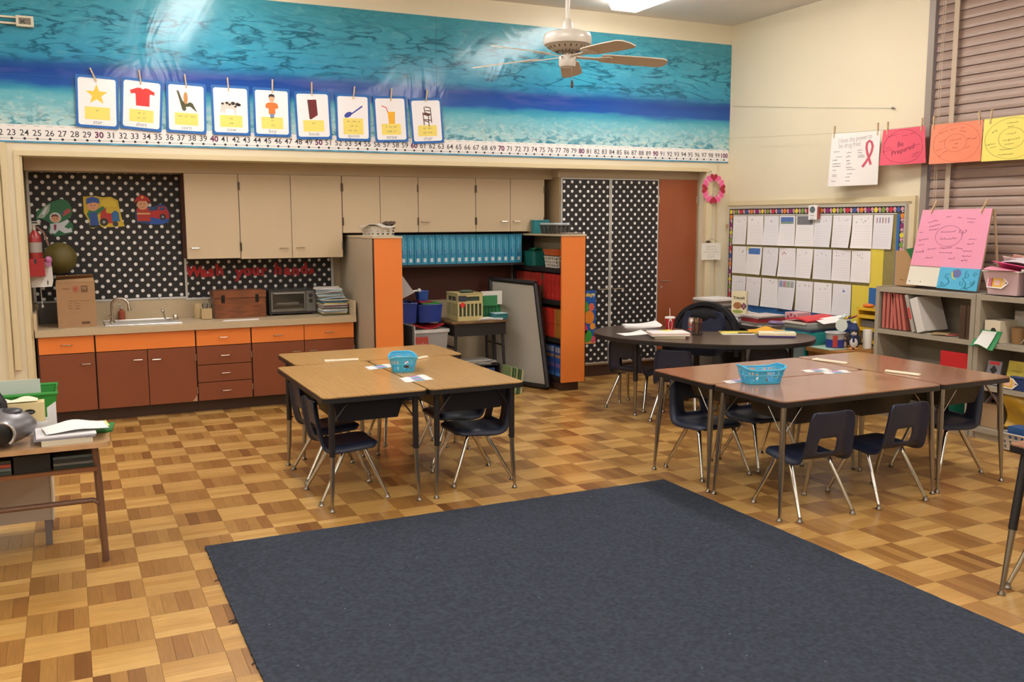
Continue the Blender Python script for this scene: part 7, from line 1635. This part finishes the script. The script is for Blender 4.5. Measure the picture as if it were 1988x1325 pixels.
tag(b.build('jacket', jk, smooth=True), 'black jacket hung over the back of the office chair', 'jacket')
# things on the kidney table
zk = .6325
def K(u, v): p = kc+kx*u+ky*v; return p.x, p.y
def sheets(x, y, ang, label, m, n=1, w=.28, d=.21, curl=.0, th=.0012, nm='paper_sheet', cat='paper', grp='papers on the kidney table'):
    for i in range(n):
        M = F_up(x+.004*i, y+.003*i, zk+.0006+th*1.3*i, ang+.03*i)
        f_ = lambda u, v: M @ Vector(((u-.5)*w, (v-.5)*d, th+curl*max(0, u-.35)**2*4*(.5+v)))
        tag(MB().sheet(f_, 8, 4, th).build(nm, m), label+(', %s from the bottom' % ORD[i] if n > 1 else ''), cat, grp)
sheets(4.45, 6.74, -.42, 'white curled paper at the far left of the kidney table', paper, 4, .30, .22, .010, .003)
sheets(4.10, 6.33, -.1, 'white paper sheet at the near left edge of the kidney table', paper, 1, .22, .16, .008)
for i, (c_, h_, nm, w_, d_) in enumerate((('#cfc2a4', .018, 'cream covered book', .24, .17), ('#e2dcd4', .008, 'white folder', .30, .22), ('#c9a490', .006, 'tan folder', .31, .22), ('#e6e2e0', .006, 'white papers', .30, .21))):
    z_ = zk+[0, .0185, .027, .0335][i]; M = F_up(4.235+.006*i, 6.03+.012*i, z_+.0006, -.45+.04*i)
    tag(MB().box(-w_/2, w_/2, -d_/2, d_/2, 0, h_, M).build('folder', mat('kt_'+c_[1:], c_, .6), bevel=.001), '%s, %s from the bottom of the stack before the red cup' % (nm, ORD[i]), 'folder', 'stack on the kidney table before the red cup')
tag(MB().box(-.05, .05, -.035, .035, 0, .001, F_up(4.29, 6.13, zk+.0405, .1)).build('sticky_note', mat('note_yellow2', '#ecd860', .6)), 'yellow sticky note on the stack before the red cup', 'note')
t = thing('paper_cup', 'red and white paper drink cup with a lid and straw on the kidney table', 'cup', (4.62, 6.12, zk))
cxk, cyk = 4.455, 6.325
MB().lathe([(.029, .0), (.030, .002), (.041, .115), (.0, .115)], 24, None, 0, (cxk, cyk, zk+.0005)).build('cup_body', mat('cup_red', '#b8282a', .35), t, smooth=True)
b = MB()
for a0 in (.2, 2.3, 4.2):
    vs = []
    for i in range(8):
        f_ = i/7; r_ = .0302+.0113*f_+.0006; wv = .30*math.sin(PI*f_)+.16
        for sg in (-1, 1): vs.append((cxk+r_*math.cos(a0+sg*wv), cyk+r_*math.sin(a0+sg*wv), zk+.003+.110*f_))
    b.add(vs, [(2*i, 2*i+1, 2*i+3, 2*i+2) for i in range(7)])
b.build('white_panel', c_wht, t); MB().lathe([(.043, .113), (.044, .118), (.040, .126), (.0, .128)], 24, None, 0, (cxk, cyk, zk)).build('lid', mat('cup_lid', '#e0dcd6', .3), t, smooth=True)
MB().tube([(cxk, cyk, zk+.126), (cxk-.004, cyk, zk+.195)], .0035, 8).build('straw', mat('cup_straw', '#d8b0a8', .4), t)
cxk, cyk = 4.622, 6.255
t = thing('soda_can', 'silver soda can with red lettering on the kidney table', 'can', (cxk, cyk, zk))
MB().lathe([(.024, .0), (.030, .008), (.030, .098), (.024, .112), (.025, .116), (.0, .114)], 22, None, 0, (cxk, cyk, zk+.0005)).build('can_body', mat('can_silver', '#c4c0bc', .25, .8), t, smooth=True)
b = MB()
vs, fs = text_pts('Coke', .034, .001); vf = Vector((-.62, -.78, 0)); a0 = math.atan2(vf.y, vf.x)
b.add([(cxk+.0308*math.cos(a0+p[0]/.0308), cyk+.0308*math.sin(a0+p[0]/.0308), zk+.062+p[1]) for p in vs], fs); b.build('lettering', c_red, t)
MB().lathe([(.0304, .02), (.0304, .030)], 22, None, 0, (cxk, cyk, zk)).build('red_band', c_red, t)
cxk, cyk = 4.535, 6.06
t = thing('pencil_cup', 'black wire mesh pencil cup on the kidney table', 'pencil cup', (cxk, cyk, zk))
b = MB(); n = 24
for k_ in range(n):
    a = 2*PI*k_/n; b.tube([(cxk+.040*math.cos(a), cyk+.040*math.sin(a), zk+.004), (cxk+.041*math.cos(a), cyk+.041*math.sin(a), zk+.10)], .0014, 4)
for z in [.012*i for i in range(1, 9)]: b.tube([(cxk+.0405*math.cos(2*PI*k_/n), cyk+.0405*math.sin(2*PI*k_/n), zk+z) for k_ in range(n+1)], .0012, 4, cap=False)
b.build('mesh_wall', mat('mesh_black', '#3a3634', .4, .5), t)
MB().tube([(cxk+.041*math.cos(2*PI*k_/n), cyk+.041*math.sin(2*PI*k_/n), zk+.10) for k_ in range(n+1)], .003, 6, cap=False).lathe([(0, .0006), (.041, .0006), (.041, .004), (0, .004)], 20, None, 0, (cxk, cyk, zk)).build('rim_and_base', MATS['mesh_black'], t)
for i in range(7):
    a = i*.9; tag(MB().tube([(cxk+.012*math.cos(a), cyk+.012*math.sin(a), zk+.006), (cxk+.032*math.cos(a), cyk+.032*math.sin(a), zk+.128+.006*(i % 3))], .0045, 6).build('pencil', mat('pcl_%d' % (i % 3), ['#8a2f28', '#b08a50', '#2c2624'][i % 3], .5)), '%s pencil in the wire mesh cup, %s around the rim' % (['dark red', 'tan', 'black'][i % 3], ORD[i]), 'pencil', 'pencils in the mesh cup')
sheets(4.93, 6.03, -.45, 'olive yellow folder left of the orange one on the kidney table', mat('folder_olive', '#b4a43c', .6), 1, .30, .20)
M = F_up(4.835, 6.03, zk+.0035, -.2); tag(MB().prism([(-.09, 0), (-.02, .06), (.08, .02), (.05, -.05), (-.05, -.04)], 0, .001, M).build('yellow_paper', mat('paper_lemon', '#ece070', .6)), 'lemon yellow cut paper on the olive folder', 'paper')
sheets(4.86, 5.96, -.48, 'white paper peeking from under the olive folder', paper, 1, .26, .12)
tag(MB().sheet(lambda u, v: F_up(5.17, 5.97, zk+.003, -.60) @ Vector(((u-.5)*.30, (v-.5)*.20, .003+.03*math.exp(-((u-.5)/.2)**2)*v)), 10, 4, .0015).build('orange_folder', mat('folder_amber', '#dca022', .6)), 'bright orange-yellow folder at the right of the kidney table', 'folder')
for i, (c_, h_, nm) in enumerate((('#4a3478', .010, 'purple folder'), ('#e0d4ae', .012, 'cream envelope stack'), ('#e6dcc0', .008, 'cream envelope'))):
    M = F_up(5.03+.008*i, 5.70+.006*i, zk+.0006+[0, .0105, .023][i], -.66+.03*i); tag(MB().box(-.14, .14, -.07, .07, 0, h_, M).build('envelope', mat('env_%d' % i, c_, .6), bevel=.0008), '%s in the pile at the right end of the kidney table' % nm, 'envelope', 'envelopes at the right end of the kidney table')
M = F_up(5.10, 5.72, zk+.0325, -.5); tag(MB().box(-.06, .06, -.03, .03, 0, .0015, M).build('paper_strip', mat('strip_mint', '#b8c4b0', .6)), 'pale green paper slip on the cream envelopes', 'paper')
# books on the bottom shelf of the left metal bookcase, seen through the chair's hand hole
tag(MB().box(5.86, 6.12, 4.84, 4.90, .0805, .27).build('grey_binder', mat('bin_grey', '#5a5854', .5), bevel=.003), 'grey binder on the bottom shelf of the left metal bookcase', 'binder')
for i in range(2): tag(MB().box(5.84, 6.12, 4.79-.034*i, 4.82-.034*i, .0805, .26).build('teal_binder', mat('binder_teal', '#2a9a80', .5), bevel=.003), 'teal binder on the bottom shelf of the left metal bookcase, %s from the grey binder' % ORD[i], 'binder', 'teal binders on the bottom shelf')

# ---------------------------------------------------------------- desk at the left edge
dt = mat_wood('desk_tan', '#b28c64', '#c29c74', (2, 6, 1), .35, .3); dm = mat('desk_pink_metal', '#7a5c4c', .4, .3)
t = thing('student_desk', 'tan student desk with a book shelf under its top, holding a stereo', 'desk', (-.20, 4.45, 0))
hD = .60
MB().prism(rrect(-.72, .130, 4.325, 4.81, .04), hD-.022, hD).build('top', dt, t, bevel=.005)
MB().prism(rrect(-.68, .075, 4.37, 4.78, .02), hD-.135, hD-.118).build('book_shelf', mat('desk_shelf_brown', '#7a4c2c', .5), t, bevel=.003)
MB().box(-.68, .06, 4.765, 4.775, hD-.117, hD-.024).build('back_plate', desk_d, t)
for (X_, Y_) in ((.075, 4.40), (-.62, 4.40), (.075, 4.74), (-.62, 4.74)):
    fx, fy = X_+(.015 if X_ > 0 else -.015), (4.535 if Y_ < 4.6 else 4.86)
    fx = .088 if X_ > 0 else -.64
    l_ = MB().tube([(X_-.01, Y_+.0, hD-.023), (X_, Y_+.02, .42), (fx, Y_+.13 if Y_ < 4.6 else Y_+.12, .004)], .0155, 12).build('leg', dm, t, smooth=True)
MB().tube([(.075, 4.44, .30), (.05, 4.46, .313), (-.55, 4.46, .313), (-.60, 4.44, .30)], .012, 10).build('stretcher', dm, t, smooth=True)
for i, (c_, nm) in enumerate((('#2c3a30', 'dark green'), ('#6a6a66', 'grey'), ('#2a2c30', 'black'), ('#4a5a60', 'blue grey'))):
    tag(MB().box(-.10, .06, 4.40, 4.62, hD-.1165+.014*i, hD-.1165+.014*i+.012).build('notebook', mat('nb_%d' % i, c_, .5), bevel=.002), '%s notebook right of the black case under the tan desktop, %s from bottom' % (nm, ORD[i]), 'notebook', 'notebooks on the shelf under the left desk')
for i, (c_, nm) in enumerate((('#3a4440', 'dark'), ('#5a6a6c', 'grey green'), ('#a84a34', 'rust red'), ('#3c3a38', 'black'))):
    tag(MB().box(-.52, -.26, 4.39, 4.62, hD-.1165+.016*i, hD-.1165+.016*i+.014).build('notebook', mat('nb2_%d' % i, c_, .5), bevel=.002), '%s notebook left of the black case under the tan desktop, %s from bottom' % (nm, ORD[i]), 'notebook', 'notebooks on the shelf under the left desk')
tag(MB().box(-.25, -.11, 4.385, 4.62, hD-.1165, hD-.04).build('black_case', mat('case_black', '#141413', .6), bevel=.012), 'black case in the middle of the shelf under the left desk top', 'case')
# paper stack at the front right of that desk
zl = hD+.0006
pth = [('#cfc8b4', .024, 'thick cream paper block', -.045, 4.455, .20, .22, .06), ('#8a8890', .008, 'grey folder', -.05, 4.46, .24, .23, .03), ('#e6e4e6', .006, 'white paper stack', -.045, 4.465, .235, .22, .04)]
z = zl
for i, (c_, h_, nm, x, y, w_, d_, a) in enumerate(pth):
    tag(MB().box(-w_/2, w_/2, -d_/2, d_/2, 0, h_, F_up(x, y, z, a)).build('paper_stack', mat('ls_%d' % i, c_, .6), bevel=.0012), '%s, %s from the bottom of the pile on the tan desk' % (nm, ORD[i]), 'papers', 'paper pile on the left desk'); z += h_+.0004
tag(MB().sheet(lambda u, v: F_up(-.005, 4.47, z+.003, .14) @ Vector(((u-.5)*.25, (v-.5)*.16, .004+.022*math.exp(-((u-.5)/.3)**2)*(.4+.6*v))), 10, 5, .0012).build('paper_sheet', paper), 'curled white printed sheet on top of the pile on the left desk', 'paper')
tag(MB().box(-.06, .06, -.06, .06, 0, .002, F_up(.07, 4.53, z+.001, .1)).build('yellow_paper', mat('ls_yellow', '#dcd898', .6)), 'pale yellow paper behind the curled sheet on the left desk', 'paper')
tag(MB().box(-.10, .10, -.09, .09, 0, .009, F_up(.055, 4.62, zl+.001, -.1)).build('green_book', mat('ls_green', '#2f7a34', .5), bevel=.002), 'green edged book at the back right of the left desk', 'book')
# boombox
t = thing('boombox', 'silver grey rounded portable stereo at the left edge of the photo on the tan desk', 'stereo', (-.30, 4.47, zl))
bm_ = mat('stereo_silver', '#7c7a7e', .35, .5); bk = mat('stereo_black', '#1b1a1b', .4)
MB().ball((-.338, 4.45, zl+.084), (.185, .125, .0835), 28, 16).build('case', bm_, t, smooth=True)
MB().lathe([(.0, .0), (.044, .0), (.048, .006), (.040, .012), (0, .014)], 24, frame((-.285, 4.342, zl+.070), (.95, .30, 0), (.05, -.1, 1))).build('speaker', bk, t, smooth=True)
MB().tube([(-.285+.050*math.cos(a), 4.336, zl+.070+.050*math.sin(a)) for a in [PI*(-.3+i*.07) for i in range(18)]], .006, 8).build('trim_ring', mat('stereo_trim', '#c4c4c6', .25, .7), t, smooth=True)
MB().ball((-.262, 4.44, zl+.148), (.06, .05, .014), 14, 8).build('control_panel', mat('stereo_dark', '#4c4a50', .35, .4), t, smooth=True)
MB().tube([(-.43, 4.48, zl+.14), (-.42, 4.48, zl+.205), (-.365, 4.475, zl+.235), (-.305, 4.47, zl+.225), (-.282, 4.465, zl+.18), (-.278, 4.46, zl+.13)], .021, 10).build('handle', bk, t, smooth=True)
# tissue box and white box behind the stereo
t = thing('tissue_carton', 'cream carton with an oval black label and crumpled tissue behind the stereo', 'box', (-.24, 4.66, zl))
MB().box(-.34, -.125, 4.62, 4.70, zl+.06, zl+.145).build('carton_body', mat('carton_cream', '#d6c490', .6), t, bevel=.003)
Mc = F_back(-.185, 4.6195, zl+.105); MB().prism(circ(0, 0, .023, 18, .012), 0, .0006, Mc).build('oval_label', bk, t); text('Sunset', .011, Mc @ Matrix.Translation((0, 0, .0007)), mat('label_silver', '#b4b4b0', .5), t, shear=.3)
MB().sheet(lambda u, v: (-.33+.18*u, 4.63+.06*v, zl+.146+.02*abs(math.sin(5*u+1))*math.sin(PI*v)+.006), 10, 6, .002).build('tissue', mat('tissue_cream', '#e4dec4', .7), t, smooth=True)
t = thing('white_box', 'white lidded paper box under the tissue carton on the left desk', 'box', (-.22, 4.66, zl))
MB().box(-.36, -.115, 4.60, 4.71, zl+.0005, zl+.059).build('box_body', mat('box_white2', '#dcdadc', .5), t, bevel=.003)
MB().add([(-.08, 4.64, zl+.001), (-.115, 4.612, zl+.001), (-.115, 4.612, zl+.12), (-.08, 4.64, zl+.14), (-.078, 4.642, zl+.001), (-.113, 4.614, zl+.001), (-.113, 4.614, zl+.12), (-.078, 4.642, zl+.14)], [(3, 2, 1, 0), (4, 5, 6, 7), (0, 1, 5, 4), (1, 2, 6, 5), (2, 3, 7, 6), (3, 0, 4, 7)]).build('flap', MATS['box_white2'], t)
tag(MB().box(-.16, -.085, 4.50, 4.60, zl+.0005, zl+.004).build('cream_paper', cream), 'cream paper between the stereo and the paper pile', 'paper')
# green bin with a white board on top behind
t = thing('green_bin', 'bright green plastic bin standing on a white box behind the left desk', 'bin', (-.30, 5.05, .50))
gr = mat('bin_bright_green', '#2f8f38', .4)
b = MB(); zz0, zz1 = .50, .735; B_ = (-.50, -.105, 4.93, 5.16); T_ = (-.52, -.075, 4.90, 5.19)
vo = [(B_[0], B_[2], zz0), (B_[1], B_[2], zz0), (B_[1], B_[3], zz0), (B_[0], B_[3], zz0), (T_[0], T_[2], zz1), (T_[1], T_[2], zz1), (T_[1], T_[3], zz1), (T_[0], T_[3], zz1)]
cx_, cy_ = -.30, 5.05; vi = [(cx_+(p[0]-cx_)*.975, cy_+(p[1]-cy_)*.965, p[2]+(.005 if i < 4 else 0)) for i, p in enumerate(vo)]
fs = [(0, 1, 5, 4), (1, 2, 6, 5), (2, 3, 7, 6), (3, 0, 4, 7), (3, 2, 1, 0)]
b.add(vo+vi, fs+[tuple(8+q for q in reversed(f_)) for f_ in fs]+[(4, 5, 13, 12), (5, 6, 14, 13), (6, 7, 15, 14), (7, 4, 12, 15)]).build('bin_body', gr, t)
MB().tube([(T_[0], T_[2], zz1), (T_[1], T_[2], zz1), (T_[1], T_[3], zz1), (T_[0], T_[3], zz1), (T_[0], T_[2], zz1)], .009, 8).build('rim', gr, t)
tag(MB().box(-.485, -.145, 4.965, 4.973, .51, .80).build('white_board', mat('board_mint', '#c4cfc8', .5)), 'pale white board standing upright in the bright green bin', 'board')
t = thing('white_bench_box', 'white box on grey legs on the floor behind the left desk', 'box', (-.40, 5.05, 0))
MB().box(-.75, -.128, 4.86, 5.20, .13, .49).build('box_body', mat('bench_white', '#b0a49a', .5), t); MB().box(-.1275, -.120, 4.855, 5.205, .128, .494).build('white_edge', mat('edge_bright', '#d8d4cc', .4), t)
for x in (-.72, -.165):
    for y in (4.88, 5.15): MB().box(x, x+.03, y, y+.03, 0, .129).build('leg', mat('leg_grey_blue', '#7a7478', .5), t)

# ---------------------------------------------------------------- desk and chair at the right edge
t = thing('class_table', 'walnut topped table corner with black and chrome legs at the right edge of the photo', 'table', (3.8, 2.2, 0))
MB().prism(rrect(3.50, 4.6, 1.95, 2.545, .035), .615, .621).build('top', walnut_t, t); MB().prism(rrect(3.497, 4.603, 1.947, 2.548, .038), .588, .6148).build('edge_band', edge_m, t, bevel=.003)
for (X_, Y_, fx, fy) in ((3.545, 2.49, 3.425, 2.47), (4.55, 2.49, 4.65, 2.50), (3.545, 2.0, 3.45, 1.98), (4.55, 2.0, 4.65, 1.98)):
    l_ = MB().tube([(X_, Y_, .587), (X_+(fx-X_)*.55, Y_+(fy-Y_)*.55, .27)], .0175, 12).build('leg', leg_b, t, smooth=True); a = Vector((X_+(fx-X_)*.55, Y_+(fy-Y_)*.55, .27)); c_ = Vector((fx, fy, .02))
    MB().tube([a, c_], [.0145, .0095], 10).build('leg_insert', leg_c, l_, smooth=True); MB().lathe([(0, .0006), (.016, .0006), (.016, .006), (.010, .014), (.009, .024)], 12, None, 0, (fx, fy, 0)).build('glide', glide_m, l_, smooth=True)
chair(3.70, 2.33, 90, 'navy school chair at the right edge table, only its leg and side in view', 'navy chair at the right edge table')
